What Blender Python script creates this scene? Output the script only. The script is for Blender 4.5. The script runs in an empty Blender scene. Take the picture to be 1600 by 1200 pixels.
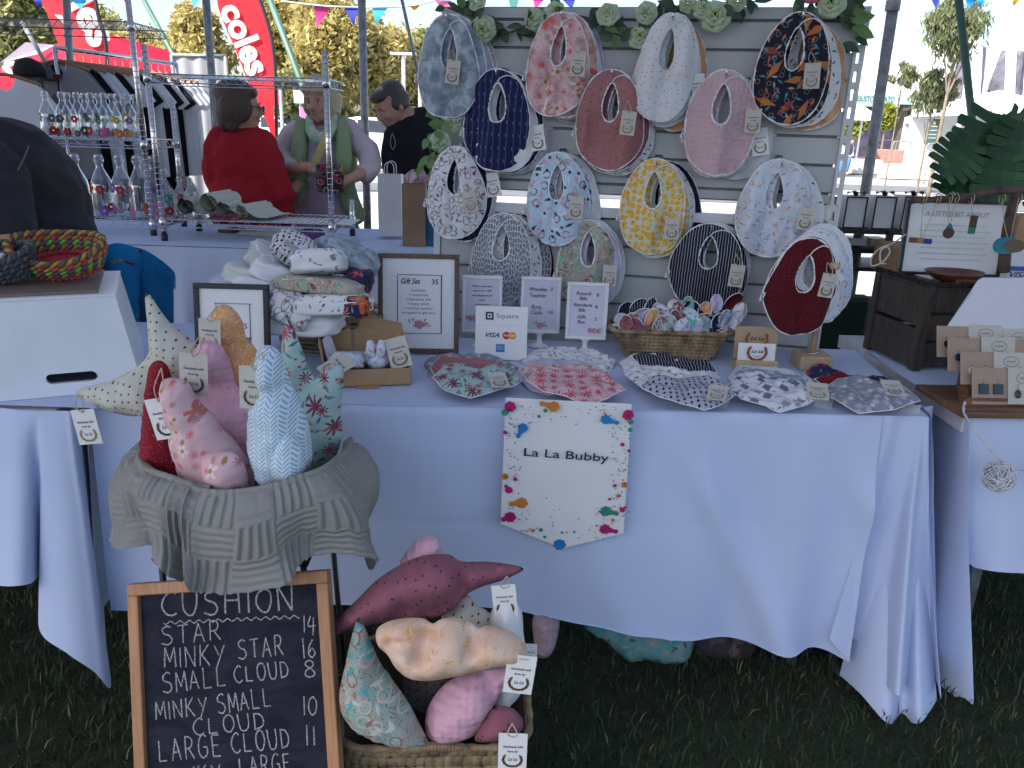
import bpy, math, random
import numpy as np
from mathutils import Vector, Matrix, noise
from mathutils.geometry import delaunay_2d_cdt
from math import sin, cos, pi, radians, sqrt, atan2
random.seed(7); RNG = np.random.default_rng(7)
S = bpy.context.scene
COL = S.collection
# ------------------------------------------------------------ camera, world, sun, exposure
FPX = 1230.0; CH = 1.35; PITCH = radians(18.1); ROLL = radians(1.8)
_f = Vector((0, cos(PITCH), -sin(PITCH))); _r0 = Vector((1, 0, 0)); _u0 = Vector((0, sin(PITCH), cos(PITCH)))
_r = _r0*cos(ROLL) + _u0*sin(ROLL); _u = _u0*cos(ROLL) - _r0*sin(ROLL)
cam = bpy.data.cameras.new('camera'); co = bpy.data.objects.new('camera', cam); COL.objects.link(co)
cam.sensor_width = 36; cam.lens = FPX/1600*36; cam.clip_end = 2000; cam.clip_start = 0.05
co.matrix_world = Matrix(((_r.x, _u.x, -_f.x, 0), (_r.y, _u.y, -_f.y, 0), (_r.z, _u.z, -_f.z, CH), (0, 0, 0, 1)))
S.camera = co
SUN_EL = radians(46); SUN_AZ = radians(228)      # azimuth from +Y, clockwise: from the left and behind the viewer
w = bpy.data.worlds.new('World'); S.world = w; w.use_nodes = True
nt = w.node_tree; nt.nodes.clear()
sky = nt.nodes.new('ShaderNodeTexSky'); sky.sky_type = 'NISHITA'; sky.sun_disc = False
sky.sun_elevation = SUN_EL; sky.sun_rotation = SUN_AZ; sky.air_density = 1.0; sky.dust_density = 2.5; sky.ozone_density = 1.5
bg = nt.nodes.new('ShaderNodeBackground'); bg.inputs['Strength'].default_value = 0.15
wo = nt.nodes.new('ShaderNodeOutputWorld')
nt.links.new(sky.outputs[0], bg.inputs[0]); nt.links.new(bg.outputs[0], wo.inputs[0])
sl = bpy.data.lights.new('sun', 'SUN'); sl.energy = 5.0; sl.angle = radians(0.5); sl.color = (1, 0.94, 0.84)
so = bpy.data.objects.new('sun', sl); COL.objects.link(so)
sdir = Vector((sin(SUN_AZ)*cos(SUN_EL), cos(SUN_AZ)*cos(SUN_EL), sin(SUN_EL)))
so.rotation_euler = sdir.to_track_quat('Z', 'Y').to_euler(); so.location = (0, 0, 20)
S.view_settings.view_transform = 'Standard'; S.view_settings.look = 'None'
S.view_settings.gamma = 1; S.view_settings.use_curve_mapping = False
S.view_settings.exposure = 1.22
S.cycles.max_bounces = 6; S.cycles.transparent_max_bounces = 16

# ------------------------------------------------------------ picture measurements -> places
def ray(px, py): return _f + _r*((px-800)/FPX) - _u*((py-600)/FPX)
CP = Vector((0, 0, CH))
def P(px, py, Y): d = ray(px, py); return CP + d*(Y/d.y)
def PZ(px, py, z): d = ray(px, py); return CP + d*((z-CH)/d.z)
def PPL(px, py, o, n):
    d = ray(px, py); return CP + d*((o-CP).dot(n)/d.dot(n))
def ppm(p): return FPX/((p-CP).dot(_f))          # picture pixels per metre at a place
V = Vector
# ------------------------------------------------------------ object helpers
def thing(name, label, cat, loc=(0, 0, 0), rz=0, group=None, rx=0, ry=0):
    o = bpy.data.objects.new(name, None); COL.objects.link(o); o.location = loc; o.rotation_euler = (rx, ry, rz)
    o.empty_display_size = .05
    o['label'] = label; o['category'] = cat
    if group: o['group'] = group
    return o
def tag(o, label, cat, group=None, kind=None):
    if label: o['label'] = label
    if cat: o['category'] = cat
    if group: o['group'] = group
    if kind: o['kind'] = kind
    return o
class MB:
    def __init__(s): s.v = []; s.f = []; s.uv = []; s.mi = []; s.m = 0
    def add(s, vs, fs, uvs=None):
        b = len(s.v); s.v += [tuple(p) for p in vs]; s.f += [tuple(i+b for i in f) for f in fs]; s.mi += [s.m]*len(fs)
        s.uv += list(uvs) if uvs is not None else [(p[0], p[2]) for p in vs]
        return s
    def box(s, c, d, M=None, taper=1.0):
        x, y, z = d[0]/2, d[1]/2, d[2]/2; vs = []
        for k in (-1, 1):
            t = taper if k > 0 else 1.0
            for (i, j) in ((-1, -1), (1, -1), (1, 1), (-1, 1)):
                p = V((i*x*t, j*y*t, k*z))
                if M: p = M @ p
                vs.append(p + V(c))
        return s.add(vs, [(3, 2, 1, 0), (4, 5, 6, 7), (0, 1, 5, 4), (1, 2, 6, 5), (2, 3, 7, 6), (3, 0, 4, 7)])
    def beam(s, a, b, w, h, up=V((0, 0, 1))):
        a = V(a); b = V(b); d = (b-a); L = d.length; d.normalize()
        sx = d.cross(up)
        if sx.length < 1e-4: sx = d.cross(V((0, 1, 0)))
        sx.normalize(); sz = sx.cross(d)
        M = Matrix((sx, d, sz)).transposed()
        return s.box((a+b)/2, (w, L, h), M)
    def tube(s, pts, r, n=8, cap=True, flat=None):
        pts = [V(p) for p in pts]; m = len(pts)
        if not hasattr(r, '__len__'): r = [r]*m
        vs = []; uv = []; prev = None; L = 0
        for i, p in enumerate(pts):
            d = (pts[min(i+1, m-1)]-pts[max(i-1, 0)])
            if d.length < 1e-9: d = V((0, 0, 1))
            d.normalize()
            if prev is None:
                a = V((0, 0, 1)) if abs(d.z) < .9 else V((1, 0, 0)); sx = d.cross(a).normalized()
            else:
                sx = (prev - d*prev.dot(d))
                sx = sx.normalized() if sx.length > 1e-6 else d.orthogonal().normalized()
            prev = sx; sy = d.cross(sx)
            if i: L += (p-pts[i-1]).length
            for k in range(n):
                a = 2*pi*k/n; o = sx*cos(a)*r[i] + sy*sin(a)*r[i]
                if flat: o = V((o.x*flat[0], o.y*flat[1], o.z*flat[2]))
                vs.append(p+o); uv.append((a*r[i], L))
        fs = [(i*n+k, i*n+(k+1) % n, (i+1)*n+(k+1) % n, (i+1)*n+k) for i in range(m-1) for k in range(n)]
        if cap: fs += [tuple(range(n-1, -1, -1)), tuple((m-1)*n+k for k in range(n))]
        return s.add(vs, fs, uv)
    def lathe(s, prof, n=24, M=None, c=(0, 0, 0), sc=(1, 1)):
        vs = []; m = len(prof); uv = []
        for (r, z) in prof:
            for k in range(n):
                a = 2*pi*k/n; p = V((r*cos(a)*sc[0], r*sin(a)*sc[1], z))
                if M: p = M @ p
                vs.append(p+V(c)); uv.append((a*r, z))
        fs = [(i*n+k, i*n+(k+1) % n, (i+1)*n+(k+1) % n, (i+1)*n+k) for i in range(m-1) for k in range(n)]
        fs += [tuple(range(n-1, -1, -1)), tuple((m-1)*n+k for k in range(n))]
        return s.add(vs, fs, uv)
    def ell(s, c, r, M=None, nu=14, nv=9):
        vs = []
        for j in range(nv+1):
            ph = -pi/2 + pi*j/nv
            for i in range(nu):
                a = 2*pi*i/nu
                p = V((r[0]*cos(ph)*cos(a), r[1]*cos(ph)*sin(a), r[2]*sin(ph)))
                if M: p = M @ p
                vs.append(p+V(c))
        fs = [(j*nu+i, j*nu+(i+1) % nu, (j+1)*nu+(i+1) % nu, (j+1)*nu+i) for j in range(nv) for i in range(nu)]
        return s.add(vs, fs)
    def grid(s, fn, nu, nv, uvfn=None):
        vs = []; uv = []
        for j in range(nv+1):
            for i in range(nu+1):
                r = fn(i/nu, j/nv); vs.append(r); uv.append(uvfn(i/nu, j/nv) if uvfn else (r[0], r[2]))
        fs = [(j*(nu+1)+i, j*(nu+1)+i+1, (j+1)*(nu+1)+i+1, (j+1)*(nu+1)+i) for j in range(nv) for i in range(nu)]
        return s.add(vs, fs, uv)
    def prism(s, poly, M, th):
        """polygon (x,z) extruded along y by th, through M"""
        n = len(poly)
        vs = [M @ V((x, -th/2, z)) for x, z in poly] + [M @ V((x, th/2, z)) for x, z in poly]
        fs = [tuple(range(n)), tuple(range(2*n-1, n-1, -1))] + [((i+1) % n, i, n+i, n+(i+1) % n) for i in range(n)]
        return s.add(vs, fs, [(x, z) for x, z in poly]*2)
def mesh_of(name, mb, mats, smooth=False):
    me = bpy.data.meshes.new(name)
    me.from_pydata(mb.v, [], mb.f)
    if not isinstance(mats, (list, tuple)): mats = [mats]
    for m in mats: me.materials.append(m)
    if len(mats) > 1: me.polygons.foreach_set('material_index', mb.mi)
    ul = me.uv_layers.new(name='UVMap')
    li = np.empty(len(me.loops), dtype=np.int32); me.loops.foreach_get('vertex_index', li)
    ul.data.foreach_set('uv', np.array(mb.uv, dtype=np.float32)[li].ravel())
    if smooth: me.polygons.foreach_set('use_smooth', [True]*len(me.polygons))
    me.update(); return me
def link(name, me, parent=None, loc=None):
    o = bpy.data.objects.new(name, me); COL.objects.link(o)
    if parent: o.parent = parent
    if loc is not None: o.location = loc
    return o
def part(name, mb, mat, parent=None, smooth=False, bevel=0, world=False, kind=None, sub=0):
    """mb in the parent's own space (world=True: mb is in world space, parent unrotated)"""
    if world and parent:
        l = V(parent.location); mb.v = [(a-l.x, b-l.y, c-l.z) for a, b, c in mb.v]
    o = link(name, mesh_of(name, mb, mat, smooth), parent)
    if bevel:
        b = o.modifiers.new('bevel', 'BEVEL'); b.width = bevel; b.segments = 2; b.limit_method = 'ANGLE'; b.angle_limit = radians(40)
    if sub:
        b = o.modifiers.new('sub', 'SUBSURF'); b.levels = sub; b.render_levels = sub
    if kind: o['kind'] = kind
    return o
def solo(name, mb, mat, label, cat, loc=None, rot=None, **k):
    """a one-mesh thing; mb in world space unless loc is given"""
    o = part(name, mb, mat, None, smooth=k.get('smooth', False), bevel=k.get('bevel', 0))
    if loc is not None: o.location = loc
    else:
        a = np.array(mb.v); c = V(((a[:, 0].min()+a[:, 0].max())/2, (a[:, 1].min()+a[:, 1].max())/2, a[:, 2].min()))
        o.data.transform(Matrix.Translation(-c)); o.location = c
    if rot: o.rotation_euler = rot
    return tag(o, label, cat, k.get('group'), k.get('kind'))
def dup(root, loc, rz=None, label=None, group=None, scale=None):
    r = root.copy(); COL.objects.link(r); r.location = loc
    if rz is not None: r.rotation_euler = (root.rotation_euler[0], root.rotation_euler[1], rz)
    if label: r['label'] = label
    if group: r['group'] = group
    if scale: r.scale = (scale,)*3
    for ch in list(root.children):
        c = ch.copy(); COL.objects.link(c); c.parent = r
        for g in list(ch.children):
            d = g.copy(); COL.objects.link(d); d.parent = c
    return r
def catmull(pts, n, closed=False):
    pts = [np.array(p, float) for p in pts]; m = len(pts); out = []
    for i in range(m if closed else m-1):
        if closed: a, b, c, d = pts[(i-1) % m], pts[i], pts[(i+1) % m], pts[(i+2) % m]
        else: a, b, c, d = pts[max(i-1, 0)], pts[i], pts[i+1], pts[min(i+2, m-1)]
        for k in range(n):
            t = k/n; out.append(.5*((2*b)+(-a+c)*t+(2*a-5*b+4*c-d)*t*t+(-a+3*b-3*c+d)*t**3))
    if not closed: out.append(pts[-1])
    return out
# ------------------------------------------------------------ materials
MATS = {}
class NT:
    def __init__(s, name):
        s.m = bpy.data.materials.new(name); s.m.use_nodes = True; s.t = s.m.node_tree
        s.b = s.t.nodes['Principled BSDF']; s.out = s.t.nodes['Material Output']
    def n(s, ty, ins=None, **kw):
        x = s.t.nodes.new(ty)
        for k, v in kw.items(): setattr(x, k, v)
        if ins:
            for k, v in ins.items(): s.set(x.inputs[k], v)
        return x
    def set(s, sock, v):
        if isinstance(v, bpy.types.NodeSocket): s.t.links.new(v, sock)
        else:
            if sock.type == 'RGBA' and len(v) == 3: v = (*v, 1)
            sock.default_value = v
    def math(s, op, a, b=0, c=0):
        x = s.n('ShaderNodeMath', {0: a, 1: b, 2: c}, operation=op); return x.outputs[0]
    def vmath(s, op, a, b=(0, 0, 0)):
        x = s.n('ShaderNodeVectorMath', {0: a}, operation=op)
        if op == 'SCALE': s.set(x.inputs['Scale'], b)
        else: s.set(x.inputs[1], b)
        return x.outputs['Value'] if op in ('LENGTH', 'DOT_PRODUCT') else x.outputs['Vector']
    def mix(s, f, a, b):
        x = s.n('ShaderNodeMix', data_type='RGBA'); s.set(x.inputs[0], f); s.set(x.inputs[6], a); s.set(x.inputs[7], b); return x.outputs[2]
    def noise(s, vec, scale, detail=3, rough=.5, dist=0, color=False):
        x = s.n('ShaderNodeTexNoise', {'Vector': vec, 'Scale': scale, 'Detail': detail, 'Roughness': rough, 'Distortion': dist}); return x.outputs['Color' if color else 'Fac']
    def ramp(s, f, lo, hi):
        x = s.n('ShaderNodeMapRange', {0: f, 1: lo, 2: hi}); return x.outputs[0]
    def obj(s): return s.n('ShaderNodeTexCoord').outputs['Object']
    def uv(s): return s.n('ShaderNodeTexCoord').outputs['UV']
    def bump(s, h, st, dist=.002):
        b = s.n('ShaderNodeBump', {'Height': h, 'Strength': st, 'Distance': dist}); s.set(s.b.inputs['Normal'], b.outputs[0]); return b
def mat(name, col, rough=.6, metal=0, var=.12, vs=9, bump=0, bs=60, spec=.5, trans=0, emit=0, coat=0):
    if name in MATS: return MATS[name]
    t = NT(name); o = t.obj()
    n = t.noise(o, vs, 4, .6)
    c2 = tuple(max(0, c*(1-var*1.6)) for c in col); c1 = tuple(min(1, c*(1+var)) for c in col)
    t.set(t.b.inputs['Base Color'], t.mix(t.ramp(n, .3, .7), c2, c1))
    t.b.inputs['Roughness'].default_value = rough; t.b.inputs['Metallic'].default_value = metal
    t.b.inputs['Specular IOR Level'].default_value = spec
    if coat: t.b.inputs['Coat Weight'].default_value = coat
    if bump: t.bump(t.noise(o, bs, 4, .6), bump)
    if trans:
        tr = t.n('ShaderNodeBsdfTranslucent', {'Color': col}); mx = t.n('ShaderNodeMixShader', {0: trans, 1: t.b.outputs[0], 2: tr.outputs[0]})
        t.t.links.new(mx.outputs[0], t.out.inputs[0])
    MATS[name] = t.m; return t.m
def wood(name, a, b, scale=14, stretch=(1, 1, 12), rough=.55, bump=.25, axis=None):
    if name in MATS: return MATS[name]
    t = NT(name); o = t.n('ShaderNodeMapping', {'Vector': t.obj(), 'Scale': stretch}).outputs[0]
    n = t.noise(o, scale, 6, .65, 1.2)
    n2 = t.noise(t.obj(), 5, 3)
    c = t.mix(t.ramp(n, .35, .68), a, b); c = t.mix(t.math('MULTIPLY', t.ramp(n2, .4, .8), .5), c, tuple(x*.6 for x in a))
    t.set(t.b.inputs['Base Color'], c); t.b.inputs['Roughness'].default_value = rough
    t.bump(n, bump); MATS[name] = t.m; return t.m
def fab(name, base, layers=(), rough=.92, sheen=.03, wrinkle=.35, minky=False, knit=False, base2=None, b2s=8, trans=0):
    """printed cloth; coordinates in metres through the UV map. layers: (kind, cells per metre, size, colours, randomness)"""
    if name in MATS: return MATS[name]
    t = NT(name); uv = t.uv()
    wob = t.vmath('SCALE', t.vmath('SUBTRACT', t.noise(uv, 30, 2, color=True), (.5, .5, .5)), .004)
    u = t.vmath('ADD', uv, wob)
    c = base
    if base2: c = t.mix(t.ramp(t.noise(uv, b2s, 5, .65, .6), .42, .6), base, base2)
    hgt = None
    for li, L in enumerate(layers):
        kind, sc, size, cols = L[:4]; rnd = L[4] if len(L) > 4 else 1.0
        sx = L[5] if len(L) > 5 else 1.0
        rot = L[6] if len(L) > 6 else 0
        p = t.n('ShaderNodeMapping', {'Vector': u, 'Location': (li*3.7, li*1.9, 0), 'Rotation': (0, 0, rot), 'Scale': (sc*sx, sc, 1)}).outputs[0]
        if not isinstance(cols[0], (tuple, list)): cols = [cols]
        if kind in ('dot', 'flower', 'ring', 'tri', 'leaf', 'dash', 'petal'):
            vo = t.n('ShaderNodeTexVoronoi', {'Vector': p, 'Scale': 1.0, 'Randomness': rnd}, voronoi_dimensions='2D')
            loc = t.vmath('SUBTRACT', p, vo.outputs['Position'])
            sep = t.n('ShaderNodeSeparateXYZ', {0: loc}); X, Y = sep.outputs[0], sep.outputs[1]
            csep = t.n('ShaderNodeSeparateColor', {0: vo.outputs['Color']}); rr = csep.outputs[0]; rg = csep.outputs[1]
            r = t.vmath('LENGTH', loc)
            ang = t.math('ADD', t.math('ARCTAN2', Y, X), t.math('MULTIPLY', rg, 6.28))
            if kind == 'dot': d = t.math('SUBTRACT', size, r)
            elif kind in ('flower', 'petal'):
                k = 5 if kind == 'flower' else 9
                w_ = t.math('ADD', .68, t.math('MULTIPLY', .32, t.math('SINE', t.math('MULTIPLY', ang, float(k)))))
                sz = t.math('MULTIPLY', size, t.math('ADD', .55, t.math('MULTIPLY', rr, .6)))
                d = t.math('SUBTRACT', t.math('MULTIPLY', w_, sz), r)
            elif kind == 'ring': d = t.math('SUBTRACT', size*.22, t.math('ABSOLUTE', t.math('SUBTRACT', r, size)))
            elif kind == 'tri': d = t.math('SUBTRACT', t.math('SUBTRACT', size, t.math('ABSOLUTE', X)), t.math('ABSOLUTE', t.math('MULTIPLY', Y, .8)))
            elif kind == 'leaf':
                ca = t.math('COSINE', ang); sa = t.math('SINE', ang)
                d = t.math('SUBTRACT', size, t.math('ADD', t.math('ABSOLUTE', t.math('MULTIPLY', r, ca)), t.math('MULTIPLY', 3.2, t.math('ABSOLUTE', t.math('MULTIPLY', r, sa)))))
            else: d = t.math('SUBTRACT', size, t.math('ADD', t.math('MULTIPLY', 4.0, t.math('ABSOLUTE', X)), t.math('ABSOLUTE', t.math('MULTIPLY', Y, .9))))
            msk = t.ramp(d, 0, .05)
            col = cols[0]
            for i, cc in enumerate(cols[1:]): col = t.mix(t.math('GREATER_THAN', rr, (i+1)/len(cols)), col, cc)
            c = t.mix(msk, c, col)
            if kind == 'flower': c = t.mix(t.ramp(t.math('SUBTRACT', size*.17, r), 0, .04), c, (.35, .24, .08))
        elif kind == 'stripe':
            w_ = t.n('ShaderNodeTexWave', {'Vector': p, 'Scale': .31416}); 
            c = t.mix(t.ramp(w_.outputs['Fac'], 1-size, 1-size+.1), c, cols[0])
        elif kind == 'scale':
            vo = t.n('ShaderNodeTexVoronoi', {'Vector': p, 'Scale': 1.0, 'Randomness': rnd}, voronoi_dimensions='2D', feature='DISTANCE_TO_EDGE')
            c = t.mix(t.ramp(vo.outputs['Distance'], size, size*1.6), cols[0], c)
        elif kind == 'blob':
            c = t.mix(t.ramp(t.noise(p, 1.0, 4, .6, .4), size, size+.04), c, cols[0])
        elif kind == 'swirl':
            n_ = t.noise(p, 1.0, 2, .5, 1.2)
            m_ = t.math('ABSOLUTE', t.math('SINE', t.math('MULTIPLY', n_, 26.0)))
            col = cols[0]
            for i, cc in enumerate(cols[1:]): col = t.mix(t.math('GREATER_THAN', t.noise(p, .8, 1), .42+.12*i), col, cc)
            c = t.mix(t.ramp(m_, size, size+.2), col, c)
        elif kind == 'herring':
            sep = t.n('ShaderNodeSeparateXYZ', {0: p}); X, Y = sep.outputs[0], sep.outputs[1]
            zz = t.math('PINGPONG', X, .5)
            f = t.math('FRACT', t.math('ADD', t.math('MULTIPLY', Y, 3.0), t.math('MULTIPLY', zz, 3.2)))
            m1 = t.math('LESS_THAN', f, size)
            edge = t.math('GREATER_THAN', t.math('PINGPONG', X, .25), .035)
            c = t.mix(t.math('MULTIPLY', m1, edge), c, cols[0])
    t.set(t.b.inputs['Base Color'], c)
    t.b.inputs['Roughness'].default_value = rough; t.b.inputs['Sheen Weight'].default_value = sheen; t.b.inputs['Specular IOR Level'].default_value = .25
    h = t.math('MULTIPLY', t.noise(uv, 34, 3, .55, 1.0), wrinkle*6)
    if minky:
        vo = t.n('ShaderNodeTexVoronoi', {'Vector': uv, 'Scale': 75.0, 'Randomness': .3}, feature='SMOOTH_F1'); h = t.math('ADD', h, t.math('MULTIPLY', vo.outputs['Distance'], -5.0))
    if knit:
        sep = t.n('ShaderNodeSeparateXYZ', {0: t.vmath('SCALE', uv, 13.0)})
        ck = t.n('ShaderNodeTexChecker', {'Vector': t.n('ShaderNodeCombineXYZ', {0: sep.outputs[0], 1: sep.outputs[1], 2: .5}).outputs[0], 'Scale': 1.0})
        rx = t.math('SINE', t.math('MULTIPLY', sep.outputs[0], 6.283*4.5)); ry = t.math('SINE', t.math('MULTIPLY', sep.outputs[1], 6.283*4.5))
        rib = t.math('ADD', t.math('MULTIPLY', ck.outputs['Fac'], rx), t.math('MULTIPLY', t.math('SUBTRACT', 1.0, ck.outputs['Fac']), t.math('MULTIPLY', ry, .45)))
        fx = t.math('SINE', t.math('MULTIPLY', sep.outputs[0], 6.283*17)); fy = t.math('SINE', t.math('MULTIPLY', sep.outputs[1], 6.283*12))
        h = t.math('ADD', h, t.math('ADD', t.math('MULTIPLY', rib, 2.2), t.math('MULTIPLY', t.math('MULTIPLY', fx, fy), .5)))
    t.bump(h, .55, .0022)
    if trans:
        tr = t.n('ShaderNodeBsdfTranslucent', {'Color': base}); mx = t.n('ShaderNodeMixShader', {0: trans, 1: t.b.outputs[0], 2: tr.outputs[0]})
        t.t.links.new(mx.outputs[0], t.out.inputs[0])
    MATS[name] = t.m; return t.m
# printed fabrics used across the stall
WHT = (.78, .78, .80)
F = dict(
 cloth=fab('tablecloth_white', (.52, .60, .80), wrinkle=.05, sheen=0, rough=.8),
 edge=fab('white_towelling', (.80, .80, .82), wrinkle=.7),
 cloudy=fab('blue_grey_cloud_print', (.20, .25, .31), base2=(.42, .50, .58), b2s=26),
 navy=fab('navy_arrow_print', (.012, .018, .075), [('stripe', 56, .05, (.20, .22, .36)), ('dash', 28, .16, (.42, .44, .56), 0, 2.0)]),
 coral=fab('pink_coral_floral', (.56, .30, .32), [('flower', 16, .62, [(.72, .56, .52), (.66, .14, .12), (.70, .50, .50)], .8), ('petal', 26, .36, [(.66, .12, .12), (.45, .28, .22)], 1), ('dot', 60, .12, (.5, .15, .2), 1)], base2=(.68, .50, .50), b2s=14),
 rose=fab('dusty_rose_dots', (.36, .155, .16), [('dot', 52, .11, (.06, .03, .05), .7)]),
 wdots=fab('white_dots', (.70, .71, .74), [('dot', 58, .13, [(.30, .30, .38), (.45, .3, .3)], .8)]),
 minky=fab('pale_pink_minky', (.58, .40, .44), [('dot', 60, .10, (.32, .22, .26), .8)], minky=True),
 fox=fab('dark_fox_floral', (.018, .016, .032), [('leaf', 16, .5, [(.55, .13, .03), (.25, .06, .05), (.5, .16, .04)], .9), ('ring', 40, .22, [(.30, .26, .26), (.16, .15, .18)], 1), ('leaf', 40, .42, [(.05, .28, .34), (.4, .36, .34), (.5, .14, .04)], 1)]),
 giraffe=fab('white_animal_sketch_print', (.68, .68, .70), [('ring', 38, .30, [(.26, .26, .30), (.22, .2, .22)], 1), ('leaf', 44, .5, [(.20, .18, .22), (.35, .28, .26)], 1), ('dot', 17, .1, (.42, .05, .08), 1)]),
 animals=fab('pale_blue_raccoon_print', (.46, .60, .74), [('ring', 30, .30, [(.06, .07, .11), (.66, .70, .75)], 1), ('leaf', 30, .5, [(.05, .06, .10), (.62, .34, .40), (.7, .72, .75)], 1), ('dot', 34, .17, [(.04, .05, .09), (.70, .32, .38)], 1)]),
 yellow=fab('yellow_lemon_print', (.62, .60, .46), [('dot', 58, .42, [(.78, .40, .03), (.74, .46, .06)], .55), ('leaf', 58, .26, (.10, .17, .12), 1)]),
 pale=fab('pale_blue_animal_floral', (.58, .64, .74), [('leaf', 42, .4, [(.55, .28, .20), (.30, .36, .42), (.66, .45, .25)], 1), ('ring', 30, .2, [(.60, .34, .25), (.4, .5, .55)], 1), ('dot', 50, .1, (.3, .35, .42), 1)]),
 feather=fab('grey_feather_print', (.20, .22, .25), [('scale', 60, .07, (.66, .68, .70), .8, 2.0), ('leaf', 80, .3, [(.07, .08, .12), (.38, .34, .24)], 1, 1.8)]),
 paisley=fab('paisley_print', (.50, .40, .33), [('swirl', 20, .22, [(.25, .10, .08), (.12, .30, .26), (.30, .22, .16)], 1), ('leaf', 34, .4, [(.20, .38, .33), (.48, .18, .12), (.62, .55, .46)], 1)], base2=(.34, .42, .36), b2s=18),
 pin=fab('black_pinstripe', (.012, .013, .022), [('stripe', 130, .14, (.40, .41, .50))]),
 red=fab('red_glitter_dots', (.085, .004, .010), [('dot', 170, .10, (.45, .16, .14), 1)]),
 redb=fab('deep_red_cotton', (.17, .006, .012)),
 redstar=fab('red_speckled', (.24, .012, .025), [('dot', 105, .08, (.72, .45, .42), .9)]),
 star=fab('cream_dots', (.56, .55, .48), [('dot', 66, .15, (.035, .05, .07), .3)]),
 pinkm=fab('soft_pink_minky', (.66, .38, .47), [], minky=True),
 orange=fab('orange_vine_print', (.66, .31, .12), [('swirl', 60, .28, [(.76, .56, .40), (.74, .50, .34)], 1)]),
 coralc=fab('pink_floral_cushion', (.66, .40, .42), [('flower', 26, .60, [(.74, .60, .58), (.60, .16, .15), (.72, .50, .50), (.70,.48,.5)], 1), ('petal', 30, .3, [(.68, .16, .14), (.50, .22, .24)], 1), ('dot', 22, .12, [(.34, .19, .12), (.5, .3, .2)], 1)], base2=(.70, .46, .48), b2s=20),
 herring=fab('pale_blue_herringbone', (.62, .70, .78), [('herring', 46, .42, (.24, .42, .55))]),
 teal=fab('mint_floral_print', (.34, .50, .49), [('petal', 25, .50, [(.25, .035, .05), (.42, .10, .11), (.20, .05, .09)], .9), ('leaf', 40, .42, [(.07, .15, .15), (.40, .16, .17), (.12, .25, .25)], 1), ('dot', 40, .14, [(.40, .09, .05), (.6, .45, .4)], 1)]),
 mauve=fab('mauve_dotted', (.26, .095, .13), [('dot', 46, .11, (.05, .02, .04), .9)]),
 pais2=fab('mint_paisley_cushion', (.40, .37, .33), [('swirl', 34, .22, [(.17, .13, .11), (.10, .30, .30), (.24, .18, .15)], 1), ('ring', 30, .3, [(.2,.15,.13),(.5,.46,.4)], 1), ('leaf', 36, .45, [(.50, .48, .42), (.07, .36, .38), (.28, .14, .12)], 1)], base2=(.28, .36, .32), b2s=14),
 peach=fab('peach_vine_print', (.70, .45, .30), [('swirl', 70, .3, [(.66, .32, .08), (.72, .55, .45)], 1)], base2=(.72, .54, .42), b2s=12),
 knit=fab('grey_knit', (.27, .27, .255), knit=True, wrinkle=.3),
 daisy=fab('red_daisy_print', (.62, .42, .44), [('petal', 30, .55, [(.50, .05, .09), (.55, .10, .14)], .2), ('dot', 70, .13, (.5, .2, .22), .8)]),
 tri=fab('navy_triangle_print', (.40, .40, .47), [('tri', 72, .30, (.015, .02, .07), .0)]),
 forest=fab('grey_forest_print', (.66, .67, .72), [('tri', 24, .32, [(.15, .16, .20), (.28, .3, .36)], .9), ('leaf', 42, .4, [(.30, .32, .40), (.2, .2, .25)], 1)]),
 greyst=fab('grey_star_print', (.24, .25, .30), [('petal', 46, .5, [(.60, .61, .66), (.45, .46, .52)], .9)]),
 white=fab('white_cotton', (.72, .73, .76)),
 cream=fab('cream_towelling', (.60, .62, .56), wrinkle=.8),
 ltgrey=fab('pale_grey_knit', (.46, .49, .50), [('scale', 30, .06, (.62, .64, .64), 1)], wrinkle=.8),
 lilac=fab('lilac_cotton', (.50, .46, .62)),
 bw=fab('black_white_cross_print', (.55, .55, .60), [('tri', 80, .30, (.02, .02, .04), .35), ('dash', 60, .3, (.04, .04, .07), .5)]),
 floralw=fab('white_flower_print', (.70, .71, .73), [('leaf', 40, .34, [(.05, .06, .09), (.22, .24, .28)], 1), ('flower', 22, .2, [(.1, .1, .14), (.5, .3, .25)], 1)]),
 dark=fab('dark_navy_cotton', (.012, .013, .03)),
 navyfloral=fab('navy_red_floral', (.02, .025, .07), [('flower', 20, .6, [(.42, .03, .03), (.5, .12, .04)], 1), ('leaf', 36, .3, (.25, .27, .38), 1)]),
 aqua=fab('aqua_flower_print', (.16, .52, .50), [('flower', 30, .4, [(.70, .55, .10), (.6, .25, .3)], 1)]),
)
# ============================================================ shared materials
STEEL = mat('galvanised_steel', (.30, .32, .32), .42, .35, var=.25, vs=30)
CHROME = mat('chrome', (.62, .62, .64), .18, 1.0, var=.05)
BLACKM = mat('black_plastic', (.015, .015, .018), .45)
WHITEP = mat('white_paint', (.72, .73, .74), .35, var=.03)
PAPER = mat('white_card', (.76, .76, .76), .6, var=.02)
KRAFT = mat('kraft_card', (.36, .22, .12), .75, var=.10, vs=20)
KRAFTT = mat('kraft_tag', (.52, .50, .44), .75, var=.06, vs=40)
TWINE = mat('twine', (.50, .42, .28), .9)
INK = mat('dark_ink', (.012, .014, .03), .7)
GINK = mat('grey_ink', (.14, .14, .18), .7)
CANV = mat('marquee_canvas', (.55, .62, .84), .8, var=.03, trans=.08)
SKIN = mat('skin', (.50, .27, .19), .5, var=.10, vs=14)
DWOOD = wood('dark_weathered_wood', (.022, .016, .013), (.085, .062, .048), 9, (12, 12, 1.2))
LWOOD = wood('light_pine', (.42, .30, .18), (.56, .42, .27), 9, (12, 12, 1))
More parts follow.
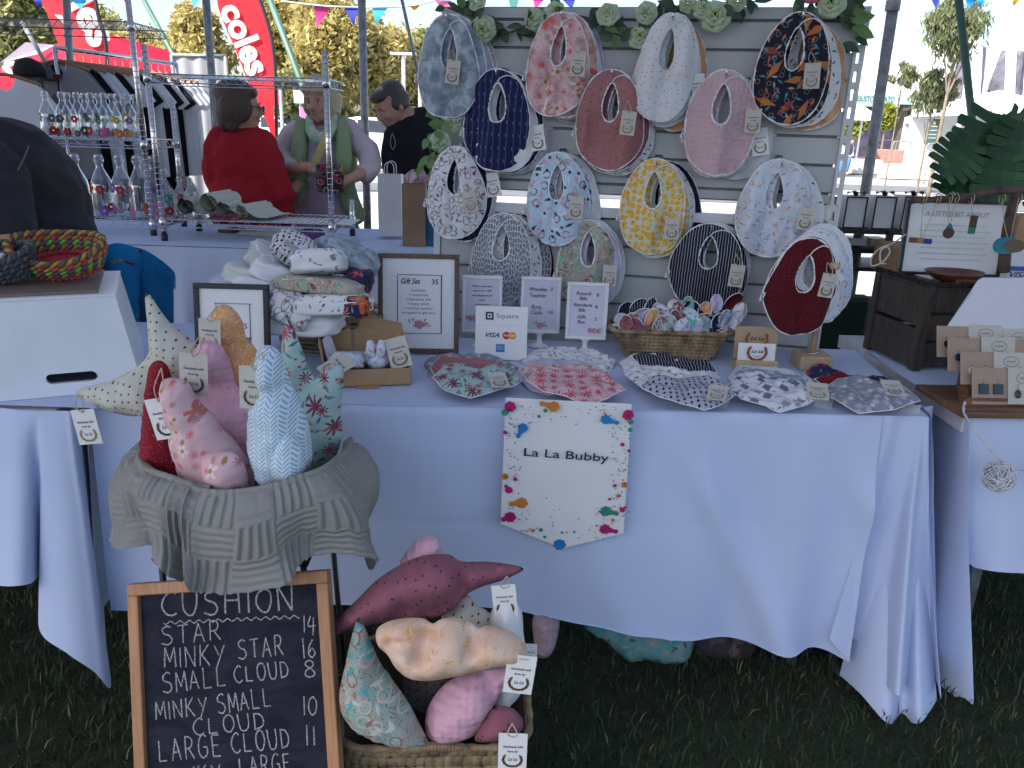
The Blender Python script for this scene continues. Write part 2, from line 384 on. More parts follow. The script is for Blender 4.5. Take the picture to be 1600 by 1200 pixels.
TWOOD = wood('tan_wood', (.34, .16, .07), (.50, .26, .12), 7, (14, 14, 1), rough=.45)
BWOOD = wood('brown_wood', (.08, .03, .015), (.20, .085, .04), 7, (1, 14, 14), rough=.4)
FWOOD = wood('walnut_frame', (.065, .040, .027), (.14, .085, .055), 9, (14, 14, 1), rough=.5)
def lam(name, col, spec=.3, rough=.8): return mat(name, col, rough, var=.04, spec=spec)
# ============================================================ ground
t = NT('paving'); o_ = t.obj(); sp = t.n('ShaderNodeSeparateXYZ', {0: o_})
n = t.noise(o_, .25, 5, .6); n2 = t.noise(o_, 9, 5, .7)
c = t.mix(t.ramp(n, .3, .7), (.34, .34, .34), (.50, .49, .47)); c = t.mix(t.math('MULTIPLY', n2, .35), c, (.20, .20, .20))
t.set(t.b.inputs['Base Color'], c); t.b.inputs['Roughness'].default_value = .85; MATS['paving'] = t.m
g = MB(); g.add([(-900, -60, -.03), (900, -60, -.03), (900, 1200, -.03), (-900, 1200, -.03)], [(0, 1, 2, 3)])
tag(part('ground', g, MATS['paving']), None, None, kind='structure')
t = NT('turf_soil'); o_ = t.obj()
t.set(t.b.inputs['Base Color'], t.mix(t.noise(o_, 7, 6, .7), (.006, .010, .004), (.022, .034, .010))); t.b.inputs['Roughness'].default_value = .95
t.bump(t.noise(o_, 40, 5, .7), .8, .01); MATS['turf'] = t.m
g = MB(); g.grid(lambda u, v: (-14+28*u, -6+13*v, .012*noise.noise(V((u*60, v*30, 0)))), 90, 45)
tag(part('lawn', g, MATS['turf'], smooth=True), None, None, kind='structure')
# darker asphalt lanes of the esplanade on the far side
g = MB()
for a, b in ((16.2, 18.6), (21.5, 24), (29, 33.5)):
    g.add([(-80, a, -.02), (120, a+1.5, -.02), (120, b+2, -.02), (-80, b, -.02)], [(0, 1, 2, 3)])
tag(part('road', g, mat('asphalt', (.13, .135, .145), .85, vs=2)), None, None, kind='structure')
# grass blades
N = 52000
def blades(name, N, x0, x1, y0, y1, col, hmax):
    bx = RNG.uniform(x0, x1, N); by = RNG.uniform(y0, y1, N)
    a = RNG.uniform(0, 2*pi, N); h = RNG.uniform(.35, 1, N)**1.3*hmax; le = RNG.uniform(.1, .9, N)*h; wd = RNG.uniform(.0012, .0028, N)
    az = a+RNG.uniform(-1, 1, N)
    dx = np.cos(az); dy = np.sin(az); px = -np.sin(a)*wd; py = np.cos(a)*wd
    v = np.zeros((N, 5, 3))
    for k, (f, q) in enumerate(((0, 0), (.55, .35))):
        for j, sg in enumerate((-1, 1)):
            v[:, k*2+j, 0] = bx+dx*le*q+px*sg*(1-.3*k); v[:, k*2+j, 1] = by+dy*le*q+py*sg*(1-.3*k); v[:, k*2+j, 2] = h*f
    v[:, 4, 0] = bx+dx*le; v[:, 4, 1] = by+dy*le; v[:, 4, 2] = h*(1-.35*le/h)
    base = np.arange(N)*5
    tri = np.stack([base, base+1, base+3, base, base+3, base+2, base+2, base+3, base+4], 1).reshape(-1)
    me = bpy.data.meshes.new(name); me.vertices.add(N*5); me.vertices.foreach_set('co', v.ravel())
    me.loops.add(N*9); me.loops.foreach_set('vertex_index', tri.astype(np.int32)); me.polygons.add(N*3)
    me.polygons.foreach_set('loop_start', np.arange(0, N*9, 3, dtype=np.int32)); me.update(calc_edges=True); me.validate()
    me.materials.append(col); o = link(name, me); return tag(o, None, None, kind='stuff')
def leafmat(name, a, b, scale=3, tr=.25, rough=.6):
    t = NT(name); rnd = t.n('ShaderNodeNewGeometry').outputs['Random Per Island']
    c = t.mix(rnd, a, b); c = t.mix(t.math('MULTIPLY', t.noise(t.obj(), scale, 3), .5), c, a)
    t.set(t.b.inputs['Base Color'], c); t.b.inputs['Roughness'].default_value = rough
    tr_ = t.n('ShaderNodeBsdfTranslucent'); t.set(tr_.inputs[0], c); mx = t.n('ShaderNodeMixShader', {0: tr, 1: t.b.outputs[0], 2: tr_.outputs[0]})
    t.t.links.new(mx.outputs[0], t.out.inputs[0]); MATS[name] = t.m; return t.m
GR = leafmat('grass_blade', (.016, .034, .011), (.056, .084, .028), 4)
tag(blades('grass', N, -2.6, 2.8, 1.05, 3.0, GR, .06), 'dark green uneven lawn grass growing under and before the stall tables', 'grass')
DRY = mat('dry_grass', (.16, .15, .06), .8)
tag(blades('grass', 1500, -2.0, 2.4, 1.05, 2.2, DRY, .05), 'dry straw coloured blades scattered through the dark lawn', 'grass')
# ============================================================ marquee roof and its poles
mq = thing('market_marquee', 'long pale canvas market marquee on steel poles over the stalls', 'marquee', (0, 0, 0))
g = MB()
X0, X1, Y0, Y1, ZE = -7.5, 5.0, -.6, 5.5, 2.28
bays = [(-7.5, -4.5), (-4.5, -1.42), (-1.42, 1.76), (1.76, 5.0)]
for a, b in bays:
    cx, cy = (a+b)/2, (Y0+Y1)/2; q = [(a, Y0, ZE), (b, Y0, ZE), (b, Y1, ZE), (a, Y1, ZE), (cx, cy, ZE+.8)]
    g.add(q, [(0, 1, 4), (1, 2, 4), (2, 3, 4), (3, 0, 4)])
part('canopy', g, CANV, mq)
mo = thing('market_marquee', 'second row of canvas marquees across the aisle behind the viewer', 'marquee', (0, -6, 0))  # unseen row, added to cut low sky light and give the front more contrast
g = MB()
for a, b in [(-12, -9), (-9, -6), (-6, -3), (-3, 0), (0, 3), (3, 6), (6, 9)]:
    g.add([(a, -3, ZE), (b, -3, ZE), (b, 0, ZE), (a, 0, ZE), ((a+b)/2, -1.5, ZE+.8)], [(0, 1, 4), (1, 2, 4), (2, 3, 4), (3, 0, 4)])
    g.add([(a, -3, 0), (b, -3, 0), (b, -3, ZE), (a, -3, ZE)], [(0, 1, 2, 3)])
part('canopy', g, CANV, mo)
for x in range(-12, 10, 3): g = MB(); g.tube([(x, 0, 0), (x, 0, ZE)], .02, 8); part('pole', g, STEEL, mo, smooth=True)
g = MB()
g.add([(X0, Y0, ZE), (X1, Y0, ZE), (X1, Y0, ZE-.0), (X0, Y0, ZE-.25)], [(0, 1, 2, 3)])
def pole(p0, p1, r, name='pole', m=STEEL, parent=mq, collars=True):
    g = MB(); g.tube([p0, p1], r, 12)
    o = part(name, g, m, parent, smooth=False, world=True)
    for p in o.data.polygons: p.use_smooth = len(p.vertices) == 4
    return o
def vert_pole(px, py, Y, r=.019, top=ZE, lean=None):
    b = P(px, py, Y); t_ = V((b.x, b.y, top)); b2 = V((b.x, b.y, 0))
    if lean: t_ = P(lean[0], lean[1], Y); d = (t_-b); b2 = b - d*(b.z/d.z); t_ = b+d*((top-b.z)/d.z)
    return pole(b2, t_, r)
vert_pole(1352, 300, 3.3, .021, lean=(1397, 0))
vert_pole(334, 160, 5.4, .025, lean=(322, 0))
vert_pole(573, 300, 5.4, .026, lean=(565, 0))
vert_pole(109, 100, 5.4, .024, lean=(104, 0))
for (px, py, Y, l) in ((650, 100, 5.45, (628, 0)),): 
    a = P(px, py, Y); b = P(*l, Y); d = b-a; pole(a-d*1.2, b+d, .011)
cl = MB(); a = P(1395, 9, 3.3); cl.lathe([(.022, -.02), (.027, -.018), (.027, .018), (.022, .02)], 12, c=a); part('pole_clamp', cl, STEEL, mq)
# ============================================================ tablecloths
def drape(cols, nu=8, nv=24, bulge=.02, seed=0, wob=.006, pw=1.0):
    """cols: list of (top point, hem point); smooth drop between them with soft wrinkles"""
    T = catmull([c[0] for c in cols], nu); B = catmull([c[1] for c in cols], nu)
    n = len(T)-1; g = MB(); L = [0]
    for i in range(1, n+1): L.append(L[-1]+np.linalg.norm(T[i]-T[i-1]))
    def fn(u, v):
        i = min(int(round(u*n)), n); a, b = T[i], B[i]; s = v**pw
        x = a[0]+(b[0]-a[0])*s; y = a[1]+(b[1]-a[1])*s; z = a[2]+(b[2]-a[2])*v
        k = noise.noise(V((x*3.2+seed, z*.9, 1.3)))+.5*noise.noise(V((x*8, z*2.6, seed+4)))
        y += k*wob*min(1, v*4)-bulge*sin(pi*min(1, v*3))*.25*(1 if v < .33 else .0)
        return (x, y, z)
    g.grid(fn, n, nv, lambda u, v: (u*L[-1], v*.7))
    return g
TZ = .74
def py_of(p):   # picture position of a place (used to check)
    d = p-CP; k = d.dot(_f); return 800+FPX*d.dot(_r)/k, 600-FPX*d.dot(_u)/k
YL, YR = 1.66, 1.716
XL = PZ(130, 625, TZ).x; XR = PZ(1452, 652, TZ).x
def ty(x): return YL+(YR-YL)*(x-XL)/(XR-XL)     # front edge of the main table
tb = thing('folding_table', 'long folding table under the white cloth, steel legs on the grass', 'table', ((XL+XR)/2, 2.0, 0))
g = MB(); g.box(((XL+XR)/2, 2.03, TZ-.028), (XR-XL-.06, .56, .04)); part('table_top', g, mat('white_plastic', (.6, .6, .62), .5), tb, world=True, bevel=.005)
for sx in (-1, 1):
    for sy in (-1, 1):
        g = MB(); x = (XL+XR)/2+sx*(XR-XL)/2*.8; y = 2.03+sy*.24; g.tube([(x, y, TZ-.05), (x, y, .0)], .014, 8); part('leg', g, STEEL, tb, world=True, smooth=True)
cl = thing('tablecloth', 'white cloth draped over the long central stall table with pressed creases', 'tablecloth', ((XL+XR)/2, 1.63, 0))
g = MB()
def ftop(u, v):
    xe = XR+(PZ(1337, 548, TZ).x-XR)*v; x = XL+(xe-XL)*u; y0 = ty(min(x, XR))+.004; y = y0+(2.30-y0)*v
    return (x, y, TZ+.0015*noise.noise(V((x*9, y*9, 0))))
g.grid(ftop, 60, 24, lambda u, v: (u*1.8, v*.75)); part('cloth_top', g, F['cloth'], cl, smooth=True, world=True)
hem = [(100, 945), (400, 935), (560, 930), (700, 945), (840, 966), (980, 988), (1100, 1000), (1180, 1008), (1240, 1017)]
cols = []
NX = 120
for i in range(NX+1):
    x = XL+.01+(XR-.12-XL)*i/NX; y = ty(x); top = V((x, y+.008, TZ))
    f = i/NX
    fold = .012*sin(f*19+1.2)*(.4+.6*f)+.010*sin(f*43+.5)*f*f+.022*max(0, f-.72)*4*sin((f-.72)*46)
    px = 122+1123*f; hy = np.interp(px, [h[0] for h in hem], [h[1] for h in hem])
    hz = P(px, hy, y-.02).z+.002*sin(f*30)
    cols.append((top, V((x+.012*sin(f*9), y-.028-fold*1.1, hz))))
T = cols
g = MB()
CREASE = [(T[0][0].x*.0+P(622, 760, 1.62).x), P(846, 880, 1.6).x, P(1078, 850, 1.6).x]
def ff(u, v):
    i = min(int(round(u*NX)), NX); a, b = T[i]
    r = min(1, v/.035); e = v**.8
    x = a.x+(b.x-a.x)*v; z = a.z+(b.z-a.z)*v
    y = a.y-.008*sin(r*pi/2)+(b.y-a.y)*e
    y += (.5*noise.noise(V((x*3.1, z*1.6, 3)))+.22*noise.noise(V((x*7+z*3, z*3.4, 9))))*.030*min(1, v*5)
    # long slanting soft pulls
    k = max(0, x-.15); y -= .024*max(0, sin((x+z*.55)*17+1.0))**3*min(1, k*3)*min(1, v*3)
    for cx in CREASE: y += (-.0045*math.exp(-((x-cx)/.006)**2)+.004*math.exp(-((x-cx-.014)/.01)**2))
    y += .0014*math.exp(-((z-.46)/.008)**2)
    return (x, y, z)
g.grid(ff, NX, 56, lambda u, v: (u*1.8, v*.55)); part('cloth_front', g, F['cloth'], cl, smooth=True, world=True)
g = MB(); e = [V(ff(i/NX, 1.0))+V((0, -.001, 0)) for i in range(NX+1)]; g.tube(e, .0016, 5)
part('hem', g, F['cloth'], cl, smooth=True, world=True)
e0 = ff(1, 0); e1 = ff(1, 1)
cc = [(V(e0), V(e1)),
      (PZ(1395, 649.5, TZ), P(1296, 996, 1.67)), (PZ(1410, 648, TZ), P(1322, 998, 1.71)),
      (PZ(1424, 649, TZ), P(1345, 1005, 1.69)), (PZ(1432, 650, TZ), P(1368, 1050, 1.655)),
      (PZ(1440, 650, TZ), P(1403, 1086, 1.550)), (PZ(1447, 651, TZ), P(1420, 1060, 1.635)), (PZ(1452, 652, TZ), P(1455, 1045, 1.675)),
      (PZ(1450, 645, TZ), P(1470, 1090, 1.595)), (PZ(1445, 640, TZ), P(1462, 1000, 1.775))]
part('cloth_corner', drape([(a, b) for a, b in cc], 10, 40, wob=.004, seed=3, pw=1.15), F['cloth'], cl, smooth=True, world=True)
cc = [(PZ(1420, 650, TZ)+V((0, .03, -.02)), P(1312, 1055, 1.72)), (PZ(1436, 648, TZ)+V((0, .03, -.02)), P(1345, 1085, 1.63)), (PZ(1444, 640, TZ)+V((0, .03, 0)), P(1386, 1130, 1.56)),
      (PZ(1450, 640, TZ)+V((0, .03, 0)), P(1410, 1124, 1.60)), (PZ(1453, 640, TZ)+V((0, .02, 0)), P(1438, 1130, 1.555)), (PZ(1458, 634, TZ), P(1464, 1094, 1.63))]
part('cloth_corner', drape(cc, 10, 30, wob=.004, seed=5, pw=1.3), F['cloth'], cl, smooth=True, world=True)
# side drop of the main cloth and left end
cc = [(PZ(1455, 648, TZ), P(1464, 1010, 1.68)), (PZ(1418, 617, TZ), V((XR+.05, 1.85, .08))), (PZ(1378, 582, TZ), V((XR+.03, 2.1, .1))), (PZ(1337, 548, TZ), V((XR+.06, 2.32, .15)))]
part('cloth_side', drape(cc, 8, 20, seed=7), F['cloth'], cl, smooth=True, world=True)
cc = [(V((XL, 2.36, TZ)), V((XL-.03, 2.36, .2))), (V((XL, 2.0, TZ)), V((XL-.06, 2.0, .2))), (V((XL+.005, YL, TZ)), V((XL-.02, YL-.05, .2)))]
part('cloth_side', drape(cc, 8, 20, seed=8), F['cloth'], cl, smooth=True, world=True)
# ---- right neighbour table
rt = thing('folding_table', 'right-hand neighbouring stall table with jewellery, covered to the shins', 'table', (1.9, 2.1, 0))
XA = PZ(1478, 640, TZ).x
g = MB(); g.box((XA+.92, 2.13, TZ-.026), (1.78, .76, .04)); part('table_top', g, MATS['white_plastic'], rt, world=True)
for x in (XA+.25, XA+1.6):
    for y in (1.9, 2.4): g = MB(); g.tube([(x, y, .7), (x, y, 0)], .014, 8); part('leg', g, STEEL, rt, world=True, smooth=True)
c2 = thing('tablecloth', 'white cloth over the right jewellery table, its corner trailing on the grass', 'tablecloth', (XA, 1.74, 0))
g = MB(); q = [PZ(1345, 541, TZ), PZ(1440, 578, TZ), PZ(1512, 650, TZ)]
g.grid(lambda u, v: ((q[0].x+(q[2].x-q[0].x)*v-.02*sin(v*pi))*(1-u)+2.9*u, (q[0].y+(q[2].y-q[0].y)*v)*(1-u)+(2.5+(1.72-2.5)*v)*u, TZ+.004), 30, 20); part('cloth_top', g, F['cloth'], c2, smooth=True, world=True)
cc = [(PZ(1345, 541, TZ+.004), V((XA-.05, 2.42, .2))), (PZ(1395, 560, TZ+.004), V((XA-.03, 2.2, .15))), (PZ(1440, 582, TZ+.004), P(1440, 960, 1.95)), (PZ(1478, 614, TZ+.004), P(1438, 1080, 1.78)), (PZ(1500, 640, TZ), P(1500, 1088, 1.66)), (PZ(1514, 650, TZ), P(1521, 1091, 1.63)),
      (PZ(1519, 650, TZ), P(1497, 960, 1.70)), (PZ(1526, 651, TZ), P(1503, 875, 1.74)), (PZ(1548, 652, TZ), P(1522, 886, 1.72)), (PZ(1580, 653, TZ), P(1565, 894, 1.68)), (PZ(1640, 655, TZ), P(1640, 898, 1.68)),
      (PZ(1720, 658, TZ), P(1720, 900, 1.64)), (PZ(1850, 660, TZ), P(1850, 905, 1.68))]
part('cloth_front', drape(cc, 8, 40, wob=.008, seed=11, pw=1.1), F['cloth'], c2, smooth=True, world=True)
# ---- left neighbour table
lt = thing('folding_table', 'left-hand neighbouring stall table holding the white crate', 'table', (-1.7, 2.0, 0))
XB = PZ(120, 630, TZ).x
g = MB(); g.box((XB-.93, 1.97, TZ-.026), (1.8, .74, .04)); part('table_top', g, MATS['white_plastic'], lt, world=True)
for x in (XB-.2, XB-1.6):
    for y in (1.75, 2.25): g = MB(); g.tube([(x, y, .7), (x, y, 0)], .014, 8); part('leg', g, STEEL, lt, world=True, smooth=True)
c3 = thing('tablecloth', 'white cloth over the left table, its front corner hanging in a long point', 'tablecloth', (XB, 1.6, 0))
g = MB(); g.grid(lambda u, v: (XB+.06-2.2*u, 1.60+.76*v, TZ+.002), 30, 12); part('cloth_top', g, F['cloth'], c3, smooth=True, world=True)
cc = [(PZ(-260, 622, TZ), P(-260, 905, 1.55)), (PZ(-120, 628, TZ), P(-120, 908, 1.52)), (PZ(-60, 632, TZ), P(-60, 912, 1.55)), (PZ(-10, 636, TZ), P(-8, 914, 1.53)), (PZ(22, 640, TZ), P(20, 916, 1.50)), (PZ(40, 641, TZ), P(48, 912, 1.52)), (PZ(58, 642, TZ), P(66, 900, 1.60)),
      (PZ(68, 642, TZ), P(61, 984, 1.53)), (PZ(86, 642, TZ), P(104, 1022, 1.50)), (PZ(100, 642, TZ), P(146, 1050, 1.51)), (PZ(110, 642, TZ), P(173, 1074, 1.54)), (PZ(116, 636, TZ), P(165, 1000, 1.66)), (PZ(124, 620, TZ), P(160, 900, 1.80)), (PZ(130, 560, TZ), P(165, 880, 2.1))]
part('cloth_front', drape(cc, 8, 40, wob=.006, seed=21, pw=1.0), F['cloth'], c3, smooth=True, world=True)
# ============================================================ slatwall display
SL, SR = P(690, 300, 2.50), P(1296, 320, 2.27)
sd = (SR-SL); sd.z = 0; SW = sd.length; sd.normalize(); sn = V((sd.y, -sd.x, 0)); SYAW = atan2(sd.y, sd.x)
def PS(px, py, off=0): return PPL(px, py, SL+sn*off, sn)
swl = thing('slatwall_display', 'white slatwall display panel hung with baby bibs behind the central table', 'display panel', (SL.x, SL.y, 0), SYAW)
SLM = mat('slatwall_white', (.47, .49, .49), .5, var=.03, vs=3)
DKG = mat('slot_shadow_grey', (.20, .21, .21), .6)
def zs(py): return PS(850, py).z
pys = [10, 31, 75, 118, 160, 200, 242, 283]
pys2 = [322, 336, 378, 422, 466, 510, 552]
Wd = SW
def slat(z1, z0):
    g = MB(); h = z1-z0-.0075
    g.box((Wd/2, 0, (z0+z1)/2), (Wd, .010, h)); part('slat', g, SLM, swl, bevel=.0015)
for a, b in zip(pys, pys[1:]): slat(zs(a), zs(b))
slat(zs(283), zs(300))
for a, b in zip(pys2, pys2[1:]): slat(zs(a), zs(b))
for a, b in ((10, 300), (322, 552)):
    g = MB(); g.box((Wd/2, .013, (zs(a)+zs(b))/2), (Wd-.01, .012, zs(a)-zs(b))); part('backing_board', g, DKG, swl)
g = MB(); g.box((Wd/2, -.004, zs(327)), (Wd*.94, .03, .028)); part('ledge_rail', g, WHITEP, swl, bevel=.002)
# slotted upright on the right, plain one on the left
UPM = mat('white_powder_coat', (.60, .62, .63), .4, var=.03)
for x, z1, slots in ((Wd+.012, zs(10), True), (-.012, zs(290), False)):
    g = MB(); z0 = 0.0
    if not slots: g.box((x, .004, (z1+z0)/2), (.02, .03, z1-z0))
    else:
        g.box((x-.008, .0, (z1+z0)/2), (.008, .03, z1-z0)); g.box((x+.012, .0, (z1+z0)/2), (.008, .03, z1-z0))
        z = z0
        while z < z1: g.box((x+.002, .0, z+.009), (.012, .028, .018)); z += .046
    part('upright', g, UPM, swl)
g = MB(); g.tube([(-.012, .0, zs(290)), (-.012, .0, .02)], .011, 8); part('upright', g, STEEL, swl, smooth=True)
for x in (0.02, Wd-.02): g = MB(); g.box((x, .0, .02), (.04, .40, .03)); part('foot', g, UPM, swl, bevel=.004)
# ============================================================ lettering
_tc = {}
def text_geo(txt, italic=False, off=0):
    k = (txt, italic, off)
    if k in _tc: return _tc[k]
    cu = bpy.data.curves.new('txt', 'FONT'); cu.body = txt; cu.size = 1; cu.resolution_u = 3; cu.align_x = 'CENTER'
    if italic: cu.shear = .35
    cu.offset = off
    o = bpy.data.objects.new('txt', cu); COL.objects.link(o)
    me = bpy.data.meshes.new_from_object(o)
    vs = [tuple(v.co) for v in me.vertices]; fs = [tuple(p.vertices) for p in me.polygons]
    bpy.data.objects.remove(o); bpy.data.curves.remove(cu); bpy.data.meshes.remove(me)
    _tc[k] = (vs, fs); return _tc[k]
def put_text(g, txt, cx, z, size, y=0, width=None, italic=False, bold=0, off=0):
    """text in the x,z plane facing -y, centred on cx, baseline z; size = cap height"""
    vs, fs = text_geo(txt, italic, off)
    if not vs: return
    s = size/.7; xs = [v[0] for v in vs]; w0 = max(xs)-min(xs); mx = (max(xs)+min(xs))/2
    sx = width/w0 if width else s
    offs = [(0, 0)] if not bold else [(0, 0), (bold, 0), (0, bold), (bold, bold)]
    for i, (ox, oz) in enumerate(offs):
        g.add([(cx+(v[0]-mx)*sx+ox, y-.00008*i, z+v[1]*s+oz) for v in vs], fs)
# ---- swing tag print, shared by every kraft tag
def disc(g, cx, cz, r, y, n=8, sx=1, rot=0):
    vs = [(cx+cos(rot)*r*sx*cos(2*pi*k/n)-sin(rot)*r*sin(2*pi*k/n), y, cz+sin(rot)*r*sx*cos(2*pi*k/n)+cos(rot)*r*sin(2*pi*k/n)) for k in range(n)]
    g.add(vs, [tuple(range(n))])
TW, TH = .050, .078
def wreath(g, cx, cz, r, y, n=9, lf=.0022):
    for sgn in (-1, 1):
        for k in range(n):
            a = radians(-85+k*15) if sgn > 0 else radians(265-k*15)
            disc(g, cx+r*cos(a), cz+r*.9*sin(a), lf*(1+.3*(k % 2)), y, 6, 1.8, a+1.2*sgn)
pg = MB(); pg.m = 0
put_text(pg, 'Handmade with', 0, -.030, .0048, -.0012, TW*.70, True, .0003); put_text(pg, 'love by', 0, -.040, .0048, -.0012, TW*.38, True, .0003)
put_text(pg, 'La La', 0, -.058, .0065, -.0012, TW*.32, True, .0004)
pg.m = 1; wreath(pg, 0, -.056, .016, -.0012)
TAGPRINT = mesh_of('tag_print', pg, [GINK, mat('tag_leaf_print', (.30, .22, .14), .7)])
cg = MB(); cg.box((0, 0, -TH/2), (TW, .0012, TH)); TAGCARD = mesh_of('tag_card', cg, KRAFTT)
TAGWHITE = mesh_of('tag_card_white', cg, PAPER)
def swing_tag(parent, loc, rot=(0, 0, 0), s=1.0, string_to=None, white=False):
    """a swing tag as part of the thing it is tied to (card > print)"""
    c = link('swing_tag', TAGWHITE if white else TAGCARD, parent); c.location = loc; c.rotation_euler = rot; c.scale = (s,)*3
    p = link('tag_print', TAGPRINT, c)
    if string_to is not None:
        g = MB(); a = V(loc)+Matrix.Rotation(rot[1], 3, 'Y') @ V((0, -.002, -.006*s)); b = V(string_to)
        for sg in (-1, 1):
            m = (a+b)/2+V((.008*sg, -.004, -.004)); g.tube(catmull([a, m, b], 6), .0011, 5)
        part('twine', g, TWINE, parent, smooth=True)
    return c
# ============================================================ bibs
def bib_mesh(W, H, seed=0, nu=72, nv=14, fold=1.0, skew=0.0, hole=(.42, .44, .12), y0=0.0, nz=1.0):
    """round bib hanging from its closed neck: origin at the top; returns cloth grid and edge curves"""
    rn = random.Random(seed); ph = [rn.uniform(0, 6.28) for _ in range(6)]; am = [rn.uniform(.4, 1) for _ in range(6)]
    lean = rn.uniform(-.06, .06)
    def outer(a):
        x = W/2*sin(a)*(1-.13*cos(a)+.03*cos(2*a)); z = -H/2+H/2*cos(a)
        w_ = 1+.022*sin(3*a+ph[0])+.014*sin(5*a+ph[1])+.022*sin(2*a+ph[4]); return V((x*w_+lean*W*(-z/H), 0, z*(1+.01*sin(4*a+ph[2]))))
    hw, hh, ht = hole[0]*W/2*.52, hole[1]*H/2*.92, hole[2]*H
    def inner(a):
        x = hw*sin(a)*(1-.34*cos(a)); z = -ht-hh+hh*cos(a); return V((x+.02*W*sin(ph[3])+lean*W*(-z/H), 0, z))
    def disp(p, s):
        x, z = p.x/W, -p.z/H
        y = 0.0; y += nz*.017*am[0]*sin(x*9*(1.3-.3*z)+ph[0])*min(1, z*2.2)+.006*am[1]*sin(x*19+z*3+ph[1])*z
        y += nz*.016*noise.noise(V((p.x*11+seed*3.3, seed*1.7, p.z*7)))+.007*noise.noise(V((p.x*30, seed, p.z*24)))
        y += nz*-.020*am[2]*math.exp(-((x-.18*sin(ph[4])-.25*(z-.5)*cos(ph[5]))/.06)**2)*min(1,z*2)+nz*.010*am[3]*math.exp(-((x-.3*sin(ph[5]))/.03)**2)*z
        y -= .030*nz*(z-z*z)*(1-(2*x)**2)           # belly
        y += .022*s*s*(abs(x)*2)**2              # edges turn back
        return y*fold+y0
    def pt(u, v):
        a = 2*pi*u; p = inner(a).lerp(outer(a), v)
        p.y = disp(p, v); return p
    g = MB(); g.grid(lambda u, v: pt(u, v), nu, nv, lambda u, v: (pt(u, v).x+seed*.37, pt(u, v).z))
    return g, [pt(k/nu, 1) for k in range(nu)]+[pt(0, 1)], [pt(k/nu, 0) for k in range(nu)]+[pt(0, 0)], pt
def make_bib(name, label, cat, loc, rz, W, H, m, seed, group=None, tagat=None, roll=0, hole=(.42, .44, .12), brand=True, overlap=True, fold=1.0, sectag=None, nz=1.0):
    t = thing(name, label, cat, loc, rz, group, ry=roll)
    g, oe, ie, pt = bib_mesh(W, H, seed, hole=hole, fold=fold, nz=nz)
    f = part('printed_cloth', g, m, t, smooth=True)
    g2 = MB(); g2.grid(lambda u, v: pt(u, v)+V((0, .004, 0)), 40, 5); part('backing_cloth', g2, F['edge'], t, smooth=True)
    e = MB(); rn = random.Random(seed)
    for c in (oe, ie):
        n_ = len(c); rr = [.0026*(1+.35*rn.uniform(-1, 1)) for _ in range(n_)]; rr[-1] = rr[0]
        e.tube([V(p)+V((0, .002, 0)) for p in c], rr, 6, cap=False)
    part('edge_binding', e, F['edge'], t, smooth=True)
    if overlap:   # the neck tab lapping over, seen as a curved seam
        o = MB(); a = pt(.0, 0.0); pts = [pt(.0, 0)+V((0, -.004, 0)), pt(.015, .35)+V((.004, -.008, .0)), pt(.045, .7)+V((.01, -.007, 0)), pt(.09, .98)+V((0, -.003, 0))]
        o.tube(catmull(pts, 6), .0017, 5); part('seam', o, F['edge'], t, smooth=True)
    if brand:
        b = MB(); p = pt(.70, .99); b.box((p.x-.006, p.y-.003, p.z+.005), (.010, .002, .024), Matrix.Rotation(.25, 3, 'Y')); br = part('brand_label', b, PAPER, t)
        pb = MB(); 
        for k in range(5): pb.box((p.x-.006, p.y-.0045, p.z-.004+k*.0042), (.005, .0006, .0022), Matrix.Rotation(.25, 3, 'Y'))
        part('label_print', pb, INK, br)
    if tagat:
        tx, tz, tr = tagat; y = pt(.3, .6).y-.022
        st = V((tx-.01, y+.008, tz+.028)); swing_tag(t, (tx, y, tz), (0, tr, 0), .8, st)
    if sectag:
        tx, tz, tr = sectag; swing_tag(t, (tx, .012, tz), (0, tr, 0), .9, None, white=True)
    return t
def zzz(px, py): return PS(px, py, .092)
BIBS = [ # left, top, right, bottom, fabric, words, backs, tag(px,py), roll
 (652, 22, 752, 174, 'cloudy', 'blue grey cloud print', ['cloudy', 'lilac', 'ltgrey'], (717, 94, .08), .06),
 (724, 108, 833, 258, 'navy', 'navy arrow print', ['white', 'navy', 'wdots'], None, .05),
 (830, 18, 930, 171, 'coral', 'pink and coral floral print', ['coral', 'floralw', 'lilac'], (909, 80, -.02), .05),
 (903, 108, 1012, 257, 'rose', 'dusty rose dotted', ['mauve', 'floralw', 'pale'], (987, 173, .04), .03),
 (1007, 21, 1098, 180, 'wdots', 'white dotted', ['wdots', 'white', 'orange'], None, .10),
 (1079, 109, 1192, 264, 'minky', 'pale pink minky dotted', ['minky', 'lilac', 'white'], (1182, 167, -.06), .05),
 (1197, 19, 1310, 182, 'fox', 'dark woodland fox print', ['fox', 'floralw', 'orange'], (1272, 98, -.09), .04),
 (665, 229, 758, 370, 'giraffe', 'white animal sketch print', ['dark', 'white'], (733, 297, -.28), .02),
 (824, 238, 922, 379, 'animals', 'pale blue animal faces print', ['animals', 'white'], (905, 305, .03), .02),
 (975, 248, 1080, 394, 'yellow', 'yellow lemon print', ['yellow', 'floralw', 'dark'], (1055, 337, -.10), .05),
 (1164, 249, 1278, 398, 'pale', 'pale blue floral animal print', ['pale', 'floralw', 'white'], (1262, 319, .04), .03),
 (738, 333, 836, 474, 'feather', 'grey and white feather print', ['floralw', 'feather', 'red'], None, .02),
 (871, 344, 968, 480, 'paisley', 'sand and mint paisley print', ['lilac', 'white'], (955, 413, -.03), .02),
 (1053, 350, 1170, 484, 'pin', 'black pinstriped', ['pin', 'white'], (1155, 410, .03), .03)]
ORD = ['', 'second in', 'third in', 'fourth in']
